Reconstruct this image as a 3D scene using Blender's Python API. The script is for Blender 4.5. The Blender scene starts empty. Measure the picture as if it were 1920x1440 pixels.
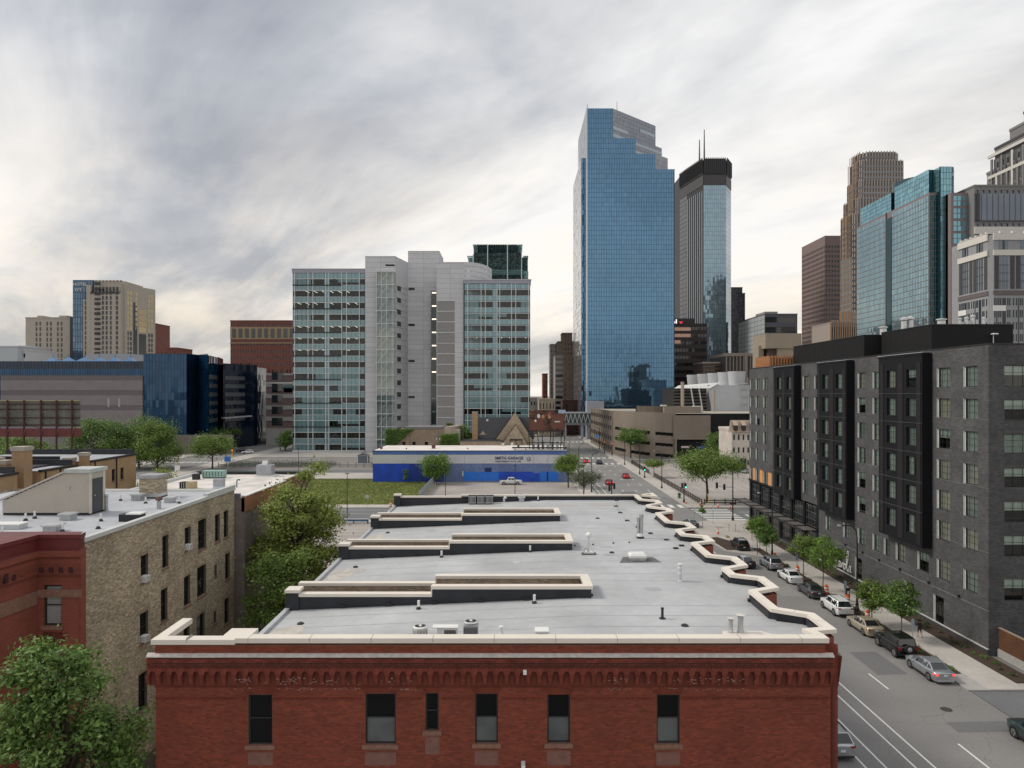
import bpy,math,random
import numpy as np
from mathutils import Vector,Matrix
RND = random.Random(7)
SC = bpy.context.scene
COL = SC.collection
R = math.radians
H = 24.0      # camera height above the street
F = 1330.0    # focal length in photo pixels
# ------------------------------------------------------------------ camera
cam = bpy.data.cameras.new('camera')
cam.sensor_width = 36.0
cam.lens = 36.0 * F / 1920.0
cam.shift_y = 18.0 / 1920.0
cam.clip_start = 0.5
cam.clip_end = 9000
camo = bpy.data.objects.new('camera',cam)
COL.objects.link(camo)
camo.location = (0,0,H)
camo.rotation_euler = (R(90),0,0)
SC.camera = camo
# ------------------------------------------------------------------ sky
SUN_EL,SUN_AZ = 44.0,-80.0        # azimuth measured from +Y (view direction) to +X
world = bpy.data.worlds.new('World')
SC.world = world
world.use_nodes = True
wn,wl = world.node_tree.nodes,world.node_tree.links
wn.clear()
def WN(t,**k):
 n = wn.new(t)
 for a,b in k.items():
  setattr(n,a,b)
 return n
def wmath(op,a,b=None,c=None,clamp=False):
 n = WN('ShaderNodeMath',operation=op,use_clamp=clamp)
 for i,v in enumerate((a,b,c)):
  if v is None: continue
  if isinstance(v,(int,float)): n.inputs[i].default_value = v
  else: wl.new(v,n.inputs[i])
 return n.outputs[0]
tc = WN('ShaderNodeTexCoord')
sep = WN('ShaderNodeSeparateXYZ'); wl.new(tc.outputs['Generated'],sep.inputs[0])
zc = wmath('MAXIMUM',wmath('ADD',sep.outputs[2],0.26),0.08)
cu = wmath('DIVIDE',sep.outputs[0],zc)
cv = wmath('DIVIDE',sep.outputs[1],zc)
comb = WN('ShaderNodeCombineXYZ'); wl.new(cu,comb.inputs[0]); wl.new(cv,comb.inputs[1])
def wnoise(scale,detail,rough,rot,sx,sy,loc=(0,0,0),dist=0.0):
 m1 = WN('ShaderNodeMapping'); m1.inputs['Rotation'].default_value = (0,0,R(rot))
 wl.new(comb.outputs[0],m1.inputs[0])
 m = WN('ShaderNodeMapping'); m.inputs['Scale'].default_value = (sx,sy,1); m.inputs['Location'].default_value = loc
 wl.new(m1.outputs[0],m.inputs[0])
 n = WN('ShaderNodeTexNoise'); n.inputs['Scale'].default_value = scale
 n.inputs['Detail'].default_value = detail; n.inputs['Roughness'].default_value = rough
 n.inputs['Distortion'].default_value = dist
 wl.new(m.outputs[0],n.inputs['Vector'])
 return n.outputs['Fac']
def wramp(v,pts):
 r = WN('ShaderNodeValToRGB'); wl.new(v,r.inputs[0])
 e = r.color_ramp.elements
 while len(e) < len(pts): e.new(0.5)
 for q,(p,c) in zip(e,pts):
  q.position = p; q.color = (*c,1)
 return r.outputs[0]
n1 = wnoise(0.95,6,0.55,40,0.52,1.0,(8.2,5.1,0),0.3)
n2 = wnoise(2.6,7,0.6,46,0.42,1.0,(7.3,2.2,0),0.4)
nm = wmath('ADD',wmath('MULTIPLY',n1,0.77),wmath('MULTIPLY',n2,0.23))
cl = wramp(nm,[(0.385,(0.295,0.31,0.345)),(0.445,(0.44,0.45,0.472)),(0.50,(0.63,0.628,0.625)),(0.58,(0.85,0.838,0.82))])
# thin cloud low down lets the low sun through: a warm veil near the horizon
el = wmath('ARCSINE',sep.outputs[2])
warm = wmath('MULTIPLY',wramp(wmath('ABSOLUTE',wmath('SUBTRACT',el,0.10)),[(0.0,(1,1,1)),(0.30,(0,0,0))]),
    wramp(n2,[(0.42,(0.25,0.25,0.25)),(0.62,(0.95,0.95,0.95))]))
mixw = WN('ShaderNodeMix',data_type='RGBA'); wl.new(wmath('MULTIPLY',warm,0.6),mixw.inputs[0])
wl.new(cl,mixw.inputs[6]); mixw.inputs[7].default_value = (1.0,0.84,0.64,1)
sky = WN('ShaderNodeTexSky',sky_type='NISHITA')
sky.sun_disc = False
sky.sun_elevation = R(SUN_EL); sky.sun_rotation = R(SUN_AZ)
bg1 = WN('ShaderNodeBackground'); wl.new(sky.outputs[0],bg1.inputs[0]); bg1.inputs[1].default_value = 0.10
bg2 = WN('ShaderNodeBackground'); wl.new(mixw.outputs[2],bg2.inputs[0]); bg2.inputs[1].default_value = 0.86
mx = WN('ShaderNodeMixShader'); mx.inputs[0].default_value = 0.90
wl.new(bg1.outputs[0],mx.inputs[1]); wl.new(bg2.outputs[0],mx.inputs[2])
wo = WN('ShaderNodeOutputWorld'); wl.new(mx.outputs[0],wo.inputs[0])
# ------------------------------------------------------------------ sun behind the cloud
sl = bpy.data.lights.new('sun','SUN')
sl.energy = 1.5; sl.angle = R(14); sl.color = (1.0,0.93,0.82)
so = bpy.data.objects.new('sun',sl); COL.objects.link(so)
sd = Vector((math.sin(R(SUN_AZ)) * math.cos(R(SUN_EL)),math.cos(R(SUN_AZ)) * math.cos(R(SUN_EL)),math.sin(R(SUN_EL))))
so.rotation_euler = sd.to_track_quat('Z','Y').to_euler()
so.location = (0,0,300)
vs = SC.view_settings
vs.view_transform = 'Standard'; vs.look = 'None'; vs.gamma = 1.0; vs.use_curve_mapping = False
vs.exposure = 0.50
SC.render.engine = 'CYCLES'
SC.cycles.use_denoising = True
SC.cycles.max_bounces = 6; SC.cycles.diffuse_bounces = 3; SC.cycles.glossy_bounces = 3
SC.cycles.transmission_bounces = 4; SC.cycles.transparent_max_bounces = 8
SC.cycles.caustics_reflective = False; SC.cycles.caustics_refractive = False
# ------------------------------------------------------------------ materials
MATS = {}
def mat(name,col,rough=0.75,metal=0.0,var=0.12,scale=1.5,isl=0.0,bump=0.0,bscale=30,emit=0.0,spec=0.5,
  stain=0.0,stain_scale=0.25,streak=False,tint=None):
 """one procedural material: base colour, broken up by noise, per-piece variation, stains and fine relief"""
 if name in MATS: return MATS[name]
 m = bpy.data.materials.new(name); m.use_nodes = True
 nt = m.node_tree; N = nt.nodes; L = nt.links
 b = N['Principled BSDF']
 b.inputs['Roughness'].default_value = rough; b.inputs['Metallic'].default_value = metal
 b.inputs['Specular IOR Level'].default_value = spec
 geo = N.new('ShaderNodeNewGeometry')
 c = N.new('ShaderNodeRGB'); c.outputs[0].default_value = (*col,1)
 out = c.outputs[0]
 def noise(sc,det=5,st=None):
  n = N.new('ShaderNodeTexNoise'); n.inputs['Scale'].default_value = sc; n.inputs['Detail'].default_value = det
  if st:
   mp = N.new('ShaderNodeMapping'); mp.inputs['Scale'].default_value = st
   L.new(geo.outputs['Position'],mp.inputs[0]); L.new(mp.outputs[0],n.inputs['Vector'])
  else: L.new(geo.outputs['Position'],n.inputs['Vector'])
  return n.outputs['Fac']
 def scale_by(o,fac_socket,lo,hi):
  mr = N.new('ShaderNodeMapRange'); L.new(fac_socket,mr.inputs[0])
  mr.inputs[1].default_value = 0.25 if fac_socket.name == 'Fac' else 0.0
  mr.inputs[2].default_value = 0.75 if fac_socket.name == 'Fac' else 1.0
  mr.inputs[3].default_value = lo; mr.inputs[4].default_value = hi
  v = N.new('ShaderNodeVectorMath'); v.operation = 'SCALE'
  L.new(o,v.inputs[0]); L.new(mr.outputs[0],v.inputs['Scale'])
  return v.outputs[0]
 if tint:
  mx_ = N.new('ShaderNodeMix'); mx_.data_type = 'RGBA'; mx_.inputs[7].default_value = (*tint,1)
  L.new(geo.outputs['Random Per Island'] if isl else noise(scale * 0.7),mx_.inputs[0]); L.new(out,mx_.inputs[6])
  out = mx_.outputs[2]
 if var: out = scale_by(out,noise(scale),1 - var,1 + var)
 if stain: out = scale_by(out,noise(stain_scale,6,(1,1,0.25) if streak else None),1 - stain,1 + stain)
 if isl:
  wnz = N.new('ShaderNodeTexWhiteNoise'); wnz.noise_dimensions = '1D'
  L.new(geo.outputs['Random Per Island'],wnz.inputs['W'])
  out = scale_by(out,wnz.outputs['Value'],1 - isl,1 + isl)
 L.new(out,b.inputs['Base Color'])
 if bump:
  bp = N.new('ShaderNodeBump'); bp.inputs['Strength'].default_value = bump; bp.inputs['Distance'].default_value = 0.02
  L.new(noise(bscale,3),bp.inputs['Height']); L.new(bp.outputs[0],b.inputs['Normal'])
 if emit:
  L.new(out,b.inputs['Emission Color']); b.inputs['Emission Strength'].default_value = emit
 MATS[name] = m
 return m
def brickmat(name,c1,c2,mortar,bw=0.21,bh=0.072,mort=0.011,rough=0.85,stain=0.2,bump=0.5,bias=0.0):
 if name in MATS: return MATS[name]
 m = bpy.data.materials.new(name); m.use_nodes = True
 N = m.node_tree.nodes; L = m.node_tree.links; b = N['Principled BSDF']
 b.inputs['Roughness'].default_value = rough
 geo = N.new('ShaderNodeNewGeometry')
 sp = N.new('ShaderNodeSeparateXYZ'); L.new(geo.outputs['Position'],sp.inputs[0])
 ad = N.new('ShaderNodeMath'); ad.operation = 'ADD'; L.new(sp.outputs[0],ad.inputs[0]); L.new(sp.outputs[1],ad.inputs[1])
 cb = N.new('ShaderNodeCombineXYZ'); L.new(ad.outputs[0],cb.inputs[0]); L.new(sp.outputs[2],cb.inputs[1])
 t = N.new('ShaderNodeTexBrick'); L.new(cb.outputs[0],t.inputs['Vector'])
 t.inputs['Scale'].default_value = 1.0; t.inputs['Brick Width'].default_value = bw; t.inputs['Row Height'].default_value = bh
 t.inputs['Mortar Size'].default_value = mort; t.inputs['Bias'].default_value = bias
 t.inputs['Color1'].default_value = (*c1,1); t.inputs['Color2'].default_value = (*c2,1); t.inputs['Mortar'].default_value = (*mortar,1)
 n = N.new('ShaderNodeTexNoise'); n.inputs['Scale'].default_value = 0.5; n.inputs['Detail'].default_value = 7
 L.new(geo.outputs['Position'],n.inputs['Vector'])
 mr = N.new('ShaderNodeMapRange'); mr.inputs[1].default_value = 0.3; mr.inputs[2].default_value = 0.7
 mr.inputs[3].default_value = 1 - stain; mr.inputs[4].default_value = 1 + stain; L.new(n.outputs['Fac'],mr.inputs[0])
 v = N.new('ShaderNodeVectorMath'); v.operation = 'SCALE'; L.new(t.outputs[0],v.inputs[0]); L.new(mr.outputs[0],v.inputs['Scale'])
 L.new(v.outputs[0],b.inputs['Base Color'])
 if bump:
  bp = N.new('ShaderNodeBump'); bp.inputs['Strength'].default_value = bump; bp.inputs['Distance'].default_value = 0.01
  bp.invert = True; L.new(t.outputs['Fac'],bp.inputs['Height']); L.new(bp.outputs[0],b.inputs['Normal'])
 MATS[name] = m
 return m
def glass(name,col,rough=0.04,metal=0.0,spec=0.8,isl=0.0,bump=0.0,bscale=0.4):
 return mat(name,col,rough,metal,0.06,0.3,isl=isl,bump=bump,bscale=bscale,spec=spec)
def clear_glass(name,tint=(0.75,0.88,0.86),refl=0.16):
 if name in MATS: return MATS[name]
 m = bpy.data.materials.new(name); m.use_nodes = True
 N = m.node_tree.nodes; L = m.node_tree.links; N.remove(N['Principled BSDF'])
 tr = N.new('ShaderNodeBsdfTransparent'); tr.inputs[0].default_value = (*tint,1)
 gl = N.new('ShaderNodeBsdfGlossy'); gl.inputs['Roughness'].default_value = 0.02
 mx_ = N.new('ShaderNodeMixShader')
 fr = N.new('ShaderNodeFresnel'); fr.inputs[0].default_value = 1.5
 ma = N.new('ShaderNodeMath'); ma.operation = 'ADD'; ma.inputs[1].default_value = refl
 L.new(fr.outputs[0],ma.inputs[0]); L.new(ma.outputs[0],mx_.inputs[0])
 L.new(tr.outputs[0],mx_.inputs[1]); L.new(gl.outputs[0],mx_.inputs[2])
 L.new(mx_.outputs[0],N['Material Output'].inputs[0])
 MATS[name] = m
 return m
# ------------------------------------------------------------------ mesh helpers
def V3(*a): return Vector(a)
def link(o):
 COL.objects.link(o); return o
def thing(name,label,cat,loc=(0,0,0),rz=0.0,group=None):
 o = bpy.data.objects.new(name,None); link(o)
 o.empty_display_size = 0.5
 o.location = loc; o.rotation_euler = (0,0,rz)
 tag(o,label,cat,group)
 return o
def tag(o,label=None,cat=None,group=None,kind=None):
 if label: o['label'] = label
 if cat: o['category'] = cat
 if group: o['group'] = group
 if kind: o['kind'] = kind
 return o
def wloc(p):
 v = Vector((0,0,0))
 while p is not None:
  v += Vector(p.location); p = p.parent
 return v
def copy_tree(o,parent=None):
 c = o.copy(); link(c); c.parent = parent
 for ch in list(o.children): copy_tree(ch,c)
 return c
class MB:
 """collects faces and links them as one mesh object"""
 def __init__(s): s.v = []; s.f = []; s.m = []
 def add(s,vs,fs,m=0):
  b = len(s.v); s.v += [tuple(p) for p in vs]
  for f in fs: s.f.append(tuple(b + i for i in f)); s.m.append(m)
  return s
 def quad(s,a,b,c,d,m=0): return s.add((a,b,c,d),((0,1,2,3),),m)
 def box(s,x0,x1,y0,y1,z0,z1,m=0,skip=''):
  vs = [(x0,y0,z0),(x1,y0,z0),(x1,y1,z0),(x0,y1,z0),(x0,y0,z1),(x1,y0,z1),(x1,y1,z1),(x0,y1,z1)]
  fs = {'b': (0,3,2,1),'t': (4,5,6,7),'f': (0,1,5,4),'r': (1,2,6,5),'k': (2,3,7,6),'l': (3,0,4,7)}
  return s.add(vs,[f for k,f in fs.items() if k not in skip],m)
 def prism(s,poly,z0,z1,m=0,top=True,bot=True,mt=None):
  n = len(poly)
  b = len(s.v)
  za = z0 if hasattr(z0,'__len__') else [z0] * n
  zb = z1 if hasattr(z1,'__len__') else [z1] * n
  s.v += [(p[0],p[1],z) for p,z in zip(poly,za)] + [(p[0],p[1],z) for p,z in zip(poly,zb)]
  for i in range(n):
   j = (i + 1) % n
   s.f.append((b + i,b + j,b + n + j,b + n + i)); s.m.append(m)
  if top: s.f.append(tuple(b + n + i for i in range(n))); s.m.append(m if mt is None else mt)
  if bot: s.f.append(tuple(b + i for i in reversed(range(n)))); s.m.append(m)
  return s
 def tube(s,p,q,r0,r1=None,n=8,m=0,cap=True):
  p,q = Vector(p),Vector(q); r1 = r0 if r1 is None else r1
  d = (q - p).normalized()
  a = d.cross(Vector((0,0,1)) if abs(d.z) < 0.95 else Vector((1,0,0))).normalized(); c = d.cross(a)
  vs = []
  for o,r in ((p,r0),(q,r1)):
   for i in range(n):
    t = 2 * math.pi * i / n
    vs.append(o + a * (r * math.cos(t)) + c * (r * math.sin(t)))
  fs = [(i,i + n,(i + 1) % n + n,(i + 1) % n) for i in range(n)]
  if cap: fs += [tuple(range(n)),tuple(range(2 * n - 1,n - 1,-1))]
  return s.add(vs,fs,m)
 def path(s,pts,r,n=6,m=0):
  for a,b in zip(pts,pts[1:]):
   rr = r
   s.tube(a,b,rr,rr,n,m)
  return s
 def bar(s,p,q,w,h=None,m=0):
  """rectangular bar from p to q, w across, h in the other direction"""
  p,q = Vector(p),Vector(q); h = w if h is None else h
  d = (q - p).normalized()
  a = d.cross(Vector((0,0,1)) if abs(d.z) < 0.95 else Vector((0,1,0))).normalized(); c = a.cross(d)
  vs = []
  for o in (p,q):
   for i,j in ((-1,-1),(1,-1),(1,1),(-1,1)):
    vs.append(o + a * (w / 2 * i) + c * (h / 2 * j))
  return s.add(vs,[(0,1,5,4),(1,2,6,5),(2,3,7,6),(3,0,4,7),(3,2,1,0),(4,5,6,7)],m)
 def lathe(s,cx,cy,prof,n=16,m=0):
  """prof: list of (radius, z)"""
  vs = []
  for r,z in prof:
   for i in range(n):
    t = 2 * math.pi * i / n
    vs.append((cx + r * math.cos(t),cy + r * math.sin(t),z))
  fs = []
  for k in range(len(prof) - 1):
   for i in range(n):
    j = (i + 1) % n
    fs.append((k * n + i,k * n + j,(k + 1) * n + j,(k + 1) * n + i))
  fs.append(tuple(reversed(range(n)))); fs.append(tuple((len(prof) - 1) * n + i for i in range(n)))
  return s.add(vs,fs,m)
 def mesh(s,name,mats,off=(0,0,0),smooth=False):
  me = bpy.data.meshes.new(name)
  ox,oy,oz = off
  me.from_pydata([(a - ox,b - oy,c - oz) for a,b,c in s.v],[],s.f)
  mats = mats if isinstance(mats,(list,tuple)) else [mats]
  for m in mats: me.materials.append(m)
  if len(mats) > 1: me.polygons.foreach_set('material_index',s.m)
  if smooth: me.polygons.foreach_set('use_smooth',[True] * len(s.f))
  me.update()
  return me
 def build(s,name,mats,parent=None,smooth=False,kind=None,bevel=0.0):
  """world coordinates in, one object out (child of an unrotated parent when given)"""
  off = wloc(parent) if parent else (0,0,0)
  o = bpy.data.objects.new(name,s.mesh(name,mats,off,smooth)); link(o)
  o.parent = parent
  if kind: o['kind'] = kind
  if bevel:
   b = o.modifiers.new('bevel','BEVEL'); b.width = bevel; b.segments = 2; b.limit_method = 'ANGLE'
  return o
 def local(s,name,mats,parent=None,smooth=False,kind=None,bevel=0.0):
  o = bpy.data.objects.new(name,s.mesh(name,mats,(0,0,0),smooth)); link(o)
  o.parent = parent
  if kind: o['kind'] = kind
  if bevel:
   b = o.modifiers.new('bevel','BEVEL'); b.width = bevel; b.segments = 2; b.limit_method = 'ANGLE'
  return o
def put(me,name,parent,O,U=(1,0,0),W=(0,0,1)):
 """place shared mesh data with local x along U, local z along W (local y = W x U, into the wall)"""
 U,W = Vector(U),Vector(W); Y = W.cross(U)
 o = bpy.data.objects.new(name,me); link(o); o.parent = parent
 off = wloc(parent) if parent and not getattr(parent,'_loc',None) else Vector((0,0,0))
 o.matrix_local = Matrix(((U.x,Y.x,W.x,O[0] - off.x),(U.y,Y.y,W.y,O[1] - off.y),(U.z,Y.z,W.z,O[2] - off.z),(0,0,0,1)))
 return o
def holes(mb,O,U,w,h,rects,depth,m=0,W=(0,0,1),mr=None):
 """wall w x h from corner O (U along, W up, outward = U x W) with rectangular openings and their reveals"""
 O,U,W = Vector(O),Vector(U),Vector(W); N_ = U.cross(W)
 us = sorted(set([0.0,w] + [round(min(max(r[k],0),w),4) for r in rects for k in (0,2)]))
 ws = sorted(set([0.0,h] + [round(min(max(r[k],0),h),4) for r in rects for k in (1,3)]))
 mr = m if mr is None else mr
 P = lambda a,b,d=0.0: O + U * a + W * b - N_ * d
 for j in range(len(ws) - 1):
  run = None
  cy_ = (ws[j] + ws[j + 1]) / 2
  act = [r for r in rects if r[1] < cy_ < r[3]]
  for i in range(len(us) - 1):
   cx_ = (us[i] + us[i + 1]) / 2
   inside = any(r[0] < cx_ < r[2] for r in act)
   if not inside:
    if run is None: run = us[i]
   if inside and run is not None:
    mb.quad(P(run,ws[j]),P(us[i],ws[j]),P(us[i],ws[j + 1]),P(run,ws[j + 1]),m); run = None
  if run is not None:
   mb.quad(P(run,ws[j]),P(w,ws[j]),P(w,ws[j + 1]),P(run,ws[j + 1]),m)
 for a,b,c,d in rects:
  mb.quad(P(a,b),P(c,b),P(c,b,depth),P(a,b,depth),mr)
  mb.quad(P(c,b),P(c,d),P(c,d,depth),P(c,b,depth),mr)
  mb.quad(P(c,d),P(a,d),P(a,d,depth),P(c,d,depth),mr)
  mb.quad(P(a,d),P(a,b),P(a,b,depth),P(a,d,depth),mr)
 return mb
def panes(mb,O,U,rects,depth,m=0,W=(0,0,1),tilt=0.0,ms=None):
 """one pane per opening, each a face of its own at the given depth, turned a hair so reflections break"""
 O,U,W = Vector(O),Vector(U),Vector(W); N_ = U.cross(W)
 for r in rects:
  a,b,c,d = r[:4]
  t = [RND.uniform(-tilt,tilt) for _ in range(4)]
  P = lambda x,y,k: O + U * x + W * y - N_ * (depth + t[k])
  t[2] = t[1] + t[3] - t[0]
  mb.quad(P(a,b,0),P(c,b,1),P(c,d,2),P(a,d,3),m if ms is None else RND.choice(ms))
 return mb
def grid(w,h,nx,nz,ww,wh,u0=None,z0=None,du=None,dz=None):
 """regular window rectangles centred in a w x h wall"""
 du = w / nx if du is None else du; dz = h / nz if dz is None else dz
 u0 = (du - ww) / 2 if u0 is None else u0; z0 = (dz - wh) / 2 if z0 is None else z0
 return [(u0 + i * du,z0 + j * dz,u0 + i * du + ww,z0 + j * dz + wh) for j in range(nz) for i in range(nx)]
def text_mesh(s,size,extrude=0.02,font_bold=0.0,shear=0.0,space=1.0):
 cu_ = bpy.data.curves.new('lettering','FONT'); cu_.body = s; cu_.size = size; cu_.extrude = extrude
 cu_.offset = font_bold; cu_.shear = shear; cu_.space_character = space; cu_.resolution_u = 3
 o = bpy.data.objects.new('lettering',cu_); link(o)
 bpy.context.view_layer.update()
 me = bpy.data.meshes.new_from_object(o.evaluated_get(bpy.context.evaluated_depsgraph_get()))
 bpy.data.objects.remove(o); bpy.data.curves.remove(cu_)
 return me
def lettering(s,size,parent,O,m,U=(1,0,0),extrude=0.03,bold=0.0,name='lettering',space=1.0):
 me = text_mesh(s,size,extrude,bold,0,space); me.materials.clear(); me.materials.append(m)
 U = Vector(U); up = Vector((0,0,1)); n = U.cross(up)
 o = bpy.data.objects.new(name,me); link(o); o.parent = parent
 off = wloc(parent) if parent else Vector((0,0,0))
 o.matrix_local = Matrix(((U.x,up.x,n.x,O[0] - off.x),(U.y,up.y,n.y,O[1] - off.y),(U.z,up.z,n.z,O[2] - off.z),(0,0,0,1)))
 return o
def gp(x,y,z=0.0):
 """photo pixel of something at height z -> the place it stands"""
 Y = F * (H - z) / (y - 738.0)
 return ((x - 960.0) * Y / F,Y,z)
def XZ(x,y,Y): return ((x - 960.0) * Y / F,H - (y - 738.0) * Y / F)
# ------------------------------------------------------------------ palette
m_white = mat('white_paint',(0.74,0.74,0.72),0.5,var=0.05)
m_black = mat('black_metal',(0.018,0.018,0.02),0.45,var=0.1)
m_dark = mat('dark_interior',(0.012,0.013,0.015),0.8)
m_steel = mat('galvanised_steel',(0.48,0.49,0.5),0.4,0.7,var=0.15,scale=4)
m_alu = mat('light_aluminium',(0.62,0.63,0.64),0.35,0.5,var=0.08)
m_winglass = glass('window_glass',(0.010,0.012,0.014),0.03,spec=0.35,bump=0.03)
m_blind = mat('window_blind',(0.42,0.43,0.42),0.6,var=0.1,scale=3)
m_coping = mat('cream_coping',(0.74,0.68,0.60),0.5,var=0.05,scale=0.8,stain=0.06)
m_flash = mat('black_flashing',(0.02,0.022,0.028),0.6,var=0.35,scale=1.2,stain=0.3,bump=0.2)
m_roof = mat('grey_roof_membrane',(0.415,0.425,0.437),0.8,var=0.07,scale=2.2,stain=0.2,stain_scale=0.22,bump=0.15,bscale=60)
m_concrete = mat('concrete',(0.36,0.35,0.33),0.85,var=0.1,stain=0.1,bump=0.2)
# ================================================================== ground, streets, pavements
def asphalt(name,col,crack=0.5,patch=0.12):
 m = mat(name,col,0.9,var=0.1,scale=6,stain=patch,stain_scale=0.12,bump=0.25,bscale=80,spec=0.3)
 N = m.node_tree.nodes; L = m.node_tree.links; b = N['Principled BSDF']
 src = b.inputs['Base Color'].links[0].from_socket
 geo = [n for n in N if n.type == 'NEW_GEOMETRY'][0]
 nz = N.new('ShaderNodeTexNoise'); nz.inputs['Scale'].default_value = 0.35; nz.inputs['Detail'].default_value = 4
 L.new(geo.outputs['Position'],nz.inputs['Vector'])
 vm = N.new('ShaderNodeVectorMath'); vm.operation = 'MULTIPLY_ADD'; vm.inputs[1].default_value = (3.0,3.0,0)
 L.new(nz.outputs['Color'],vm.inputs[0]); L.new(geo.outputs['Position'],vm.inputs[2])
 vo = N.new('ShaderNodeTexVoronoi'); vo.feature = 'DISTANCE_TO_EDGE'; vo.inputs['Scale'].default_value = 0.16
 L.new(vm.outputs[0],vo.inputs['Vector'])
 mr = N.new('ShaderNodeMapRange'); mr.inputs[1].default_value = 0.0; mr.inputs[2].default_value = 0.006
 mr.inputs[3].default_value = 1 - crack; mr.inputs[4].default_value = 1.0; L.new(vo.outputs['Distance'],mr.inputs[0])
 v = N.new('ShaderNodeVectorMath'); v.operation = 'SCALE'; L.new(src,v.inputs[0]); L.new(mr.outputs[0],v.inputs['Scale'])
 L.new(v.outputs[0],b.inputs['Base Color'])
 return m
m_asph = asphalt('street_asphalt',(0.225,0.22,0.215),.25)
m_asph2 = asphalt('dark_asphalt',(0.165,0.168,0.175),0.15)
m_lot = asphalt('worn_lot_asphalt',(0.35,0.32,0.295),0.25,0.18)
m_walk = mat('pavement_concrete',(0.45,0.42,0.385),0.88,var=0.07,scale=4,stain=0.12,stain_scale=0.3,bump=0.15)
m_kerb = mat('kerb_stone',(0.38,0.37,0.35),0.85,var=0.1)
m_paint = mat('road_paint',(0.72,0.72,0.70),0.7,var=0.18,scale=9)
m_yellow = mat('yellow_paint',(0.72,0.46,0.05),0.6,var=0.1)
m_soil = mat('bark_mulch',(0.055,0.035,0.024),0.95,var=0.4,scale=12,bump=0.9,bscale=25)
m_groundfar = mat('city_ground',(0.22,0.215,0.205),0.9,var=0.2,scale=0.02,stain=0.2,stain_scale=0.1)
m_lawn = mat('lawn_soil',(0.15,0.18,0.045),0.95,var=0.25,scale=0.25,stain=0.25,stain_scale=0.06,tint=(0.19,0.195,0.06))
def sheet(name,x0,x1,y0,y1,z,m,nx=1,ny=1):
 mb = MB()
 for i in range(nx):
  for j in range(ny):
   a,b = x0 + (x1 - x0) * i / nx,x0 + (x1 - x0) * (i + 1) / nx
   c,d = y0 + (y1 - y0) * j / ny,y0 + (y1 - y0) * (j + 1) / ny
   mb.quad((a,c,z),(b,c,z),(b,d,z),(a,d,z))
 return tag(mb.build(name,m),kind='structure')
def slab(name,x0,x1,y0,y1,z1,m,z0=-0.02):
 o = MB().box(x0,x1,y0,y1,z0,z1,skip='b').build(name,m)
 return tag(o,kind='structure')
sheet('ground',-4000,4000,-1500,6000,-0.03,m_groundfar,8,8)
XL,XR = 20.0,36.8           # kerb lines of the main street
YS0,YS1 = 134.5,148.5       # kerb lines of the cross street
sheet('main_street',XL,XR,-60,900,0.0,m_asph,1,24)
sheet('cross_street',-260,XL - 0.01,YS0,YS1,0.0,m_asph2,4,1)
sheet('cross_street_east',XR + 0.01,420,YS0,YS1,0.0,m_asph2,4,1)
sheet('left_street',-122,-104,165,620,0.0,m_asph,1,8)
slab('pavement_by_brick_building',13.9,XL - 0.15,-40,YS0 - 0.15,0.13,m_walk)
slab('kerb_by_brick_building',XL - 0.15,XL,-40,YS0,0.14,m_kerb)
# hotel pavement: kerb, planting strip, concrete flags, planting bed
slab('kerb_by_hotel',XR,XR + 0.16,57.2,YS0 - 2.0,0.14,m_kerb)
slab('driveway_kerb',XR,XR + 0.16,-40,49.5,0.14,m_kerb)
fl = MB(); fx = [XR + 0.17,38.5,40.0,41.55]
pav = tag(slab('hotel_pavement',XR + 0.17,43.5,57.2,YS0 - 0.2,0.10,m_kerb),kind='structure')
fm = MB().box(0.006,1.504,0.006,1.544,0.0,0.04,skip='b').mesh('paving_slab',mat('paving_flag',(0.46,0.43,0.395),0.88,var=0.08,scale=3,stain=0.12))
for k in range(50):
 for i in range(2):
  put(fm,'paving_slab',pav,(38.5 + i * 1.51,57.2 + k * 1.55,0.10),(1,0,0),(0,0,1))
slab('planting_bed_by_hotel',41.6,43.45,58.5,118,0.17,m_soil)
for a,b in ((60.5,69.5),(71.5,83),(86,94.5),(97.5,109.5)):
 slab('planting_strip',XR + 0.25,38.3,a,b,0.16,m_soil)
slab('driveway',XR + 0.17,60,49.7,57.0,0.05,m_asph2)
slab('plaza_pavement',XR + 0.17,60,-40,49.5,0.12,mat('tan_flags',(0.42,0.35,0.26),0.9,var=0.08))
# corner plaza of the hotel: rounded kerb with a small bed
cp = MB()
arc = [(XR - 4.2,108.0),(XR - 4.4,111),(XR - 5.0,118),(XR - 4.6,126),(XR - 2.4,132.0),(XR + 1.5,134.4),(62,134.4),(62,131),(43.5,131),(43.5,112),(XR + 0.4,112),(XR + 0.2,104)]
cp.prism(arc,-0.02,0.125,bot=False)
tag(cp.build('corner_pavement',m_walk),kind='structure')
bed = MB().prism([(XR - 4.0,108.3),(XR - 4.2,112),(XR - 4.5,117),(XR - 2.8,117.8),(XR - 0.8,113),(XR - 0.4,108)],0.12,0.2,bot=False)
tag(bed.build('corner_planting_bed',m_soil),kind='structure')
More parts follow.
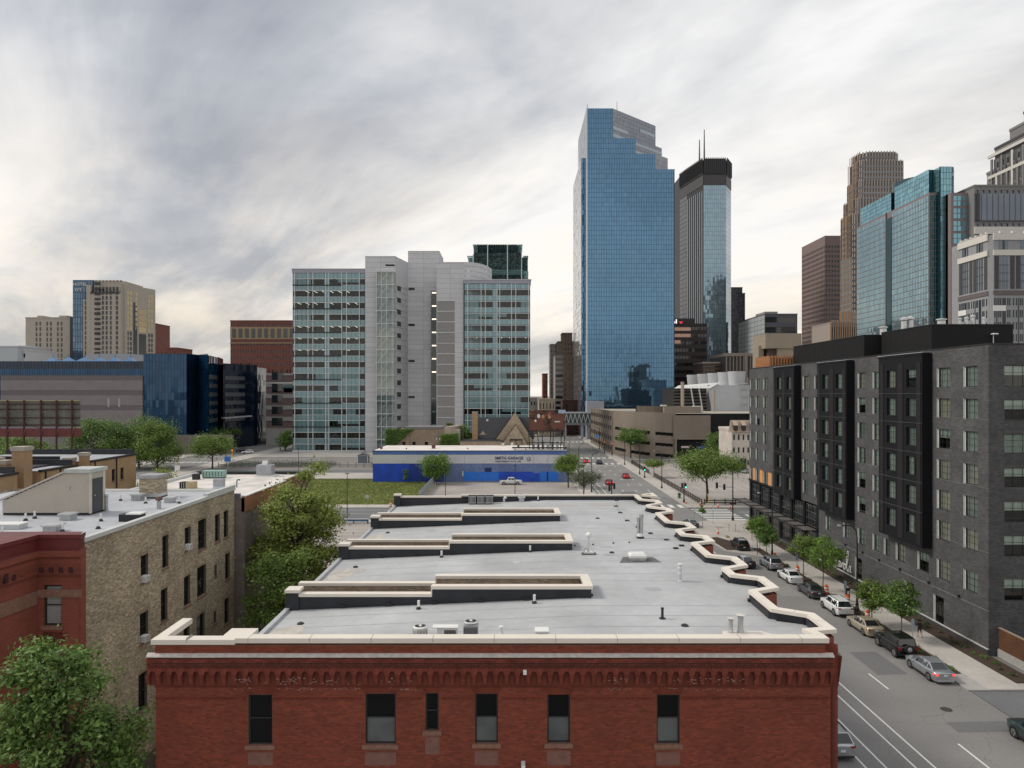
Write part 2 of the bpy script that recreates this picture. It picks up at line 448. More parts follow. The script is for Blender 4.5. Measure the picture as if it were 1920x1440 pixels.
# beyond the cross street
slab('pavement_by_garage_lot',-60,XL - 0.2,YS1 + 0.2,152.6,0.13,m_walk)
slab('pavement_along_street',16.4,XL - 0.1,152.6,262,0.13,m_walk)
slab('kerb_far_side',XL - 0.1,XL + 0.06,YS1 + 0.2,700,0.14,m_kerb)
slab('pavement_by_car_park',XR,40.6,YS1 + 0.2,700,0.13,m_walk)
slab('pavement_by_car_park_south',40.6,150,YS1 + 0.2,152.4,0.13,m_walk)
sheet('car_park',41.0,150,152.4,243,0.02,m_lot,4,4)
sheet('garage_lot',-20.7,16.4,152.6,192.5,0.02,m_lot,2,2)
sheet('near_lot',-48,-11.6,74,YS0 - 3.2,0.02,m_lot,2,2)
sheet('alley',-22,-11.6,20,74,0.01,m_lot,1,2)
slab('pavement_by_near_lot',-120,13.8,YS0 - 3.0,YS0 - 0.1,0.12,m_walk)
sheet('lawn',-64,-20.9,152.7,199.5,0.03,m_lawn,6,6)
slab('pavement_behind_lawn',-96.8,-38,199.6,214,0.12,m_walk)
sheet('dark_lot',-96.8,-38,214,223,0.015,m_asph2)
sheet('fenced_lot',-96.8,-38,223,262,0.02,asphalt('gravel_lot',(.24,.225,.21),.2),2,2)
slab('pavement_by_offices',-96.8,16,266,292,0.12,mat('weathered_flags',(.33,.315,.295),.9,var=.12,stain=.15))
slab('pavement_left_street',-104,-97,165,600,0.13,m_walk)
slab('pavement_by_blue_building',-129,-122.2,165,600,0.13,m_walk)
sheet('verge',-96.5,-66,160,199,0.01,m_lawn,2,2)
# grass blades on the lawn (nobody could count them)
gm = MB(); gr = random.Random(3)
for _ in range(42000):
 x,y = gr.uniform(-63.5,-21.2),gr.uniform(153,199)
 a = gr.uniform(0,6.28); h = gr.uniform(0.06,0.22) * (1.5 if gr.random() < .06 else 1); w = gr.uniform(.05,.11)
 dx,dy = math.cos(a) * w,math.sin(a) * w
 gm.add([(x - dx,y - dy,.03),(x + dx,y + dy,.03),(x + gr.uniform(-.06,.06),y + gr.uniform(-.06,.06),.03 + h)],[(0,1,2)])
g = gm.build('grass',mat('grass_blades',(0.13,0.185,0.03),0.8,isl=0.35,var=0.2,scale=0.2,tint=(0.21,0.235,0.06)))
tag(g,'mown green grass on the vacant corner plot beside the blue garage','grass',kind='stuff')
# ---- painted markings: each line is a part of its street
def marks(parent_name,name,rects,z=0.006,m=m_paint):
 p = bpy.data.objects[parent_name]
 for r in rects:
  MB().quad((r[0],r[2],z),(r[1],r[2],z),(r[1],r[3],z),(r[0],r[3],z)).build(name,m,p)
L_ = []
for x in (22.7,24.0,25.9,27.15): L_.append((x - .07,x + .07,20,122))
marks('main_street','lane_line',L_)
marks('main_street','lane_dash',[(30.5,30.64,a,a + 3.2) for a in [33.2 + 12.2 * k for k in range(-1,8)] if a < 120])
far = []
for x in (24.2,27.4,30.6,33.8):
 k = 162.0
 while k < 330:
  far.append((x - .08,x + .08,k,k + 3.4)); k += 11.5
far = [f for f in far if not (238 < f[2] < 262)]
marks('main_street','lane_dash',far)
marks('main_street','lane_line',[(21.0,21.16,152,236),(22.6,22.76,152,236)])
marks('main_street','crossing_bar',[(21.4 + 2.0 * k,22.4 + 2.0 * k,149.2,153.2) for k in range(8)])
marks('main_street','crossing_bar',[(21.2 + 2.1 * k,22.2 + 2.1 * k,240.5,244) for k in range(8)])
marks('main_street','crossing_bar',[(21.2 + 2.1 * k,22.2 + 2.1 * k,262.0,266) for k in range(8)])
marks('main_street','stop_line',[(21,36.2,236.6,237.1),(28.8,36.5,131.8,132.2)])
marks('main_street','crossing_bar',[(21.2 + 2.1 * k,22.2 + 2.1 * k,350,355) for k in range(8)])
pe = bpy.data.objects['cross_street_east']
marks('cross_street_east','crossing_bar',[(XR + 0.3 - .25 * k * 0,44.6,YS0 + .5 + 1.9 * k,YS0 + 1.25 + 1.9 * k) for k in range(7)])
marks('cross_street_east','lane_line',[(46,90,139.0,139.15),(46,90,143.6,143.75),(46.2,46.6,134.8,141)])
marks('cross_street','lane_line',[(-120,-2,141.4,141.55),(-48,-22,146.2,146.32)])
marks('car_park','bay_line',[(47 + 2.75 * k,47.11 + 2.75 * k,157,162.4) for k in range(22)] + [(47 + 2.75 * k,47.11 + 2.75 * k,175,186) for k in range(22)]
   + [(47 + 2.75 * k,47.11 + 2.75 * k,203,214) for k in range(20)],0.026)
marks('garage_lot','bay_line',[(-6 + 2.8 * k,-5.9 + 2.8 * k,160,165) for k in range(8)],0.026,m_yellow)
marks('near_lot','bay_line',[(-17.2,-12.0,76 + 2.8 * k,76.12 + 2.8 * k) for k in range(19)] + [(-30,-24.6,76 + 2.8 * k,76.12 + 2.8 * k) for k in range(19)],0.026)
marks('left_street','lane_dash',[(-113.1,-112.9,170 + 11 * k,174 + 11 * k) for k in range(25)])
marks('left_street','crossing_bar',[(-121.5 + 2 * k,-120.5 + 2 * k,246,249.5) for k in range(9)])
# manhole covers and patches
for k,(a,b,c,d) in enumerate(((31.2,33.9,60.5,66.0),(28.0,30.1,41.0,45.5),(31.6,36.2,50.2,52.0),(28.2,29.6,74,88),(21.2,22.3,55,63),(32.0,34.6,84,88.5),(26.0,30.0,168,174))):
 MB().quad((a,c,.003),(b,c + .2,.003),(b - .1,d,.003),(a + .1,d - .2,.003)).build('asphalt_patch',(mat('new_asphalt',(.15,.15,.152),.9,var=.15,scale=4),mat('old_asphalt',(.26,.255,.245),.9,var=.15,scale=4))[k % 2],bpy.data.objects['main_street'])
mh = bpy.data.objects['main_street']
for x,y in ((33.0,53.9),(33.2,170),(28.2,128),(35.0,163)):
 MB().lathe(x,y,[(0.42,0.004),(0.42,0.012),(0.33,0.014)],20).build('manhole_cover',mat('cast_iron',(0.07,0.066,0.06),0.7,0.4),mh)
# ================================================================== red brick apartment building (nearest)
m_redbrick = mat('red_brick',(0.245,0.060,0.033),0.82,isl=0.16,var=0.10,scale=0.9,stain=0.12,stain_scale=0.5,spec=0.3,tint=(0.185,0.047,0.029),bump=0.1)
m_darkbrick = mat('dark_red_brick',(0.17,0.040,0.027),0.85,isl=0.25,var=0.3,scale=1.6,spec=0.3)  # darker red than the main wall brick
m_mortar = mat('brick_mortar',(0.20,0.10,0.08),0.95,var=0.2,scale=3)
m_redtex = brickmat('red_brickwork',(0.27,0.055,0.034),(0.21,0.04,0.027),(0.20,0.085,0.06))
m_sand = mat('brown_sandstone',(0.235,0.125,0.09),0.9,var=0.25,scale=6,bump=0.6,bscale=18)
m_tanbrick = mat('tan_brick',(0.52,0.44,0.32),0.9,isl=0.27,var=0.2,scale=0.4,stain=.15,stain_scale=.25,tint=(0.33,0.275,0.205),spec=0.3)
m_tantex = brickmat('tan_brickwork',(0.44,0.33,0.2),(0.2,0.15,0.11),(0.36,0.3,0.24),stain=0.25)
m_spall = mat('lime_bloom',(0.36,0.23,0.20),0.95,var=0.3,scale=20)
def bricks(mb,O,U,w,h,rects,bl=0.21,bh=0.0745,j=0.011,proud=0.012,m=0,seed=1,jit=0.004,W=(0,0,1)):
 """running-bond bricks as real blocks, cut where an opening stands"""
 O,U,W = Vector(O),Vector(U),Vector(W); N_ = U.cross(W); rg = random.Random(seed)
 nrow = int(h / bh)
 for k in range(nrow):
  z0 = k * bh; z1 = z0 + bh - j; zc_ = (z0 + z1) / 2
  cuts = sorted([(r[0],r[2]) for r in rects if r[1] < zc_ < r[3]])
  x = -(bl / 2 if k % 2 else 0.0)
  while x < w:
   segs = [(max(x,0),min(x + bl - j,w))]
   for a,b in cuts:
    ns = []
    for s0,s1 in segs:
     if b <= s0 or a >= s1: ns.append((s0,s1))
     else:
      if a - s0 > .02: ns.append((s0,a))
      if s1 - b > .02: ns.append((b,s1))
    segs = ns
   for s0,s1 in segs:
    if s1 - s0 < .02: continue
    p = proud + rg.uniform(-jit,jit)
    A = O + U * s0 + W * z0; B = O + U * s1 + W * z0; C = O + U * s1 + W * z1; D = O + U * s0 + W * z1
    q = N_ * p
    mb.add([A,B,C,D,A + q,B + q,C + q,D + q],[(4,5,6,7),(0,1,5,4),(1,2,6,5),(2,3,7,6),(3,0,4,7)],m)
   x += bl
 return mb
S = 47.16                                    # photo pixels per metre on this front
YF = 28.2                                    # upper parapet plane
fx_ = lambda x: (x - 960.0) / S
fz_ = lambda y: H - (y - 738.0) / S
bb = thing('brick_apartment_building','long red brick apartment building with grey roof and cream copings, nearest in front','building',(0,YF,0))
YW = YF + 0.14                               # main wall plane
XW0,XW1 = fx_(289),fx_(1560)
wins = [(463,508.6,1305,1400),(683.6,741,1303,1399),(797,821.8,1302,1373),(890.5,933.5,1303,1397),(1026.5,1069.5,1304,1397),(1232.5,1276.3,1305,1398)]
WR = []
for a,b,t,c in wins:
 WR.append((fx_(a) - XW0,fz_(c) - 4.0,fx_(b) - XW0,fz_(t) - 4.0))
ZT = fz_(1287)
# zigzag street side, traced along its coping (height 14.3)
zz = [(1552.5,1200),(1521.4,1188),(1566,1180),(1527.3,1149.2),(1465,1138.5),(1419.3,1108.4),(1458.8,1101.6),(1424,1081),(1381,1075),(1367.8,1065.6),
   (1400.8,1059.2),(1370,1043.8),(1331.9,1038.8),(1305,1018),(1335.6,1014.4),(1321,1003.8),(1281,1000),(1272.5,993),(1299,989.4),(1286,979.4),(1253.7,976),(1233.7,961.9),
   (1259,958.7),(1250,952.5),(1221,948.7),(1214,946.9),(1238,943),(1223.7,937.5),(1200,935),(1190,928.7),(1211,925.8),(1203.7,920.6)]
ZC = 14.3
ZP = []
for i,(x,y) in enumerate(zz):
 X,Y,_ = gp(x,y,ZC)
 X = 13.25 if X > 12.75 else 11.95
 ZP.append((X,Y))
ZP[0] = (13.0,YF + 0.1); ZP[1] = (12.35,29.0)
YB = 68.4
ZP.append((11.95,YB))
ZP[-2] = (13.25,YB - 0.75)
XLft = -11.2
# shell: main wall with openings, sides, back
mb = MB()
holes(mb,(XW0,YW,4.0),(1,0,0),XW1 - XW0,ZT - 4.0,WR,0.16)
mb.quad((XW0,YW,0),(XW1,YW,0),(XW1,YW,4),(XW0,YW,4))
mb.build('front_wall',m_mortar,bb)
mb = MB(); bricks(mb,(XW0,YW,2.0),(1,0,0),XW1 - XW0,ZT - 2.0,[(a,b + 4.0 - 2.0,c,d + 4.0 - 2.0) for a,b,c,d in
    WR + [(a - .02,b - .85 if k != 2 else b - .95,c + .02,b - .30) for k,(a,b,c,d) in enumerate(WR)] + [(a - .1,b - .24,c + .1,b + .0) for a,b,c,d in WR]])
mb.build('brickwork',m_redbrick,bb,kind='stuff')
side = [(XW0,YW),(XW0,YW + 2.6),(XLft,YW + 2.6),(XLft,YB)]
mb = MB()
for (a,b),(c,d) in zip(side,side[1:]): mb.quad((c,d,0),(a,b,0),(a,b,13.1),(c,d,13.1))
mb.quad((11.95,YB,0),(XLft,YB,0),(XLft,YB,13.5),(11.95,YB,13.5))
mb.build('rear_wall',m_tantex,bb)
# zigzag wall: each bay and recess a part
for (a,b),(c,d) in zip(ZP,ZP[1:]):
 L__ = math.hypot(c - a,d - b); U = Vector(((c - a) / L__,(d - b) / L__,0))
 mb = MB()
 rc = [(0.35,zz_,min(L__ - .35,1.6),zz_ + 1.9) for zz_ in (1.4,4.9,8.3)] if L__ > 1.7 else []
 holes(mb,(a,b,0),U,L__,ZC - 0.3,rc,0.16,0,mr=0)
 panes(mb,(a,b,0),U,rc,0.13,1)
 mb.build('street_side_wall',[m_redtex,m_winglass],bb)
# parapet band, ledge, corbelled cornice
z_par0,z_par1 = fz_(1224),fz_(1210)
mb = MB(); mb.box(fx_(291),fx_(1547),YF,YF + .3,fz_(1233),z_par1 + .02)
mb.build('parapet',m_mortar,bb)
mb = MB(); bricks(mb,(fx_(291),YF,z_par0),(1,0,0),fx_(1547) - fx_(291),z_par1 - z_par0 + .02,[],seed=4); mb.build('brickwork',m_redbrick,bb,kind='stuff')
mb = MB()
lx0,lx1 = fx_(277),fx_(1562)
n_ = 30
for i in range(n_):
 a,b = lx0 + (lx1 - lx0) * i / n_,lx0 + (lx1 - lx0) * (i + 1) / n_
 d0 = RND.uniform(-.008,.008)
 mb.add([(a,YF - .15 + d0,fz_(1228.5)),(b,YF - .15 + d0,fz_(1228.5)),(b,YF + .02,z_par0 + .0),(a,YF + .02,z_par0 + .0),(a,YF - .15 + d0,fz_(1230.5)),(b,YF - .15 + d0,fz_(1230.5))],[(0,1,2,3),(4,5,1,0)])
mb.build('stone_ledge',mat('pale_ledge',(0.52,0.48,0.45),0.8,var=0.2,scale=5),bb)
# corbel courses under the ledge: dentilled bricks stepping back
zc0 = fz_(1251)
mb = MB().box(lx0 + .02,lx1 - .02,YF + .04,YF + .2,fz_(1286),fz_(1232)); mb.build('cornice_core',mat('dark_mortar',(0.15,0.038,0.026),0.95,var=.3),bb)  # dark red backing behind the arches
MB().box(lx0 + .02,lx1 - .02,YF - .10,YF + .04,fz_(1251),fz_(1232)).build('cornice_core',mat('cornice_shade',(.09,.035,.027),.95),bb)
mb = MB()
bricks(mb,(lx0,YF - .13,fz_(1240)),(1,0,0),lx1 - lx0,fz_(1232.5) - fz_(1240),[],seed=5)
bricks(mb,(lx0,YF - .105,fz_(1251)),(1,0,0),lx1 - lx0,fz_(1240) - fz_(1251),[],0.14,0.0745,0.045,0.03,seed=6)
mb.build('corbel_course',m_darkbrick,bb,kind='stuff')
# arched corbel table: one arch is one part
NA = 63; aw = (lx1 - lx0 - .06) / NA
am = MB(); zt,zb = fz_(1251),fz_(1285)
hh = zt - zb; r_ = aw * 0.29; zs = hh * 0.62
pts = [(aw / 2 - r_,0.02)] + [(aw / 2 - r_ * math.cos(t),zs + r_ * 1.25 * math.sin(t)) for t in [math.pi * k / 8 for k in range(9)]] + [(aw / 2 + r_,0.02)]
# front face round the niche: fan of quads to the outer frame
outer = [(0,0.02)] + [(0,zs)] + [(aw * k / 6,hh) for k in range(0,7)] + [(aw,zs)] + [(aw,0.02)]
yf_ = -0.13
def yy(z): return yf_ + 0.13 * max(0.0,1 - z / (hh * 0.55)) ** 1.5      # the table tapers back to the wall below
for (a,b),(c,d) in zip(zip(outer,outer[1:]),zip(pts,pts[1:])):
 am.add([(a[0],yy(a[1]),a[1]),(c[0],yy(c[1]),c[1]),(d[0],yy(d[1]),d[1]),(b[0],yy(b[1]),b[1])],[(0,1,2,3)])
 am.add([(c[0],yy(c[1]),c[1]),(c[0],0.045,c[1]),(d[0],0.045,d[1]),(d[0],yy(d[1]),d[1])],[(0,1,2,3)])
for k in range(5):                                                     # stepped courses of the bracket between arches
 z = 0.04 + k * 0.075
 am.box(-.06,.06,yy(z) - .012,yy(z) + .02,z,z + .064)
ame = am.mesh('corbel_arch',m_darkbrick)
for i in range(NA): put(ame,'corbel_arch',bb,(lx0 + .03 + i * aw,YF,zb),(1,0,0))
mb = MB().box(XW0 - .03,XW1 + .03,YW - .05,YW + .1,fz_(1291),fz_(1286)); mb.build('string_course',m_darkbrick,bb)
mb = MB()
x = XW0
while x < XW1 - .1:                                                     # dentil course between the windows
 if not any(a + XW0 - .1 < x + .05 < c + XW0 + .1 for a,_,c,_ in WR):
  mb.box(x,x + .055,YW - .045,YW + .0,fz_(1313.5),fz_(1310))
 x += .11
mb.build('dentil_course',m_darkbrick,bb,kind='stuff')
mb = MB()
for (a,c) in zip([0] + [r[2] + .06 for r in WR],[r[0] - .06 for r in WR] + [XW1 - XW0]):
 mb.box(XW0 + a,XW0 + c,YW - .03,YW + .01,fz_(1309.8),fz_(1307.5))
mb.build('dentil_band',m_redbrick,bb)
# pale lime blooms on the cornice
mb = MB(); bl = random.Random(11)
for cx_,wd in ((fx_(460),.5),(fx_(560),1.1),(fx_(640),.8),(fx_(745),.7),(fx_(1290),1.0),(fx_(1370),1.2),(fx_(1155),.6),(fx_(560),1.5)):
 for _ in range(34):
  x,z = bl.gauss(cx_,wd * .5),fz_(bl.choice([bl.uniform(1268,1284),bl.uniform(1291,1297)]))
  w = bl.uniform(.02,.10); y = YF - .155 if z > fz_(1284) else YW - .022
  if z > fz_(1284): y = YF + yy(z - zb) - .014
  mb.box(x,x + w,y - .002,y + .012,z,z + bl.uniform(.008,.03))
mb.build('lime_bloom',m_spall,bb,kind='stuff')
# windows: double-hung sashes, sills, lattice grilles, soldier-course heads
m_frame = mat('black_window_frame',(0.02,0.022,0.023),0.5)
m_dkglass = glass('dark_sash_glass',(0.004,0.005,0.006),0.02,spec=0.22,bump=0.02)
m_screen = mat('frosted_lower_sash',(0.10,0.11,0.115),0.35,var=0.35,scale=1.2,spec=0.6)
for k,(r,(pa,pb,pt,pc)) in enumerate(zip(WR,wins)):
 a,b,c,d = r[0] + XW0,r[1] + 4.0,r[2] + XW0,r[3] + 4.0
 y = YW + .10; mid = b + (d - b) * (.52 if k not in (0,) else .52)
 w = MB()
 for q in ((a,a + .06,b,d),(c - .06,c,b,d)): w.box(q[0],q[1],y,y + .07,q[2],q[3])
 w.box(a + .06,c - .06,y,y + .07,d - .07,d); w.box(a + .06,c - .06,y,y + .07,b,b + .06)
 w.box(a + .06,c - .06,y - .012,y + .06,mid - .025,mid + .025)
 wo_ = w.build('window',m_frame,bb)
 MB().box(a + .06,c - .06,y + .04,y + .045,mid + .025,d - .07).build('upper_pane',m_dkglass,wo_)
 MB().box(a + .06,c - .06,y + .03,y + .035,b + .06,mid - .025).build('lower_pane',m_screen if k in (1,3,4,5) else m_dkglass,wo_)
 sl_ = MB(); sl_.box(a - .12,c + .12,YW - .09,YW + .1,b - .17,b - .005); sl_.build('sill',m_sand,bb,bevel=.02)
 gx0,gx1,gz1 = a - .02,c + .02,b - .30
 gz0 = gz1 - .52
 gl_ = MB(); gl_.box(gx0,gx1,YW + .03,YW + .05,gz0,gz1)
 gl_.build('grille_recess',mat('recess_shade',(0.035,0.018,0.015),0.9),bb)  # backing coloured nearly black to give the recess its shade
 lt = MB(); stp = .115; nn = int((gx1 - gx0 + .52) / stp)
 for i in range(-5,nn + 1):
  for sgn in (1,-1):
   p0 = gx0 + i * stp; z0_,z1_ = gz0,gz1
   xa,xb = (p0,p0 + (gz1 - gz0)) if sgn == 1 else (p0 + (gz1 - gz0),p0)
   t0,t1 = 0.0,1.0
   for lo,hi in ((gx0,gx1),):
    dx = xb - xa
    ts = sorted([(lo - xa) / dx,(hi - xa) / dx]); t0,t1 = max(t0,ts[0]),min(t1,ts[1])
   if t1 - t0 < .05: continue
   A = (xa + (xb - xa) * t0,YW + .015,gz0 + (gz1 - gz0) * t0); B = (xa + (xb - xa) * t1,YW + .015,gz0 + (gz1 - gz0) * t1)
   lt.bar(A,B,.028,.022)
 lt.build('lattice',m_redbrick,bb)
 n = int((c - a + .3) / .08)
 for i in range(n + 1):                                              # fanned head bricks
  t = i / n - .5; x0 = (a + c) / 2 + t * (c - a + .04); x1 = (a + c) / 2 + t * (c - a + .30)
  MB().bar((x0,YW - .012,d + .015),(x1,YW - .012,d + .235),.05,.03).build('head_brick',m_redbrick,bb)
 MB().box(a + .1,c - .1,y + .5,y + .52,b,d).build('room_shade',m_dark,wo_)
for x,y,s_ in ((984,1257,.14),(981,1434,.16)):
 MB().box(fx_(x) - s_ / 2,fx_(x) + s_ / 2,YF - .27,YF - .1 if y < 1300 else YW,fz_(y) - s_ * .6,fz_(y) + s_ * .6).build('wall_lamp',m_white,bb,bevel=.02)
# copings
def coping(pts,w,z,t=.16,name='coping',closed=False,parent=None,m=None,drop=.0):
 """metal coping along a polyline, mitred, with a small nose; pts are the outer edge, w to the left"""
 n = len(pts); P = [Vector((p[0],p[1],0)) for p in pts]
 zs_ = z if hasattr(z,'__len__') else [z] * n
 off = []
 for i in range(n):
  d0 = (P[i] - P[i - 1]).normalized() if i > 0 else (P[1] - P[0]).normalized()
  d1 = (P[i + 1] - P[i]).normalized() if i < n - 1 else (P[-1] - P[-2]).normalized()
  n0,n1 = Vector((-d0.y,d0.x,0)),Vector((-d1.y,d1.x,0))
  bis = (n0 + n1).normalized(); k = w / max(.35,bis.dot(n0))
  off.append(P[i] + bis * k)
 mb = MB()
 for i in range(n - 1):
  a,b,c,d = P[i],P[i + 1],off[i + 1],off[i]
  za,zb_ = zs_[i],zs_[i + 1]
  t4 = [Vector((a.x,a.y,za)),Vector((b.x,b.y,zb_)),Vector((c.x,c.y,zb_)),Vector((d.x,d.y,za))]
  l4 = [q - Vector((0,0,t)) for q in t4]
  mb.add(t4 + l4,[(0,1,2,3),(4,5,1,0),(6,7,3,2),(7,6,5,4)] + ([(7,4,0,3)] if i == 0 else []) + ([(5,6,2,1)] if i == n - 2 else []))
 return mb.build(name,m or m_coping,parent)
cx0,cx1 = fx_(285),fx_(1553)
half = (cx0 + cx1) / 2 + 6
for a,b in ((cx0,fx_(442)),(fx_(442) + .004,half),(half + .004,cx1)):
 coping([(a,YF - .10),(b,YF - .10)],.5,ZC + (.0 if b > fx_(500) else -.06),.19,'coping',parent=bb)
coping([(cx0,YW + 2.5),(cx0,YF + .405)],.42,ZC - .062,.22,'coping',parent=bb)
coping([(fx_(410),YW + 1.2),(fx_(410),YF + .402)],1.1,ZC - .07,.2,'coping',parent=bb)
MB().prism([(fx_(1360),YF + .402),(fx_(1455),YF + .402),(fx_(1440),YF + .8),(fx_(1366),YF + .8)],ZC - .2,ZC - .001).build('coping',m_coping,bb)
zcop = [(x + (.12 if x > 12.6 else .12),y) for x,y in ZP]
coping([(cx1 + .0,YF - .10 + .5)] + zcop[1:],.40,ZC + .003,.16,'zigzag_coping',parent=bb)
# joints of the metal copings
mj = mat('coping_joint',(.30,.27,.24),.7)
x = cx0 + 1.4
while x < cx1 - .5:
 MB().box(x,x + .018,YF - .104,YF + .402,ZC - .16,ZC + .006).build('coping_joint',mj,bb); x += 2.44
for (a,b),(c,d) in zip(zcop[2:],zcop[3:]):
 ln = math.hypot(c - a,d - b)
 if ln > 1.5:
  ux,uy = (c - a) / ln,(d - b) / ln
  for t in ([.5] if ln < 3 else [.33,.66]):
   p = Vector((a + (c - a) * t,b + (d - b) * t,0)); n_ = Vector((-uy,ux,0))
   MB().add([p - n_ * .004 + Vector((0,0,ZC - .15)),p - n_ * .004 + Vector((ux * .018,uy * .018,ZC - .15)),p - n_ * .004 + Vector((ux * .018,uy * .018,ZC + .006)),p - n_ * .004 + Vector((0,0,ZC + .006)),p + n_ * .404 + Vector((ux * .018,uy * .018,ZC + .006)),p + n_ * .404 + Vector((0,0,ZC + .006))],[(0,1,2,3),(3,2,4,5)]).build('coping_joint',mj,bb)
# inner flashing of the zigzag parapet
fin = [(x - .30,y) for x,y in ZP]
mb = MB()
for (a,b),(c,d) in zip(fin[2:],fin[3:]): mb.quad((c,d,13.3),(a,b,13.3),(a,b,ZC - .2),(c,d,ZC - .2))
mb.build('parapet_flashing',m_flash,bb)
mb = MB()
for (a,b) in fin[3:-1:2]: mb.box(a - .07,a + .02,b - .09,b + .09,13.8,13.93)
mb.build('scupper',m_black,bb)
# ledge below the zigzag coping at the corner
mb = MB()
for (a,b),(c,d) in zip(ZP[:5],ZP[1:6]):
 mb.add([(a + .14,b - .08,fz_(1231)),(c + .14,d - .08,fz_(1231)),(c,d,z_par0 + .03),(a,b,z_par0 + .03)],[(0,1,2,3),(3,2,1,0)])
 mb.add([(a + .14,b - .08,fz_(1231)),(c + .14,d - .08,fz_(1231)),(c + .02,d,fz_(1290)),(a + .02,b,fz_(1290))],[(0,1,2,3),(3,2,1,0)],1)
mb.build('side_ledge',[MATS['pale_ledge'],m_redtex],bb)
# roof membrane: low at the left, three light wells cut in from the left edge
def rz_(x): return 13.16 + max(0.0,min(1.0,(x + 11.2) / 14.5)) * 0.62
wells = []      # (near wall outer y, far wall outer y, right end x, step x)
for (lx,ly,fy,rx,sx) in ((540,1113,1087,1109,810),(638.3,1026,1010,1073,843),(697.7,971,960,1050,866)):
 Y0 = 11.2 * F / (960 - lx)
 Y1 = F * (H - 14.0) / (fy - 738.0) + .5
 Y1 = Y0 + (2.3 if ly > 1100 else 2.5 if ly > 1000 else 2.9)
 wells.append((Y0,Y1,(rx - 960) * Y0 / F,(sx - 960) * Y0 / F))
xs_ = [XLft,-6,-1,3.3,8,11.65]
mb = MB()
def roofstrip(y0,y1,xa,xb):
 cuts = [xa] + [x for x in xs_ if xa < x < xb] + [xb]
 for a,b in zip(cuts,cuts[1:]):
  mb.quad((a,y0,rz_(a)),(b,y0,rz_(b)),(b,y1,rz_(b)),(a,y1,rz_(a)))
ycur = YF + .39
for (Y0,Y1,xr,sx) in wells:
 roofstrip(ycur,Y0,XLft,11.9); roofstrip(Y0,Y1,xr,11.9); ycur = Y1
roofstrip(ycur,YB - .2,XLft,11.9)
for i in range(2,len(ZP) - 1):                     # membrane inside the bays
 (a,b),(c,d) = ZP[i],ZP[i + 1]
 if a > 12.6 and c > 12.6: mb.quad((11.89,b - .5,13.779),(a - .28,b,13.779),(c - .28,d,13.779),(11.89,d + .5,13.779))
mb.quad((XW0 + .3,YF + .39,13.15),(XLft + .001,YF + .39,13.15),(XLft + .001,YW + 2.5,13.15),(XW0 + .3,YW + 2.5,13.15))
mb.build('roof',m_roof,bb)
# seams of the membrane and dirty wash marks at the outlets
mb = MB()
for k in range(26):
 y = 29.6 + k * 1.52
 if any(a - .3 < y < b + .1 for a,b,_,_ in wells): continue
 for a,b in zip(xs_,xs_[1:]): mb.quad((a,y,rz_(a) + .004),(b,y,rz_(b) + .004),(b,y + .06,rz_(b) + .004),(a,y + .06,rz_(a) + .004))
mb.build('membrane_seam',mat('membrane_seam',(0.34,0.35,0.365),0.8,var=.1),bb,kind='stuff')
mb = MB()
sg = random.Random(5)
for k in range(3):
 y0 = (31.6,42.2,53.2)[k]
 pl = [(XLft + 1.0 + math.cos(t) * sg.uniform(.5,.9),y0 + math.sin(t) * sg.uniform(.8,1.7)) for t in [math.pi * 2 * i / 11 for i in range(11)]]
 b0 = len(mb.v); mb.v += [(p[0],p[1],rz_(p[0]) + .006) for p in pl]; mb.f.append(tuple(range(b0,b0 + 11))); mb.m.append(0)
mb.build('dirt_wash',mat('dirt_wash',(0.46,0.43,0.385),0.9,var=.2,scale=2),bb)
mb = MB()
for (y0,y1) in [(YW + 2.6,wells[0][0])] + [(wells[i][1],(wells + [(YB,0,0,0)])[i + 1][0]) for i in range(3)]:
 mb.box(XLft - .12,XLft + .10,y0 + .02,y1 - .02,13.0,13.3)
mb.build('eaves_edge',m_alu,bb)
# repair patches, ponding rings and drains of the membrane
pr_ = random.Random(21)
m_pat = [mat('membrane_patch',(.37,.38,.39),.8,var=.12),mat('membrane_patch_pale',(.47,.475,.48),.75,var=.1),mat('ponding_silt',(.40,.385,.36),.9,var=.12,scale=3)]
for k in range(30):
 x,y = pr_.uniform(-10,10.5),pr_.uniform(29.5,66)
 if any(a - .9 < y < b + .7 and x < xr_ + 1.2 for a,b,xr_,_ in wells): continue
 q = k % 3
 if q < 2: w_,d_ = pr_.uniform(.25,.9),pr_.uniform(.2,.7); pl = [(x,y),(x + w_,y + pr_.uniform(-.05,.05)),(x + w_,y + d_),(x,y + d_)]
 else: rr_ = pr_.uniform(.5,1.5); pl = [(x + rr_ * 1.4 * pr_.uniform(.7,1.1) * math.cos(t),y + rr_ * .7 * pr_.uniform(.7,1.1) * math.sin(t)) for t in [2 * math.pi * i / 14 for i in range(14)]]
 MB().add([(a,b,rz_(a) + .0055 + k * .0002) for a,b in pl],[tuple(range(len(pl)))]).build('roof_patch',m_pat[q],bb)
for x,y in ((-9.9,33.2),(-9.7,44.0),(-9.6,54.8),(7.6,31.2),(6.4,45.5),(7.0,58.0)):
 MB().lathe(x,y,[(.16,rz_(x) + .0),(.16,rz_(x) + .05),(.05,rz_(x) + .1)],10).build('roof_drain',m_black,bb)
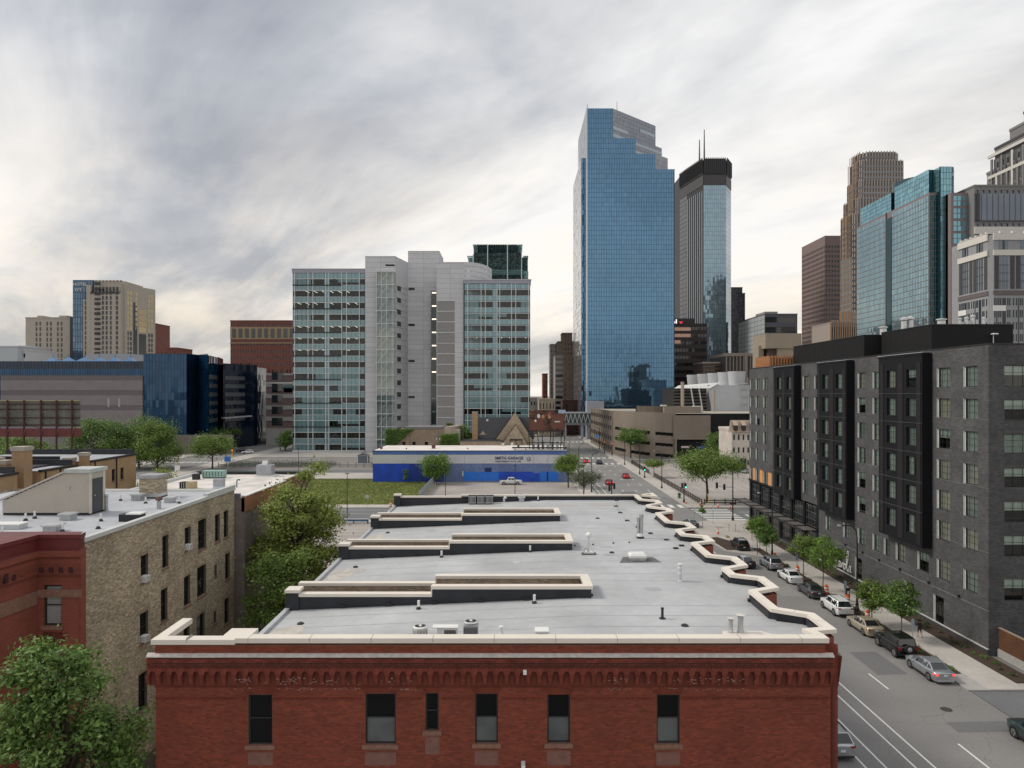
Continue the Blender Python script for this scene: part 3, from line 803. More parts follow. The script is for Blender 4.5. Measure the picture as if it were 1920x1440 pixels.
# light wells: brick inside, black flashing outside, cream copings that step up half way
for i,(Y0,Y1,xr,sx) in enumerate(wells):
 zA,zB = 14.0,14.38
 t = .30
 inner = [(XLft,Y0 + t),(xr - t,Y0 + t),(xr - t,Y1 - t),(XLft,Y1 - t)]
 mb = MB()
 for (a,b),(c,d),z_ in zip([inner[0],(sx,Y0 + t),inner[1],inner[2],(sx,Y1 - t)],[(sx,Y0 + t),inner[1],inner[2],(sx,Y1 - t),inner[3]],(zA,zB,zB,zB,zA)): mb.quad((a,b,2),(c,d,2),(c,d,z_ - .14),(a,b,z_ - .14))
 mb.build('light_well_wall',m_tantex,bb)
 mb = MB()
 zl = rz_(XLft) - .1
 for y,sgn in ((Y0,1),(Y1,-1)):
  for a,b,zt_ in ((XLft,sx,zA),(sx,xr,zB)):
   ya,yb = (y,y + t - .01) if sgn == 1 else (y - t + .01,y)
   mb.box(a,b,ya,yb,zl,zt_ - .12)
 mb.box(xr - t + .01,xr,Y0 + .02,Y1 - .02,zl,zB - .125)
 mb.build('well_parapet',m_flash,bb)
 for nm,y,ex in (('coping',Y0 - .07,0),('coping',Y1 - t - .05,0)):
  z0,z1 = (zA,zB)
  MB().box(XLft - .08,sx,y,y + t + .14,z0 - .15,z0).build(nm,m_coping,bb)
  MB().box(sx - .0,xr + .07,y,y + t + .14,z1 - .15,z1 + .003).build(nm,m_coping,bb)
  MB().box(sx - .05,sx + .012,y - .004,y + t + .144,z0 - .1,z1 - .02).build(nm,m_coping,bb)
 mb = MB(); mb.box(xr - t - .07,xr + .075,Y0 + t + .07,Y1 - t - .05,zB - .15,zB + .004); mb.build('coping',m_coping,bb)
 MB().box(XLft - .1,XLft + .55,Y0 - .08,Y0 + .62,12.9,zA + .05).build('corner_pier',[m_flash],bb)
 MB().box(XLft - .14,XLft + .6,Y0 - .12,Y0 + .66,zA + .052,zA + .2).build('pier_cap',m_coping,bb)
 for k in range(5):
  xk = XLft + 2.6 + k * 2.3
  if xk < xr - .3: MB().box(xk,xk + .28,Y0 - .09,Y0 - .002,rz_(xk) + .02,rz_(xk) + .17).build('scupper',m_black,bb)
# rear parapet, stepping up to the right
for a,b,z in ((XLft,-4.9,14.15),(-4.9,1.1,14.28),(1.1,11.9,ZC)):
 MB().box(a,b,YB - .28,YB,13.0,z - .14).build('rear_parapet',m_flash,bb)
 MB().box(a - (.05 if a < -10 else -.001),b + .05,YB - .36,YB + .06,z - .14,z).build('coping',m_coping,bb)
MB().box(XLft - .1,XLft + .5,YB - .5,YB + .1,12.9,14.2).build('corner_pier',m_flash,bb)
MB().box(XLft - .14,XLft + .55,YB - .56,YB + .14,14.205,14.35).build('pier_cap',m_coping,bb)
# ---- things standing on the roof
def roof_at(x,y,dz=0.0):
 """where the ray of a photo pixel meets this roof"""
 z = 13.9
 for _ in range(6):
  Y = F * (H - z) / (y - 738.0); X = (x - 960.0) * Y / F; z = rz_(X)
 return Vector((X,Y,z + dz))
def vent_pipe(p,label,h=.42,m=None):
 o = thing('vent_pipe',label,'vent',p,group='plumbing vents on the brick building roof')
 MB().lathe(0,0,[(.14,-.03),(.12,.05),(.08,.12)],12).local('boot',m_black,o)
 MB().lathe(0,0,[(.065,.1),(.065,h),(.05,h + .005)],12).local('pipe',m or m_white,o)
vl = [(785,1142,'white vent pipe on the roof before the nearest light well, left one'),(1002,1131,'white vent pipe on the roof before the nearest light well, at its middle'),
   (1108,1117,'white vent pipe at the right end of the nearest light well'),(828,1045,'white vent pipe on the roof before the second light well, left one'),
   (994,1035,'white vent pipe on the roof before the second light well, middle one'),(1035,1030,'white vent pipe near the right end of the second light well'),
   (852,984,'white vent pipe on the roof before the third light well, left one'),(979,977,'white vent pipe on the roof before the third light well, middle one'),
   (1020,977,'white vent pipe near the right end of the third light well'),(1009,939,'white vent pipe on the roof strip by the rear parapet')]
for x,y,l in vl: vent_pipe(roof_at(x,y),l)
o = thing('vent_pipe','thin black vent pipe alone on the open roof, right of centre','vent',roof_at(1242,1160))
MB().lathe(0,0,[(.16,-.02),(.14,.04),(.06,.07),(.06,.42),(.075,.44),(.075,.5),(.03,.51)],14).local('pipe',m_black,o)
o = thing('vent_pipe','stubby white vent pipe just behind the front coping','vent',roof_at(940,1196))
MB().lathe(0,0,[(.15,-.03),(.12,.1),(.08,.25),(.08,.4),(.11,.42),(.1,.5),(.03,.52)],12).local('pipe',m_white,o)
def flue(p,label,h,r,m=m_steel):
 o = thing('flue_pipe',label,'flue',p)
 MB().lathe(0,0,[(r * 1.5,-.03),(r * 1.3,.06),(r,.12),(r,h * .8),(r * .98,h * .8)],16).local('pipe',m,o,smooth=False)
 MB().lathe(0,0,[(r * 1.1,h * .76),(r * 1.15,h * .86),(r * 1.05,h * .88)],16).local('collar',m,o)
 MB().lathe(0,0,[(r * 1.75,h * .93),(r * 1.8,h * .95),(r * .4,h)],16).local('rain_cap',mat('pale_cap',(.66,.64,.6),.5,.3),o)
 mb = MB()
 for k in range(4):
  a = k * 1.57 + .4; mb.bar((r * 1.1 * math.cos(a),r * 1.1 * math.sin(a),h * .84),(r * 1.4 * math.cos(a),r * 1.4 * math.sin(a),h * .94),.015)
 mb.local('cap_strut',m,o)
flue((fx_(1371) * 1.02,YF + .62,ZC - .01),'steel flue with white cap on the front coping, shorter left one',.62,.085)
flue((fx_(1390) * 1.02,YF + .66,ZC - .01),'steel flue with white cap on the front coping, taller right one',.75,.11)
p = roof_at(1275,1090)
o = thing('flue_pipe','slim steel flue with two collars on the open roof','flue',p)
MB().lathe(0,0,[(.16,-.02),(.13,.08),(.1,.1),(.1,.95),(.04,.96)],14).local('pipe',m_alu,o)
for z in (.42,.72,.9): MB().lathe(0,0,[(.125,z),(.125,z + .07)],14).local('collar',m_white,o)
p = roof_at(1201,1009)
o = thing('chimney_pipe','tall twin steel chimney pipes standing on the roof beside the zigzag parapet','chimney',p)
MB().lathe(-.02,0,[(.28,-.03),(.26,.14)],16).local('boot',m_black,o)
MB().lathe(-.02,0,[(.24,.14),(.2,.3),(.15,.34)],16).local('collar',m_white,o)
MB().lathe(.06,0,[(.13,.3),(.13,1.45),(.16,1.5),(.16,1.68),(.06,1.7)],16).local('pipe',m_steel,o)
MB().lathe(-.16,.02,[(.10,.3),(.10,1.3),(.13,1.34),(.13,1.46),(.04,1.48)],14).local('pipe',m_steel,o)
# skylight hatch on its dark pad
p = roof_at(1195,1050)
o = thing('roof_hatch','white skylight hatch on a dark pad on the grey roof','skylight',p)
MB().prism([(-1.2,-.75),(1.35,-.6),(1.1,.75),(-.75,.8)],.0,.012).local('pad',mat('dark_pad',(.13,.13,.135),.9,var=.2),o)
MB().box(-.46,.46,-.36,.40,.012,.2).local('curb',m_steel,o)
MB().box(-.52,.52,-.42,.46,.2,.34).local('rim',m_white,o,bevel=.01)
MB().add([(-.5,-.4,.34),(.5,-.4,.34),(.5,.44,.34),(-.5,.44,.34),(-.4,-.3,.45),(.4,-.3,.45),(.4,.34,.45),(-.4,.34,.45)],
   [(0,1,5,4),(1,2,6,5),(2,3,7,6),(3,0,4,7),(4,5,6,7)]).local('dome',m_white,o)
# antenna mast with white dome on a ballast sled
p = roof_at(1104,1039)
o = thing('antenna_mast','white dish antenna mast on a weighted sled on the roof','antenna',p)
MB().box(-.45,.45,-.22,.22,.0,.07).local('sled',mat('sled',(.10,.10,.10),.7),o)
MB().box(-.3,.3,-.14,.14,.07,.14).local('ballast',m_white,o)
MB().tube((0,0,.14),(0,0,1.05),.035,.03,8).tube((0,0,1.4),(0,0,1.65),.012,.01,6).local('mast',m_alu,o)
mb = MB()
for s_ in (-1,1): mb.tube((.3 * s_,0,.14),(0,0,.75),.012,.012,6)
mb.local('brace',m_steel,o)
mb = MB(); prof = []
for k in range(9): t = math.pi * k / 8; prof.append((max(.002,.19 * math.sin(t)),1.22 - .19 * math.cos(t)))
mb.lathe(0,0,prof,18); mb.local('dish',m_white,o,smooth=True)
mb = MB()
for k in range(14): a,b = 2 * math.pi * k / 14,2 * math.pi * (k + 1) / 14; mb.tube((-.2 + .13 * math.cos(a),-.12,.25 + .13 * math.sin(a)),(-.2 + .13 * math.cos(b),-.12,.25 + .13 * math.sin(b)),.014,n=5)
mb.local('cable_coil',m_black,o)
# lightning cable with its black feet
o = thing('roof_cable','thin pale cable on small black blocks curving across the grey roof','cable',roof_at(1160,960))
cpx = [(1165,921),(1161,930),(1156,939),(1155,950),(1163,962),(1176,977),(1196,989),(1220,1001),(1250,1013),(1278,1024),(1267,1029)]
cpp = [roof_at(x,y,.06) for x,y in cpx]
mb = MB(); mb.path(cpp[:-1],.012,5); mb.path([cpp[-1],roof_at(1180,1033,.05),roof_at(1150,1035,.05),roof_at(1078,1024,.05)],.01,5); mb.build('cable',m_alu,o)
for q in cpp[1:]: MB().box(q.x - .17,q.x + .17,q.y - .1,q.y + .1,q.z - .06,q.z + .04).build('cable_block',m_black,o,bevel=.02)
for x,y in ((1078,1024),(1112,1022),(1150,1019),(1180,1018)):
 q = roof_at(x,y); MB().lathe(q.x,q.y,[(.06,q.z - .01),(.05,q.z + .09)],8).build('cable_foot',m_black,o)
# air conditioning plant behind the front coping
def fan_unit(p,label,r,h,sq=False):
 o = thing('air_conditioner',label,'air conditioner',p)
 if sq: MB().box(-r,r,-r,r,.05,h).local('casing',mat('grey_casing',(.33,.34,.35),.5,.3),o,bevel=.04)
 else: MB().lathe(0,0,[(r,.05),(r,h),(r * .95,h + .02)],20).local('casing',mat('beige_casing',(.55,.54,.5),.5),o)
 MB().lathe(0,0,[(r * .98,h + .02),(r * .98,h + .06),(r * .8,h + .09)],20).local('top_ring',m_white if not sq else m_alu,o)
 mb = MB()
 for k in range(10): a = k * math.pi / 10; mb.bar((r * .8 * math.cos(a),r * .8 * math.sin(a),h + .1),(-r * .8 * math.cos(a),-r * .8 * math.sin(a),h + .1),.012)
 mb.local('fan_guard',m_black,o)
 MB().lathe(0,0,[(r * .78,h + .07),(r * .78,h + .085)],18).local('fan_opening',m_black,o)
 MB().lathe(0,0,[(.07,h + .09),(.07,h + .12)],10).local('motor_cap',m_white,o)
 mb = MB()
 for k in range(14):
  a = 2 * math.pi * k / 14
  if not sq: mb.bar((r * 1.005 * math.cos(a),r * 1.005 * math.sin(a),.12),(r * 1.005 * math.cos(a),r * 1.005 * math.sin(a),h - .04),.012)
  else:
   z = .12 + k * (h - .2) / 14; mb.bar((-r - .004,-r - .004,z),(r + .004,-r - .004,z),.012)
 mb.local('louvre',m_black,o)
 for k in range(4): MB().box(-r * .7 + (k % 2) * r * 1.3,-r * .6 + (k % 2) * r * 1.3,-r * .7 + (k // 2) * r * 1.3,-r * .6 + (k // 2) * r * 1.3,-.05,.05).local('foot',m_black,o)
q = roof_at(788,1205); fan_unit(q,'round beige air conditioner behind the front coping, leftmost of three',.3,.62)
q = roof_at(883,1201); fan_unit(q,'square grey air conditioner with round fan on top, rightmost of three',.3,.74,True)
q = roof_at(839,1205)
o = thing('air_conditioner','flat white air conditioner with dark front grille, between two fan units','air conditioner',q)
MB().box(-.42,.42,-.16,.16,.06,.66).local('casing',m_white,o,bevel=.02)
MB().box(-.12,.36,-.172,-.16,.12,.58).local('grille',m_dark,o)
mb = MB()
for k in range(7): mb.box(-.12 + k * .08,-.11 + k * .08,-.18,-.172,.12,.58)
for k in range(6): mb.box(-.12,.36,-.18,-.172,.14 + k * .08,.15 + k * .08)
mb.local('grille_bar',m_alu,o)
MB().box(-.62,.45,-.2,.22,.665,.70).local('rain_board',m_white,o)
for s_ in (-.3,.3): MB().box(s_ - .04,s_ + .04,-.15,.15,-.05,.06).local('foot',m_black,o)
q = roof_at(1016,1203)
o = thing('box_vent','square box vent with white lid behind the front coping','vent',q)
MB().box(-.22,.22,-.22,.22,-.04,.42).local('box',mat('blue_grey_metal',(.33,.38,.42),.5,.3),o)
MB().box(-.29,.29,-.29,.29,.42,.52).local('lid',m_white,o,bevel=.01)
# plant by the rear parapet
for k,x in enumerate((886,902,918)):
 q = roof_at(x,945)
 o = thing('condenser',('black-framed condenser unit by the rear parapet, left of three','black-framed condenser unit by the rear parapet, middle of three','black-framed condenser unit by the rear parapet, right of three')[k],'air conditioner',q,group='condensers by the rear parapet')
 MB().box(-.36,.36,-.3,.3,.08,.8).local('casing',mat('dark_casing',(.06,.06,.065),.5,.3),o)
 mb = MB()
 for i in range(6): mb.box(-.33 + i * .12,-.3 + i * .12,-.33,-.3,.12,.76)
 for z in (.12,.72): mb.box(-.36,.36,-.34,-.33,z,z + .05)
 mb.local('grille_bar',m_alu,o)
 MB().box(-.38,.38,-.32,.32,.8,.84).local('lid',m_black,o)
 MB().box(-.3,.3,-.2,.2,-.05,.08).local('stand',m_black,o)
q = roof_at(978,940)
o = thing('box_vent','grey box vent with pale lid by the rear parapet','vent',q)
MB().box(-.25,.25,-.25,.25,-.04,.35).local('box',m_steel,o)
MB().box(-.36,.36,-.36,.36,.35,.62).local('lid',m_alu,o,bevel=.02)
q = roof_at(945,941)
o = thing('exhaust_elbow','white bent exhaust pipe beside the rear condensers','vent',q)
MB().tube((0,0,-.03),(0,0,.35),.1,.1,12).tube((0,0,.33),(.2,-.1,.48),.12,.14,12).local('elbow',m_white,o)
# ================================================================== left: tan-sided building with red brick front
XT,YT0,YT1,ZT2 = -22.2,36.4,56.7,16.4
lb = thing('tan_sided_building','older building with tan brick side, red brick front and grey roof, at left','building',(XT,YT0,0))
tw = []          # openings of the tan side wall, from the photo: px left, px right, top, bottom
def tanrect(xa,xb,yt,yb):
 ya,yb_ = -XT * F / (960 - xa),-XT * F / (960 - xb)
 ym = (ya + yb_) / 2
 return (ya - YT0,H - (yb - 738) * ym / F - 2.0,yb_ - YT0,H - (yt - 738) * ym / F - 2.0)
c1 = lambda x,y: (x * .4305,820 + y * .4305)
src = [(612,645,510,630),(706,733,428,568),(804,830,390,490),(862,898,358,486),(936,957,336,454),(974,994,320,436),
    (608,645,760,890),(700,729,658,800),(800,828,604,732),(858,897,560,690),(933,944,556,606),(980,1001,504,618),
    (602,640,1025,1190),(798,825,823,950),(855,892,770,900),(930,942,756,810),(977,998,698,812),(700,727,900,1040),(930,942,930,990),(977,998,890,1000)]
for a,b,t,c in src:
 (xa,yt),(xb,yb) = c1(a,t),c1(b,c)
 tw.append(tanrect(xa,xb,yt,yb))
WT = YT1 - YT0; HT = ZT2 - .1 - 2.0
mb = MB(); holes(mb,(XT,YT0,2.0),(0,1,0),WT,HT,tw,.22); mb.quad((XT,YT0,0),(XT,YT1,0),(XT,YT1,2),(XT,YT0,2))
mb.build('side_wall',mat('tan_mortar',(.15,.125,.1),.95,var=.25,scale=2),lb)
mb = MB(); bricks(mb,(XT,YT0,2.0),(0,1,0),WT,HT,tw,.205,.0735,.013,.015,seed=9,jit=.005)
mb.build('brickwork',m_tanbrick,lb,kind='stuff')
for k,r in enumerate(tw):
 w_,h_ = r[2] - r[0],r[3] - r[1]
 y0,y1,z0,z1 = YT0 + r[0],YT0 + r[2],2 + r[1],2 + r[3]
 w = MB(); x = XT - .15
 w.box(x - .06,x,y0,y0 + .05,z0,z1); w.box(x - .06,x,y1 - .05,y1,z0,z1)
 w.box(x - .06,x,y0 + .05,y1 - .05,z1 - .06,z1); w.box(x - .06,x,y0 + .05,y1 - .05,z0,z0 + .05); w.box(x - .05,x + .01,y0 + .05,y1 - .05,(z0 + z1) / 2 - .02,(z0 + z1) / 2 + .02)
 wo_ = w.build('window',m_frame,lb)
 MB().quad((x - .03,y0 + .05,z0 + .05),(x - .03,y1 - .05,z0 + .05),(x - .03,y1 - .05,z1 - .06),(x - .03,y0 + .05,z1 - .06)).build('pane',m_winglass,wo_)
 MB().box(XT - .1,XT + .07,y0 - .06,y1 + .06,z0 - .12,z0 - .003).build('sill',m_sand,lb)
 n = max(3,int(w_ / .09))
 for i in range(n + 1):                                              # arched head
  t = i / n - .5
  MB().bar((XT + .018,(y0 + y1) / 2 + t * w_,z1 + .03 - .16 * t * t),(XT + .018,(y0 + y1) / 2 + t * (w_ + .14),z1 + .21 - .2 * t * t),.03,.06).build('head_brick',m_tanbrick,lb)
for k,(i,dz) in enumerate(((0,0),(2,0),(6,0))):
 r = tw[i]; y0,y1,z0 = YT0 + r[0],YT0 + r[2],2 + r[1]
 o = thing('window_air_conditioner',('white window air conditioner with dangling cord, on the tan brick wall','small white window air conditioner, highest and farthest on the tan brick wall','white window air conditioner low on the tan brick wall')[k],'air conditioner',(XT,(y0 + y1) / 2,z0 + .01))
 MB().box(-.15,.24,-.26,.26,.0,.38).local('casing',m_white,o,bevel=.02)
 mb = MB()
 for q in range(6): mb.box(.24,.248,-.21,.21,.06 + q * .055,.08 + q * .055)
 mb.local('louvre',mat('vent_grey',(.2,.2,.2),.7),o)
 for s_ in (-.2,.2): MB().bar((.2,s_,.0),(.04,s_,-.24),.025).local('bracket',m_white,o)
# coping in two lengths (a step near the far end)
MB().box(XT - .25,XT + .1,YT0 + .3,YT0 + 15.2,ZT2 - .1,ZT2 + .12).build('coping',mat('grey_white_coping',(.55,.56,.55),.5,var=.06),lb)
MB().box(XT - .25,XT + .1,YT0 + 15.2,YT1,ZT2 - .1,ZT2 + .32).build('coping',MATS['grey_white_coping'],lb)
mb = MB(); mb.quad((XT,YT1,0),(-40,YT1,0),(-40,YT1,ZT2),(XT,YT1,ZT2)); mb.quad((-40,YT1,0),(-40,YT0,0),(-40,YT0,ZT2),(-40,YT1,ZT2)); mb.build('rear_wall',m_tantex,lb)
m_roof2 = mat('cool_grey_membrane',(.42,.435,.465),.8,var=.08,scale=2,stain=.16,stain_scale=.3)
MB().quad((-40,YT0,ZT2 - .25),(XT - .2,YT0,ZT2 - .25),(XT - .2,YT1,ZT2 - .2),(-40,YT1,ZT2 - .2)).build('roof',m_roof2,lb)
MB().box(-39,XT - .25,YT1 - .25,YT1 + .02,ZT2 - .3,ZT2 - .02).build('rear_coping',m_white,lb)
# red front with corner pier and stepping cornice
m_redp = mat('oxblood_paint',(.13,.022,.022),.5,var=.15)
fr = [(XT + .1,YT0),(-24.35,YT0),(-24.75,33.2),(-40,33.2)]
prof = [(0.0,0),(0.0,11.6),(.02,11.6),(.02,14.6),(.10,14.75),(.10,14.9),(.22,15.35),(.22,15.55),(.34,15.7),(.34,16.0),(.2,16.05),(.2,16.6),(.28,16.62),(.28,16.82)]
def offs(d):
 return [(fr[0][0] + d * .45,fr[0][1] - d),(fr[1][0] + d * .9,fr[1][1] - d),(fr[2][0] + d,fr[2][1] - d),(fr[3][0],fr[3][1] - d)]
wr = []
fo = offs(0)
hw = XZ(82,1097,YT0); hw2 = XZ(115.5,1173,YT0)
wrect = [(hw[0],hw2[1],hw2[0],hw[1]),(XZ(75,0,YT0)[0],9.9 - .8,XZ(115,0,YT0)[0],9.9 + 1.0)]
mb = MB()
ox = fr[1][0]
holes(mb,(ox,YT0,0),(1,0,0),fr[0][0] - ox,11.6 + 3.0,[(a - ox,b,c - ox,d) for a,b,c,d in wrect],.18)
mb.quad((fr[2][0],fr[2][1],0),(fr[1][0],fr[1][1],0),(fr[1][0],fr[1][1],14.6),(fr[2][0],fr[2][1],14.6))
mb.quad((fr[3][0],fr[3][1],0),(fr[2][0],fr[2][1],0),(fr[2][0],fr[2][1],14.6),(fr[3][0],fr[3][1],14.6))
mb.quad((fr[0][0],YT0,0),(fr[0][0],YT0 + .4,0),(fr[0][0],YT0 + .4,16),(fr[0][0],YT0,16))
mb.build('front_wall',m_redtex,lb)
for (d0,z0),(d1,z1) in zip(prof[3:],prof[4:]):
 A,B = offs(d0),offs(d1)
 mb = MB()
 for i in range(3): mb.quad((B[i][0],B[i][1],z1),(A[i][0],A[i][1],z0),(A[i + 1][0],A[i + 1][1],z0),(B[i + 1][0],B[i + 1][1],z1))
 mb.quad((A[0][0],A[0][1],z0),(B[0][0],B[0][1],z1),(B[0][0] - .2,YT0 + .5,z1),(A[0][0] - .2,YT0 + .5,z0))
 mb.build('cornice_course',m_redp if z0 > 15.9 else m_redtex,lb)
MB().add([(*offs(.28)[k],16.82) for k in range(4)] + [(-40,36.9,16.82),(XT - .1,36.9,16.82)],[(0,5,4,3,2,1)]).build('parapet_top',m_redp,lb)
# arcaded corbels; dark blocks paint in the shade of their niches
for i in range(4):
 a,b = (fr[0][0] - .25 - i * .5,YT0 - .13),None
 MB().box(a[0] - .32,a[0] - .10,YT0 - .16,YT0 - .1,14.85,15.3).build('corbel_niche',mat('niche_shade',(.05,.02,.018),.95),lb)
for i in range(5):
 t = .4 + i * .55
 MB().box(-24.62 + .12,-24.5 + .12,YT0 - t - .22,YT0 - t,14.85,15.3).build('corbel_niche',MATS['niche_shade'],lb)
MB().box(-24.3,fr[0][0] + .01,YT0 - .04,YT0,13.55,13.95).build('stone_band',m_sand,lb)
mb = MB(); mb.prism([(-24.35,YT0 - .02),(-24.72,33.25),(-24.68,33.2),(-24.3,YT0 - .05)],13.2,13.9); mb.build('stone_band',m_sand,lb)
for k,(a,b,c,d) in enumerate(wrect):
 w = MB(); y = YT0 + .1
 w.box(a,a + .08,y,y + .07,b,d); w.box(c - .08,c,y,y + .07,b,d); w.box(a + .08,c - .08,y,y + .07,d - .08,d); w.box(a + .08,c - .08,y,y + .07,b,b + .07); w.box(a + .08,c - .08,y - .01,y + .06,(b + d) / 2 - .03,(b + d) / 2 + .03)
 wo_ = w.build('window',m_frame,lb)
 mb = MB()
 for q in range(22): z = b + .08 + q * (d - b - .18) / 22; mb.quad((a + .09,y + .05,z),(c - .09,y + .05,z),(c - .09,y + .035,z + (d - b - .18) / 22 - .01),(a + .09,y + .035,z + (d - b - .18) / 22 - .01))
 mb.build('blind',mat('pale_blind',(.36,.38,.38),.5),wo_)
 MB().box(a - .1,c + .1,YT0 - .1,YT0 + .1,b - .2,b - .002).build('sill',m_sand,lb)
 if k == 0:
  MB().box(a - .02,c + .02,YT0 - .012,YT0 - .002,b - .85,b - .35).build('grille_recess',MATS['recess_shade'],lb)  # flat dark sheet painted as the shade of a recess
  lt = MB()
  for i in range(12):
   x0 = a + i * .11
   lt.bar((x0,YT0 - .02,b - .85),(min(x0 + .3,c),YT0 - .02,b - .36),.025); lt.bar((min(x0 + .3,c),YT0 - .022,b - .85),(x0,YT0 - .022,b - .36),.025)
  lt.build('lattice',m_darkbrick,lb)
# things on that roof
def roof2(x,y,z=ZT2 - .22): Y = F * (H - z) / (y - 738.0); return ((x - 960) * Y / F,Y,z)
m_siding = mat('putty_siding',(.47,.43,.37),.7,var=.05)
bx0,by0,_ = roof2(10,968);
o = thing('stair_bulkhead','beige clapboard stair bulkhead with sloping roof and grey door','bulkhead',roof2(168,966))
L0,L1,dp = -5.6,0.0,1.7       # length runs to the left of the door corner
hb,ht_ = .9,2.75
pl = [(L0,.15),(L1,.15),(L1,ht_),(L1 - 1.55,ht_ - .05),(L0,hb)]
mb = MB(); mb.add([(x,0,z) for x,z in pl] + [(x,dp,z) for x,z in pl],[(0,1,2,3,4),(9,8,7,6,5),(1,6,7,2),(4,9,5,0)]); mb.local('wall',m_siding,o)
nb = 20
for k in range(nb):                                                     # clapboards
 z = .17 + k * .125
 xr_ = L1 - .02; xl_ = L0 if z < hb else L0 + (z + .06 - hb) / (ht_ - .05 - hb) * (L1 - 1.55 - L0)
 if z > ht_ - .12: break
 MB().add([(xl_,-.004,z + .115),(xr_,-.004,z + .115),(xr_,-.022,z),(xl_,-.022,z),(xl_,0,z),(xr_,0,z)],[(3,2,1,0),(4,5,2,3)]).local('clapboard',m_siding,o)
MB().add([(L0 - .1,-.12,hb + .02),(L1 - 1.55,-.12,ht_ + .0),(L1 - 1.55,dp + .1,ht_ + .0),(L0 - .1,dp + .1,hb + .02),(L0 - .1,-.12,hb + .14),(L1 - 1.55,-.12,ht_ + .12),(L1 - 1.55,dp + .1,ht_ + .12),(L0 - .1,dp + .1,hb + .14)],
   [(4,5,6,7),(0,1,5,4),(3,0,4,7),(2,3,7,6),(3,2,1,0)]).local('sloping_roof',mat('bulkhead_roof',(.5,.47,.42),.6),o)
MB().box(L1 - 1.56,L1 + .12,-.14,dp + .12,ht_ - .02,ht_ + .22).local('flat_roof',mat('bulkhead_roof2',(.46,.49,.47),.6),o)
MB().box(L0 + .02,L1 - .01,.02,dp - .02,.0,.16).local('base',m_black,o)
MB().box(L1 - .02,L1 + .03,-.03,.22,.1,ht_ - .03).local('corner_board',mat('trim',(.6,.57,.48),.6),o)
MB().box(L1 + .0,L1 + .03,dp - .25,dp + .02,.1,ht_ - .03).local('corner_board',MATS['trim'],o)
dr = MB().box(L1,L1 + .06,.3,dp - .32,.14,2.3).local('door',mat('grey_door',(.055,.06,.067),.5),o)
MB().lathe(L1 + .1,.42,[(.03,1.18),(.035,1.22),(.03,1.26)],8).local('handle',m_alu,dr)
lamp = MB().tube((-.85 - .5,-.03,1.75),(-.85 - .45,-.1,1.82),.03).tube((-1.28,-.1,1.82),(-1.34,-.1,1.6),.05,.02); lamp.local('wall_light',m_alu,o)
def vent_box(x,y,s_,label,h=.32):
 o = thing('box_vent',label,'vent',roof2(x,y))
 MB().box(-s_ * .8,s_ * .8,-s_ * .8,s_ * .8,-.03,h).local('box',m_steel,o)
 MB().box(-s_,s_,-s_,s_,h,h + .1).local('lid',m_alu,o,bevel=.01)
vent_box(100,996,.46,'grey box vent nearest the red cornice on the left roof')
vent_box(128,974,.42,'grey box vent just in front of the beige bulkhead')
vent_box(259,938,.42,'grey box vent left of the brick chimney',.4)
vent_box(319,942,.36,'grey box vent right of the brick chimney')
for k,(x,y) in enumerate(((4,1003),(65,972),(48,976),(117,997),(184,991),(189,977),(226,939),(273,944),(336,944))):
 o = thing('vent_pipe',('white vent pipe at the left edge of the left roof','short white vent pipe at the foot of the beige bulkhead','grey vent pipe below the clapboard wall','white vent pipe beside the grey box vent near the red cornice',
       'white vent pipe close to the side coping, nearest one','white vent pipe close to the side coping, second one','white vent pipe right of the bulkhead door','white vent pipe before the brick chimney','white vent pipe far along the side coping')[k],'vent',roof2(x,y),group='vents on the left roof')
 MB().lathe(0,0,[(.15,-.02),(.1,.1),(.07,.14)],10).local('boot',m_black,o)
 MB().lathe(0,0,[(.06,.12),(.06,.45),(.03,.46)],10).local('pipe',m_white,o)
o = thing('flue_pipe','grey flue pipe standing right of the bulkhead door','flue',roof2(200,958)); MB().lathe(0,0,[(.13,-.02),(.13,.1),(.09,.12),(.09,1.05),(.03,1.06)],12).local('pipe',m_steel,o); MB().lathe(0,0,[(.11,1.0),(.11,1.12)],12).local('cap',m_alu,o)
o = thing('flue_pipe','rusty capped flue pipe by the brick chimney','flue',roof2(298,954)); MB().lathe(0,0,[(.14,-.02),(.14,.5),(.08,.52),(.08,.58)],12).local('pipe',m_steel,o); MB().lathe(0,0,[(.2,.58),(.24,.68),(.12,.82)],12).local('cap',mat('rust',(.14,.07,.06),.9),o)
o = thing('roof_curb','low black curb with white lid beside the side coping','roof curb',roof2(248,976)); MB().box(-.65,.65,-.35,.35,-.03,.42).local('curb',m_flash,o); MB().box(-.2,.7,-.4,.4,.42,.5).local('lid',m_white,o)
o = thing('skylight','flat white skylight at the left edge of the left roof','skylight',roof2(5,990)); MB().box(-1.3,1.2,-.4,.4,-.03,.22).local('curb',m_alu,o); MB().box(-1.35,1.25,-.45,.45,.22,.3).local('lid',m_white,o,bevel=.02)
q = roof2(300,929)
o = thing('brick_chimney','square mottled brick chimney with grey cap on the left roof','chimney',(q[0],q[1] - 1.0,q[2]))
mb = MB(); bricks(mb,(-.7,-.7,.35),(1,0,0),1.4,1.15,[],seed=3); bricks(mb,(.7,-.7,.35),(0,1,0),1.4,1.15,[],seed=4); mb.box(-.69,.69,-.69,.69,.3,1.5); mb.local('stack',m_tanbrick,o)
MB().box(-.74,.74,-.74,.74,.12,.36).local('flashing',m_alu,o); MB().box(-.72,.72,-.72,.72,-.05,.13).local('base',m_black,o); MB().box(-.78,.78,-.78,.78,1.5,1.75).local('cap',m_steel,o)
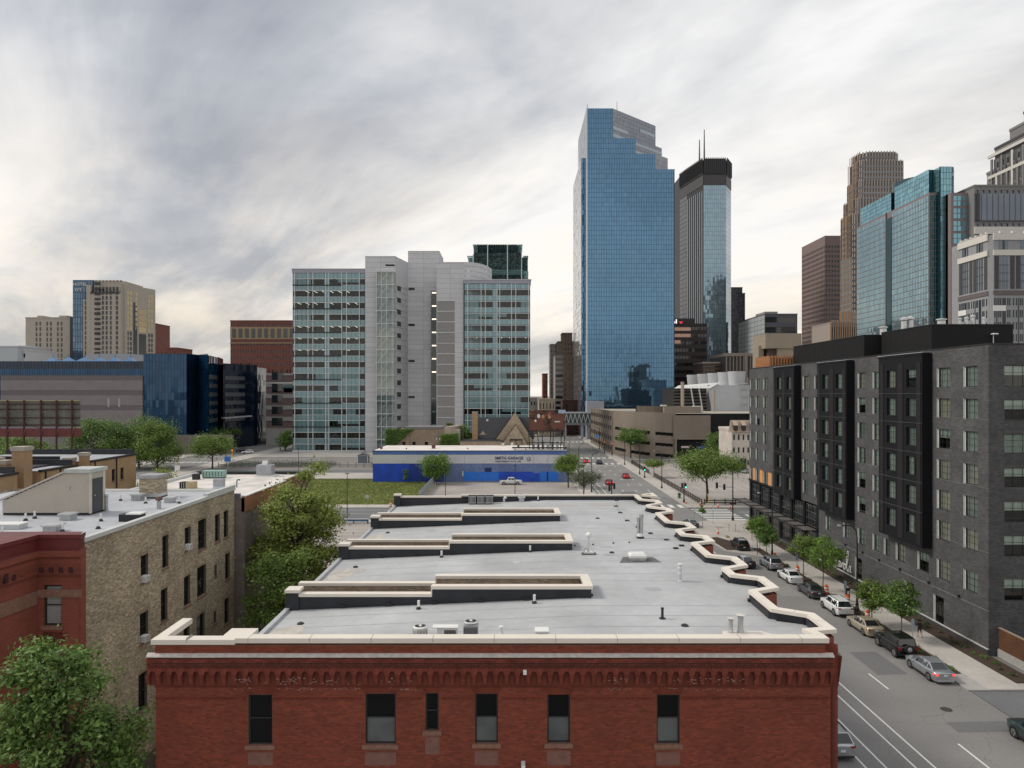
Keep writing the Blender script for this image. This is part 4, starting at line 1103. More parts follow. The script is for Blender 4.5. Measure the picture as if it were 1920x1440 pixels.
# ------------------------------------------------------------------ white-roofed building behind it
wb = thing('white_roofed_building','low building with stained white roof and terracotta side wall behind the tan one','building',(-27,66,0))
ZW = 15.6
MB().quad((-32.6,57,ZW),(-21.5,57,ZW),(-21.5,74,ZW),(-32.6,74,ZW)).build('roof',mat('white_roof',(.66,.62,.58),.8,var=.15,scale=.6,stain=.2,stain_scale=.5),wb)
mb = MB(); mb.quad((-21.5,57,0),(-21.5,74,0),(-21.5,74,ZW - 1.1),(-21.5,57,ZW - 1.1)); mb.quad((-21.5,74,0),(-32.6,74,0),(-32.6,74,ZW),(-21.5,74,ZW)); mb.quad((-32.6,74,0),(-32.6,57,0),(-32.6,57,ZW),(-32.6,74,ZW))
mb.quad((-32.6,57,0),(-21.5,57,0),(-21.5,57,ZW),(-32.6,57,ZW)); mb.build('wall',mat('grey_render',(.21,.175,.165),.9,var=.2,stain=.2),wb)
MB().box(-21.75,-21.42,57,67,ZW - 1.1,ZW + .12).build('parapet',mat('terracotta_wall',(.30,.13,.065),.85,var=.15,stain=.15),wb)
MB().box(-21.75,-21.44,67.01,74,ZW - 1.1,ZW + .2).build('parapet',mat('brown_wall',(.16,.075,.05),.9,var=.2),wb)
MB().box(-21.8,-21.38,57,67.2,ZW + .12,ZW + .2).build('coping',m_white,wb); MB().box(-32.8,-21.9,73.7,74.1,ZW,ZW + .3).build('rear_curb',m_flash,wb); MB().box(-32.9,-32.5,57,73.7,ZW - .1,ZW + .22).build('side_curb',m_alu,wb)
MB().box(-32.4,-21.9,57.0,57.3,ZW,ZW + .35).build('front_curb',mat('blue_grey',(.16,.17,.21),.6),wb)
def w_at(x,y): Y = F * (H - ZW) / (y - 738.0); return ((x - 960) * Y / F,Y,ZW)
o = thing('air_handler','grey rooftop air handler on the white roof','air conditioner',w_at(498,893)); MB().box(-.75,.75,-.6,.6,.15,1.2).local('casing',mat('grey_plant',(.36,.37,.41),.5,.2),o,bevel=.04); MB().tube((-.2,-.1,1.2),(.35,-.1,1.2),.42,.42,14).local('fan_hood',m_alu,o); MB().box(-.9,1.0,-.7,.7,-.03,.15).local('pad',m_white,o)
o = thing('air_handler','pale green rooftop unit on the white roof','air conditioner',w_at(402,896)); MB().box(-1.05,1.05,-.5,.5,.1,.75).local('casing',mat('sea_green',(.27,.42,.37),.6),o,bevel=.02); MB().box(-1.0,1.0,-.4,.4,-.03,.1).local('stand',m_black,o); mb = MB(); [mb.box(-.9 + .3 * k,-.85 + .3 * k,-.51,-.5,.2,.65) for k in range(7)]; mb.local('louvre',m_dark,o)
o = thing('roof_vent','steel roof vent hood on a splayed base on the white roof','vent',w_at(411,918)); MB().add([(-.55,-.45,-.02),(.55,-.45,-.02),(.55,.45,-.02),(-.55,.45,-.02),(-.38,-.3,.35),(.38,-.3,.35),(.38,.3,.35),(-.38,.3,.35)],[(0,1,5,4),(1,2,6,5),(2,3,7,6),(3,0,4,7)]).local('base',mat('pale_blue_metal',(.45,.52,.58),.5,.3),o); MB().box(-.42,.42,-.34,.34,.35,.95).local('hood',mat('grey_plant',(.36,.37,.41)),o,bevel=.05)
o = thing('air_handler','small tan and black condenser on the white roof','air conditioner',w_at(352,916)); MB().box(-.0,.7,-.35,.35,.05,.62).local('casing',mat('tan_casing',(.42,.33,.2),.6),o); MB().box(-.6,-.0,-.35,.35,.05,.6).local('fan_box',m_dark,o); MB().box(-.65,.75,-.4,.4,-.03,.05).local('pad',m_alu,o); mb = MB(); [mb.box(-.58 + .19 * k,-.55 + .19 * k,-.37,-.35,.08,.58) for k in range(4)]; mb.local('grille_bar',m_alu,o)
o = thing('vent_pipe','bent blue-grey gooseneck pipe at the corner of the white roof','vent',w_at(444,914)); mb = MB(); mb.path([(0,0,-.02),(0,0,.55),(.06,0,.68),(.2,0,.72),(.3,0,.62)],.06,8); mb.local('pipe',mat('blue_grey',(.16,.17,.21)),o)
o = thing('vent_pipe','black stub vent at the back of the white roof','vent',w_at(368,899)); MB().box(-.3,.3,-.25,.25,-.02,.5).local('stub',m_black,o); MB().box(-.34,.34,-.29,.29,.5,.55).local('lid',m_black,o)
# ------------------------------------------------------------------ tan brick row houses farther left
m_yellowtex = brickmat('buff_brickwork',(.44,.28,.145),(.36,.22,.115),(.34,.25,.16),stain=.12,bump=.2)
rh = thing('buff_brick_row','row of buff brick houses with black-edged flat roofs and chimneys, far left','building',(-60,95,0))
XQ = -58.3
yq = lambda x: -XQ * F / (960 - x)
def row(y0,y1,z,pxs,d=14):
 """one house of the row: long east wall with arched sashes, south end wall, roof with black edges"""
 rc = [(yq(x) - .45 - y0,zz_,yq(x) + .45 - y0,zz_ + 1.75) for x in pxs for zz_ in (z - 3.3,z - 6.6)]
 mb = MB(); holes(mb,(XQ,y0,0),(0,1,0),y1 - y0,z,rc,.2)
 mb.quad((XQ - d,y0,0),(XQ,y0,0),(XQ,y0,z),(XQ - d,y0,z)); mb.quad((XQ,y1,0),(XQ - d,y1,0),(XQ - d,y1,z),(XQ,y1,z))
 mb.build('house_wall',m_yellowtex,rh)
 for a,b,c,dd in rc:
  f = MB(); x = XQ - .18
  for q in ((a,a + .07,b,dd),(c - .07,c,b,dd),(a,c,dd - .07,dd),(a,c,(b + dd) / 2 - .03,(b + dd) / 2 + .03)): f.box(x - .03,x + .02,y0 + q[0],y0 + q[1],q[2],q[3])
  fo_ = f.build('window',m_frame,rh); MB().quad((x,y0 + a,b),(x,y0 + c,b),(x,y0 + c,dd),(x,y0 + a,dd)).build('pane',m_winglass,fo_)
  MB().box(XQ - .05,XQ + .08,y0 + a - .1,y0 + c + .1,b - .15,b - .01).build('sill',m_sand,rh)
 MB().box(XQ - .3,XQ + .14,y0 - .1,y1 + .1,z,z + .25).build('roof_edge',m_black,rh)
 MB().quad((XQ - d,y0,z + .1),(XQ - .3,y0,z + .1),(XQ - .3,y1,z + .1),(XQ - d,y1,z + .1)).build('roof',mat('row_roof',(.36,.375,.40),.85,var=.12),rh)
 MB().box(XQ - d,XQ - .3,y1 - .3,y1,z - .2,z + .9).build('rear_parapet',m_flash,rh); MB().box(XQ - d,XQ - 4.5,y0,y0 + .3,z,z + .8).build('front_parapet',m_flash,rh)
 MB().tube((XQ + .1,y0 + .8,1),(XQ + .1,y0 + .8,z),.09).build('downpipe',m_black,rh); MB().tube((XQ + .1,(y0 + y1) / 2 + .3,1),(XQ + .1,(y0 + y1) / 2 + .3,z),.09).build('downpipe',m_black,rh)
row(72.0,83.6,14.5,(4,17)); row(87.8,94.6,14.3,(83,97,115,129)); row(98.3,110,14.5,(183,194,213,229),20)
MB().box(XQ - 16,XQ - 3.2,83.6,98.3,0,14.2).build('rear_wing',m_yellowtex,rh); MB().box(XQ - 16,XQ - 3.0,83.4,98.5,14.2,14.6).build('roof_edge',m_flash,rh)
for x,y,s_,z in ((-59.4,86.0,1.5,17.6),(-61.8,86.4,1.2,15.9),(-63.4,86.6,1.6,16.2),(-58.9,97.7,.95,15.9),(-60.9,97.6,1.1,15.2)):
 MB().box(x - s_ / 2,x + s_ / 2,y - s_ / 2,y + s_ / 2,0,z - .5).build('chimney',m_yellowtex,rh); MB().box(x - s_ / 2 - .1,x + s_ / 2 + .1,y - s_ / 2 - .1,y + s_ / 2 + .1,z - .5,z).build('chimney_cap',mat('chimney_cap',(.42,.38,.33),.9),rh)
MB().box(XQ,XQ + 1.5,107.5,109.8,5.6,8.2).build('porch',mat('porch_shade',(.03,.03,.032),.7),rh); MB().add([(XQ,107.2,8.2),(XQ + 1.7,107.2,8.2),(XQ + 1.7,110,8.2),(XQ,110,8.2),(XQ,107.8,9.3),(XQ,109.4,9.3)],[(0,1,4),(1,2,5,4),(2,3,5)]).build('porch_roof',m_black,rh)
# ------------------------------------------------------------------ big roadside billboard seen from behind
YBL = 118.0
bl0 = XZ(-60,752,YBL); bl1 = XZ(148,806,YBL)
o = thing('billboard','large billboard seen from behind with rusty steel frame, far left','billboard',(bl0[0],YBL,0))
x0,x1,z1,z0 = bl0[0],bl1[0],bl0[1],XZ(0,800,YBL)[1]
n = 30
for i in range(n):
 a,b = x0 + (x1 - x0) * i / n,x0 + (x1 - x0) * (i + 1) / n
 MB().box(a + .01,b - .01,YBL + .4,YBL + .46,z0,z1).build('back_panel',mat('grey_back_panel',(.17,.165,.15),.8,var=.2,stain=.3),o)
m_rust = mat('rusty_steel',(.075,.032,.028),.8,var=.3)
mb = MB()
nx = [XZ(x,0,YBL)[0] for x in (-50,-18,14,45,77,106,135)]
for x in nx: mb.bar((x,YBL,3),(x,YBL,z1 + .15),.22);
for x in nx: mb.build('upright',m_rust,o) if False else None
for x in nx: MB().bar((x,YBL,3),(x,YBL,z1 + .15),.22).build('upright',m_rust,o)
for z in (z0 + .3,z0 + 1.5,z0 + 2.9,z1 - .5): MB().bar((x0,YBL + .25,z),(x1,YBL + .25,z),.12).build('rail',m_rust,o)
for x in nx:
 for z in (z0 - 1.8,z0 - .4,z0 + 1.1): MB().bar((x,YBL,z),(x + 1.0,YBL - 1.0,z + 1.2),.1).build('strut',m_rust,o)
MB().box(x0,x1,YBL + .1,YBL + .3,z1,z1 + .1).build('top_rail',mat('sodium_trim',(.5,.42,.18),.6),o)
MB().box(x0,x1 + .2,YBL - .1,YBL + .5,z0 - 1.7,z0 - .3).build('apron',mat('maroon_apron',(.16,.045,.045),.7,var=.15),o)
MB().bar((x0,YBL + .6,9.2),(XZ(176,0,YBL)[0],YBL - 3,10.0),.5,.7).build('beam',MATS['maroon_apron'],o)
MB().bar((x0,YBL - .2,z1 - 1.3),(nx[4],YBL - .2,z0 - .2),.08).build('brace',m_rust,o)
for x in (nx[1],nx[5]): MB().bar((x,YBL + .2,0),(x,YBL + .2,9.6),.7).build('column',m_rust,o)
# ================================================================== dark brick hotel across the street
XH,YH0,YH1,ZH = 43.6,64.9,130.3,28.5
ht = thing('dark_brick_hotel','seven-storey charcoal brick hotel with black bays, right side of the street','building',(XH,YH0,0))
m_hbrick = brickmat('charcoal_brickwork',(.105,.104,.108),(.06,.06,.064),(.05,.05,.053),.34,.11,.012,.8,.22,.4)
m_hbay = mat('black_bay_panel',(.009,.010,.013),.65,var=.1,spec=.2)
m_hbay2 = mat('dark_bronze_panel',(.022,.020,.021),.7,var=.1,spec=.2)
m_joint = mat('pale_joint',(.22,.22,.22),.7)
m_jamb = mat('white_window_jamb',(.72,.74,.73),.4)
m_hglass = clear_glass('hotel_pane',(.95,.99,.97),.03)
m_curtA = mat('sheer_curtain',(.62,.74,.68),.8,var=.14,scale=4)
m_curtB = mat('grey_curtain',(.42,.52,.48),.8,var=.2,scale=4)
m_curtC = mat('cream_curtain',(.70,.70,.56),.8,var=.1,scale=4)
rows = [26.6,23.5,20.4,17.3,14.2,11.1,7.1]
Yof = lambda x: XH * F / (x - 960.0)
cols = [(66.4,68.5),(70.6,72.8),(84.0,85.8),(87.5,89.5),(100.6,102.4),(104.3,106.4),(120.8,123.1),(124.9,126.9),(128.3,129.9)]
# wall facing the street: U runs toward the camera (-Y) so that outward is -X
rc = []
U = (0,-1,0)
def ur(ya,yb,za,zb): return (YH1 - yb,za,YH1 - ya,zb)
meta = []
for (a,b) in cols:
 for k,t in enumerate(rows):
  if k == 6 and a > 100: continue
  far_ = a > 118
  if far_ and k == 5: t,hgt,sty = 10.5,2.0,'o'
  else: hgt,sty = 1.95,'n'
  ya,yb = a,b
  rc.append(ur(ya,yb,t - hgt,t)); meta.append(sty)
for (a,b) in ((91.6,93.4),(78.6,80.6),(74.2,76.3),(81.9,83.2),(97,98.6)):
 rc.append(ur(a,b,5.15,7.1)); meta.append('n')
for (a,b) in ((71.6,73.4),(77.0,78.8),(88.4,90.2),(93.6,95.6)):
 rc.append(ur(a,b,.5,3.3)); meta.append('d')
store = ur(101.2,129.6,.5,8.05)
mb = MB(); holes(mb,(XH,YH1,0),U,YH1 - YH0,ZH,rc + [store],.22,0)
mb.build('street_wall',m_hbrick,ht)
# gable facing the camera
src_rows = [(180,265),(317,400),(453,530),(588,665),(722,803),(858,940),(1030,1115)]
rs,ms_ = [],[]
for (t,b) in src_rows:
 z1,z0 = XZ(0,600 + t * .472,YH0)[1],XZ(0,600 + b * .472,YH0)[1]
 for xa in (45.05,52.2,59.0): rs.append((xa - XH,z0,xa - XH + 2.7,z1))
mb = MB(); holes(mb,(XH,YH0,0),(1,0,0),24,ZH,rs,.22); mb.build('end_wall',m_hbrick,ht)
mb = MB(); mb.quad((XH + 24,YH1,0),(XH,YH1,0),(XH,YH1,ZH),(XH + 24,YH1,ZH)); mb.quad((XH + 24,YH0,0),(XH + 24,YH1,0),(XH + 24,YH1,ZH),(XH + 24,YH0,ZH)); mb.build('rear_wall',m_hbrick,ht)
MB().quad((XH,YH0,ZH - .5),(XH + 24,YH0,ZH - .5),(XH + 24,YH1,ZH - .5),(XH,YH1,ZH - .5)).build('roof',mat('hotel_roof',(.2,.2,.2),.9),ht)
mb = MB(); mb.box(XH - .06,XH + .3,YH0 - .05,YH1 + .05,ZH,ZH + .12); mb.box(XH + .3,XH + 24,YH0 - .06,YH0 + .3,ZH,ZH + .122); mb.build('parapet_cap',m_black,ht)
def hotel_window(w,h,kind):
 """frame, white reveal jamb, muntins, curtain behind clear glass; local x along the wall, y inward"""
 f = MB(); d = .14
 f.box(0,.05,d,d + .06,0,h); f.box(w - .05,w,d,d + .06,0,h); f.box(.05,w - .05,d,d + .06,h - .05,h); f.box(.05,w - .05,d,d + .06,0,.05)
 nv = 3 if w < 2.4 else 3; nh = 3
 for i in range(1,nv): f.box(w * i / nv - .014,w * i / nv + .014,d,d + .05,.05,h - .05)
 for i in range(1,nh): f.box(.05,w - .05,d + .002,d + .05,h * i / nh - .014,h * i / nh + .014)
 return f.mesh('window_frame',m_frame)
wcache = {}
def put_window(O,U,w,h,kind,jamb=True):
 key = (round(w,2),round(h,2))
 if key not in wcache:
  g = MB().quad((.05,.17,.05),(w - .05,.17,.05),(w - .05,.17,h - .05),(.05,.17,h - .05)).mesh('pane',m_hglass)
  def cur(m_,frac=1.0):
   c = MB(); n = 14
   for i in range(n):
    a,b = .03 + (w - .06) * i / n * frac,.03 + (w - .06) * (i + 1) / n * frac
    c.quad((a,.34 + .03 * (i % 2),.0),(b,.34 + .03 * ((i + 1) % 2),.0),(b,.34 + .03 * ((i + 1) % 2),h),(a,.34 + .03 * (i % 2),h))
   return c.mesh('curtain',m_)
  bk = MB().quad((0,.9,0),(w,.9,0),(w,.9,h),(0,.9,h)).quad((0,.2,0),(w,.2,0),(w,.9,0),(0,.9,0)).quad((0,.2,0),(0,.9,0),(0,.9,h),(0,.2,h)).quad((w,.2,0),(w,.2,h),(w,.9,h),(w,.9,0)).quad((0,.2,h),(0,.9,h),(w,.9,h),(w,.2,h)).mesh('room',m_dark)
  half = MB().quad((.03,.3,h * .55),(w - .03,.3,h * .55),(w - .03,.3,h),(.03,.3,h)).mesh('roller_blind',m_curtA)
  jm = MB().box(.0,.035,.004,.22,0.0,h).box(.035,.13,.13,.139,0,h).mesh('jamb',m_jamb)
  jm2 = MB().box(w - .035,w,.004,.22,0.0,h).box(w - .13,w - .035,.13,.139,0,h).mesh('jamb',m_jamb)
  wcache[key] = (hotel_window(w,h,kind),g,[cur(m_curtA),cur(m_curtB),cur(m_curtC),cur(m_curtA,.55),half],bk,jm,jm2)
 fm_,g,cs,bk,jm,jm2 = wcache[key]
 p = put(fm_,'window',ht,O,U)
 def sub(me,nm):
  o = bpy.data.objects.new(nm,me); link(o); o.parent = p
 sub(g,'pane'); sub(bk,'room')
 if kind == 'd': pass
 elif kind == 'h': sub(cs[4],'roller_blind')
 else: sub(RND.choices(cs,(5,3,2,1,.6))[0],'curtain')
 if jamb: sub(jm if jamb == 1 else jm2,'jamb')
for r,sty in zip(rc,meta):
 put_window((XH,YH1 - r[0],r[1]),U,r[2] - r[0],r[3] - r[1],sty)
for k,r in enumerate(rs):
 kd = ('h','h','n','h','h','h','h')[k // 3]
 put_window((XH + r[0],YH0,r[1]),(1,0,0),r[2] - r[0],r[3] - r[1],kd,0)
# orange panels between the far first-floor windows
for a,b in ((119.0,120.7),(123.2,124.8),(127.0,128.2),(130.0,130.28)):
 MB().box(XH - .05,XH - .002,a,b,8.45,10.6).build('orange_panel',mat('orange_panel',(.62,.29,.11),.6,var=.05),ht)
MB().box(XH - .12,XH + .02,107.0,130.35,8.05,8.42).build('black_band',m_hbay,ht)
# thin shelf joints of the brickwork
for z in (21.6,15.3,9.4): MB().box(XH - .012,XH + .01,YH0,119,z,z + .025).build('shelf_joint',m_joint,ht)
for z in (4.05,): MB().box(XH - .014,XH + .01,YH0,101,z,z + .05).build('shelf_joint',m_joint,ht)
for z in (21.6,12.6,4.05): MB().box(XH,XH + 24,YH0 - .012,YH0 + .01,z,z + .03).build('shelf_joint',mat('dim_joint',(.1,.1,.105),.8),ht)
MB().box(XH - .1,XH + .02,YH0 - .02,101,.0,.55).build('plinth',mat('plinth_brick',(.05,.05,.053),.8,var=.2),ht)
MB().box(XH - .14,XH + .03,YH0 - .04,101,.55,.64).build('plinth_cap',mat('pale_cap_stone',(.55,.55,.53),.7),ht)
# projecting bays with two columns of windows
for (ya,yb) in ((73.6,82.3),(90.3,98.9),(107.0,115.5)):
 pr,z0,z1 = 1.05,7.95,28.0
 o_rc = []
 mids = ((ya + 1.15,ya + 2.95),(ya + 5.15,ya + 6.95))
 for a,b in mids:
  for t in rows[:6]: o_rc.append((yb - b,t - 1.95 - z0,yb - a,t - z0))
 mb = MB(); holes(mb,(XH - pr,yb,z0),U,yb - ya,z1 - z0,o_rc,.22,0)
 mb.quad((XH - pr,ya,z0),(XH,ya,z0),(XH,ya,z1),(XH - pr,ya,z1)); mb.quad((XH,yb,z0),(XH - pr,yb,z0),(XH - pr,yb,z1),(XH,yb,z1)); mb.quad((XH - pr,yb,z0),(XH,yb,z0),(XH,ya,z0),(XH - pr,ya,z0))
 mb.build('bay',m_hbay,ht)
 MB().box(XH - pr - .05,XH,ya - .05,yb + .05,z1,z1 + .2).build('bay_cap',m_hbay,ht)
 MB().box(XH - pr + .3,XH,ya + .3,yb + .9,z1 + .3,z1 + .36).build('bay_flashing',m_alu,ht)
 for r in o_rc: put_window((XH - pr,yb - r[0],z0 + r[1]),U,r[2] - r[0],r[3] - r[1],'n',0)
 for y in (ya + .25,ya + 3.6,ya + 7.6): MB().box(XH - pr - .05,XH - pr - .002,y,y + (1.0 if ya + 3 < y < ya + 4 else .7),z0 + .25,z1 - .7).build('bay_fin',m_hbay2,ht)
 for t in rows[:5]: MB().box(XH - pr - .055,XH - pr - .001,ya,yb,t - 2.62,t - 2.585).build('bay_joint',mat('dim_joint'if False else 'bay_joint_m',(.09,.09,.1),.7),ht)
# storefront: recessed dark glazing with piers, steel muntins and a slatted canopy
sx0 = XH + .22
MB().quad((XH + .9,129.6,.5),(XH + .9,101.2,.5),(XH + .9,101.2,8.05),(XH + .9,129.6,8.05)).build('shop_room',m_dark,ht)
pier = MB().box(XH - .02,XH + .35,0,.75,.5,8.05).mesh('pier',m_hbay)
nb_ = 6; bw_ = (129.6 - 101.2) / nb_
for i in range(nb_ + 1):
 y = 101.2 + i * bw_ - .37
 MB().box(XH - .03,XH + .4,y,y + .74,.5,8.05).build('pier',m_hbay,ht)
 if i < nb_:
  for zb,zt_ in ((.7,3.9),(4.7,7.7)):
   f = MB(); ya,yb = y + .8,y + bw_ - .06
   for k in range(5): yk = ya + (yb - ya) * k / 4; f.box(XH + .16,XH + .22,yk - .03,yk + .03,zb,zt_)
   for k in range(4): zk = zb + (zt_ - zb) * k / 3; f.box(XH + .165,XH + .215,ya,yb,zk - .03,zk + .03)
   fo_ = f.build('shop_window',mat('grey_steel_muntin',(.12,.12,.125),.4),ht)
   MB().quad((XH + .2,yb,zb),(XH + .2,ya,zb),(XH + .2,ya,zt_),(XH + .2,yb,zt_)).build('pane',m_winglass,fo_)
  MB().box(XH + .1,XH + .3,y + .75,y + bw_,3.95,4.65).build('spandrel',m_hbay,ht)
for y0_,y1_ in ((101.0,132.6),):
 for s_ in (XH - 2.3,XH - .25): MB().box(s_,s_ + .14,y0_,y1_,4.35,4.6).build('canopy_beam',m_black,ht)
 k = 0; y = y0_ + .3
 while y < y1_ - .3:
  if k % 9 < 7: MB().box(XH - 2.16,XH - .26,y,y + .14,4.5,4.56).build('canopy_slat',mat('canopy_slat',(.3,.28,.26),.5),ht)
  else: MB().box(XH - 2.16,XH - .26,y,y + .2,4.36,4.59).build('canopy_rib',m_black,ht)
  y += .42; k += 1
# wall lamps
for y in (69.0,74.0,79.5,84,88,92.5,97): MB().box(XH - .2,XH - .001,y,y + .18,4.15,4.4).build('wall_lamp',m_black,ht)
# low corten wall at the near corner
o = thing('corten_screen','rust-brown low screen wall on a concrete plinth at the hotel corner','wall',(45,63.5,0))
MB().box(44.4,44.55,55.0,64.7,.75,2.6).build('panel',mat('corten',(.10,.042,.018),.85,var=.2,stain=.2),o); MB().box(44.3,44.65,54.8,64.72,.0,.72).build('plinth',m_concrete,o); MB().box(44.34,44.6,54.95,64.71,2.6,2.68).build('cap',mat('cap_rust',(.28,.2,.15),.7),o)
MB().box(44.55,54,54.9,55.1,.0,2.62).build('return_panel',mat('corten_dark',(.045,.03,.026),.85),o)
# roof plant screens with horizontal boards
m_lou = mat('black_louvre',(.018,.018,.019),.7,var=.1,spec=.2)
for nm,(x0,x1,y0,y1,z1) in (('louvred plant screen along the hotel roof, lower one',(48,60,96.7,121,32.0)),('louvred plant screen on the hotel roof, taller near one',(50,59.7,84.5,96.0,32.25))):
 o = thing('plant_screen','black ' + nm,'plant screen',(x0,y0,ZH - .5))
 MB().box(x0 + .06,x1,y0 + .06,y1,ZH - .5,z1 - .05).build('core',m_dark,o)
 z = ZH - .45
 while z < z1 - .1:
  MB().box(x0,x0 + .05,y0,y1,z,z + .2).build('louvre_board',m_lou,o); MB().box(x0 + .05,x1,y0,y0 + .05,z,z + .2).build('louvre_board',m_lou,o)
  z += .235
 k = y0 + 3
 while k < y1: MB().box(x0 - .02,x0,k,k + .06,ZH - .4,z1 - .1).build('screen_post',m_black,o); k += 3.2
 MB().box(x0 - .05,x1,y0 - .05,y1,z1 - .05,z1 + .04).build('cap',m_black,o)
for k,(x,yp,w,h) in enumerate(((1656,612,12,22),(1695,595,10,26),(1707,593,10,28),(1765,597,14,14),(1800,596,5,16),(1812,594,6,16),(1824,590,6,22),(1844,594,4,20))):
 Y = 99.0 if x < 1720 else 90.0; zb_ = 31.9 if x < 1720 else 32.1
 X,Z = XZ(x,yp,Y); r = w * Y / F / 2
 o = thing('roof_flue',('squat steel drum flue at the left of the hotel roof','steel flue on the hotel roof, left of a pair','steel flue on the hotel roof, right of a pair','wide low steel vent behind the taller plant screen','thin steel pipe above the taller plant screen, first of four','thin steel pipe above the taller plant screen, second of four','thin steel pipe above the taller plant screen, tallest of four','thin steel pipe above the taller plant screen, rightmost of four')[k],'flue',(X,Y,zb_),group='flues on the hotel roof'); hh_ = max(.5,Z - zb_)
 MB().lathe(0,0,[(r,-.1),(r,hh_ * .8),(r * 1.05,hh_ * .82)],12).local('pipe',m_alu,o); MB().lathe(0,0,[(r * 1.3,hh_ * .85),(r * 1.3,hh_ * .95),(r * .4,hh_)],12).local('cap',m_alu,o)
o = thing('roof_lamp','small white lamp on a post at the hotel parapet','lamp',(57.2,84.3,ZH - .5)); MB().tube((0,0,0),(0,0,3.2),.05).local('post',m_alu,o); MB().box(-.3,.3,-.5,.05,3.0,3.15).local('head',m_white,o,bevel=.03)
o = thing('timber_screen','orange timber fin screen at the far end of the hotel roof','screen',(44.2,122,ZH))
for k in range(14): MB().box(44.1,44.4,121.6 + k * .52,121.9 + k * .52,ZH - .4,30.2 + (.3 if k % 3 else .1)).build('fin',mat('orange_fin',(.46,.21,.09),.6,var=.12),o)
for k in range(9): MB().box(44.5 + k * .5,44.78 + k * .5,121.5,121.75,ZH - .4,30.5).build('fin',MATS['orange_fin'],o)
MB().box(44.42,49,121.8,128.8,ZH - .5,30.1).build('core',mat('umber_body',(.10,.06,.04),.8),o)
# script lettering on the wall near the trees
def script(pts_list,s,O,parent):
 """pen strokes in (along the wall, up) units"""
 for st in pts_list:
  mb = MB(); P = [Vector((O[0],O[1] - a * s,O[2] + b * s)) for a,b in st]
  fine = []
  for i in range(len(P) - 1):
   p0,p1,p2,p3 = P[max(i - 1,0)],P[i],P[i + 1],P[min(i + 2,len(P) - 1)]
   for k in range(5):
    t = k / 5
    fine.append(.5 * ((2 * p1) + (p2 - p0) * t + (2 * p0 - 5 * p1 + 4 * p2 - p3) * t * t + (3 * p1 - p0 - 3 * p2 + p3) * t ** 3))
  fine.append(P[-1]); mb.path(fine,.055,6); mb.build('letter_stroke',mat('lit_white_letter',(.8,.8,.78),.5),parent)
sg_ = thing('script_sign','white cursive restaurant sign on the dark hotel wall behind the trees','sign',(XH - .12,93,.95))
T_ = [[(0,2.6),(-.05,1.5),(-.02,.3),(.2,.05),(.42,.3)],[(-.55,1.75),(0,1.9),(.5,2.0)]]
A_ = lambda x: [[(x + .55,.75),(x + .3,.9),(x,.5),(x + .1,.05),(x + .4,.25),(x + .56,.85),(x + .55,.2),(x + .75,.1)]]
V_ = lambda x: [[(x,.85),(x + .2,.1),(x + .5,.85),(x + .7,.7)]]
O_ = lambda x: [[(x + .35,.85),(x + .05,.6),(x + .15,.1),(x + .5,.15),(x + .55,.65),(x + .35,.85),(x + .75,.75)]]
Lw = lambda x: [[(x,.2),(x + .55,1.2),(x + .8,2.5),(x + .55,2.75),(x + .35,2.0),(x + .35,.5),(x + .6,.05),(x + .85,.3)]]
script(T_ + A_(.55) + V_(1.35) + O_(2.05) + Lw(2.7) + A_(3.6),.95,(XH - .12,95.0,.95),sg_)
# ================================================================== blue garage with painted bands
YG = 192.6
gx0,gx1 = XZ(699,0,YG)[0],XZ(1064,0,YG)[0]
gz = lambda y: H - (y - 738) * YG / F
gz1 = gz(845.5)
gr_ = thing('blue_garage','low blue and white parking garage with white roof across the cross street','building',(gx0,YG,0))
m_b1 = mat('pale_blue_paint',(.09,.16,.40),.7,var=.12,stain=.12); m_b2 = mat('grey_white_band',(.62,.62,.64),.7,var=.06,stain=.1)
m_b3 = mat('deep_blue_paint',(.012,.07,.52),.6,var=.25,scale=.4); m_b4 = mat('sky_blue_paint',(.02,.18,.70),.6,var=.08); m_b5 = mat('faded_blue_brick',(.15,.205,.38),.8,var=.18,stain=.2)
m_b6 = mat('navy_paint',(.012,.025,.13),.6)
GX = lambda x: XZ(x,0,YG)[0]
z_a,z_b = gz(852.5),gz(869)
mb = MB(); mb.box(gx0,gx1,YG,YG + 20.5,0,gz1 - .05,skip='bt'); mb.build('wall',m_b5,gr_)
P = lambda x0,x1,za,zb,m,n='painted_panel',d=.02: MB().box(GX(x0),GX(x1),YG - d,YG - .001,za,zb).build(n,m,gr_)
P(699,1064,z_a,gz1,m_b1,'blue_band',.05); P(699,1064,z_b,z_a,m_b2,'white_band',.03)
P(699,766,0,z_b,m_b3); P(766,790,0,z_b,mat('royal_blue_paint',(.012,.045,.32),.6,var=.2)); P(790,832,.0,z_b,MATS['royal_blue_paint'])
P(869,935,.35,gz(884.5),m_b4); P(935,1000,.15,gz(884.5),m_b3); P(1000,1012,.15,gz(887),m_b3); P(1012,1025,.2,gz(884.5),m_b4); P(1025,1028,.2,gz(884.5),m_b6); P(1028,1047,.2,gz(884.5),m_b4)
P(909,921.5,gz(885),gz(877),m_b6,'door_panel',.05)
for k in range(5): MB().box(GX(872 + k * 12.6),GX(872.4 + k * 12.6),YG - .03,YG - .021,.35,gz(884.5)).build('door_joint',m_b5,gr_)
mr_ = mat('warm_white_roof',(.72,.68,.64),.8,var=.1,stain=.12)
MB().quad((gx0,YG,gz1),(gx1,YG,gz1),(gx1,YG + 20.5,gz1),(gx0,YG + 20.5,gz1)).build('roof',mr_,gr_)
MB().box(gx0 - .05,gx1,YG - .08,YG + .12,gz1 - .1,gz1 + .12).build('edge_trim',m_b6,gr_)
m_navy = mat('navy_letters',(.02,.035,.12),.5)
tx0 = GX(928)
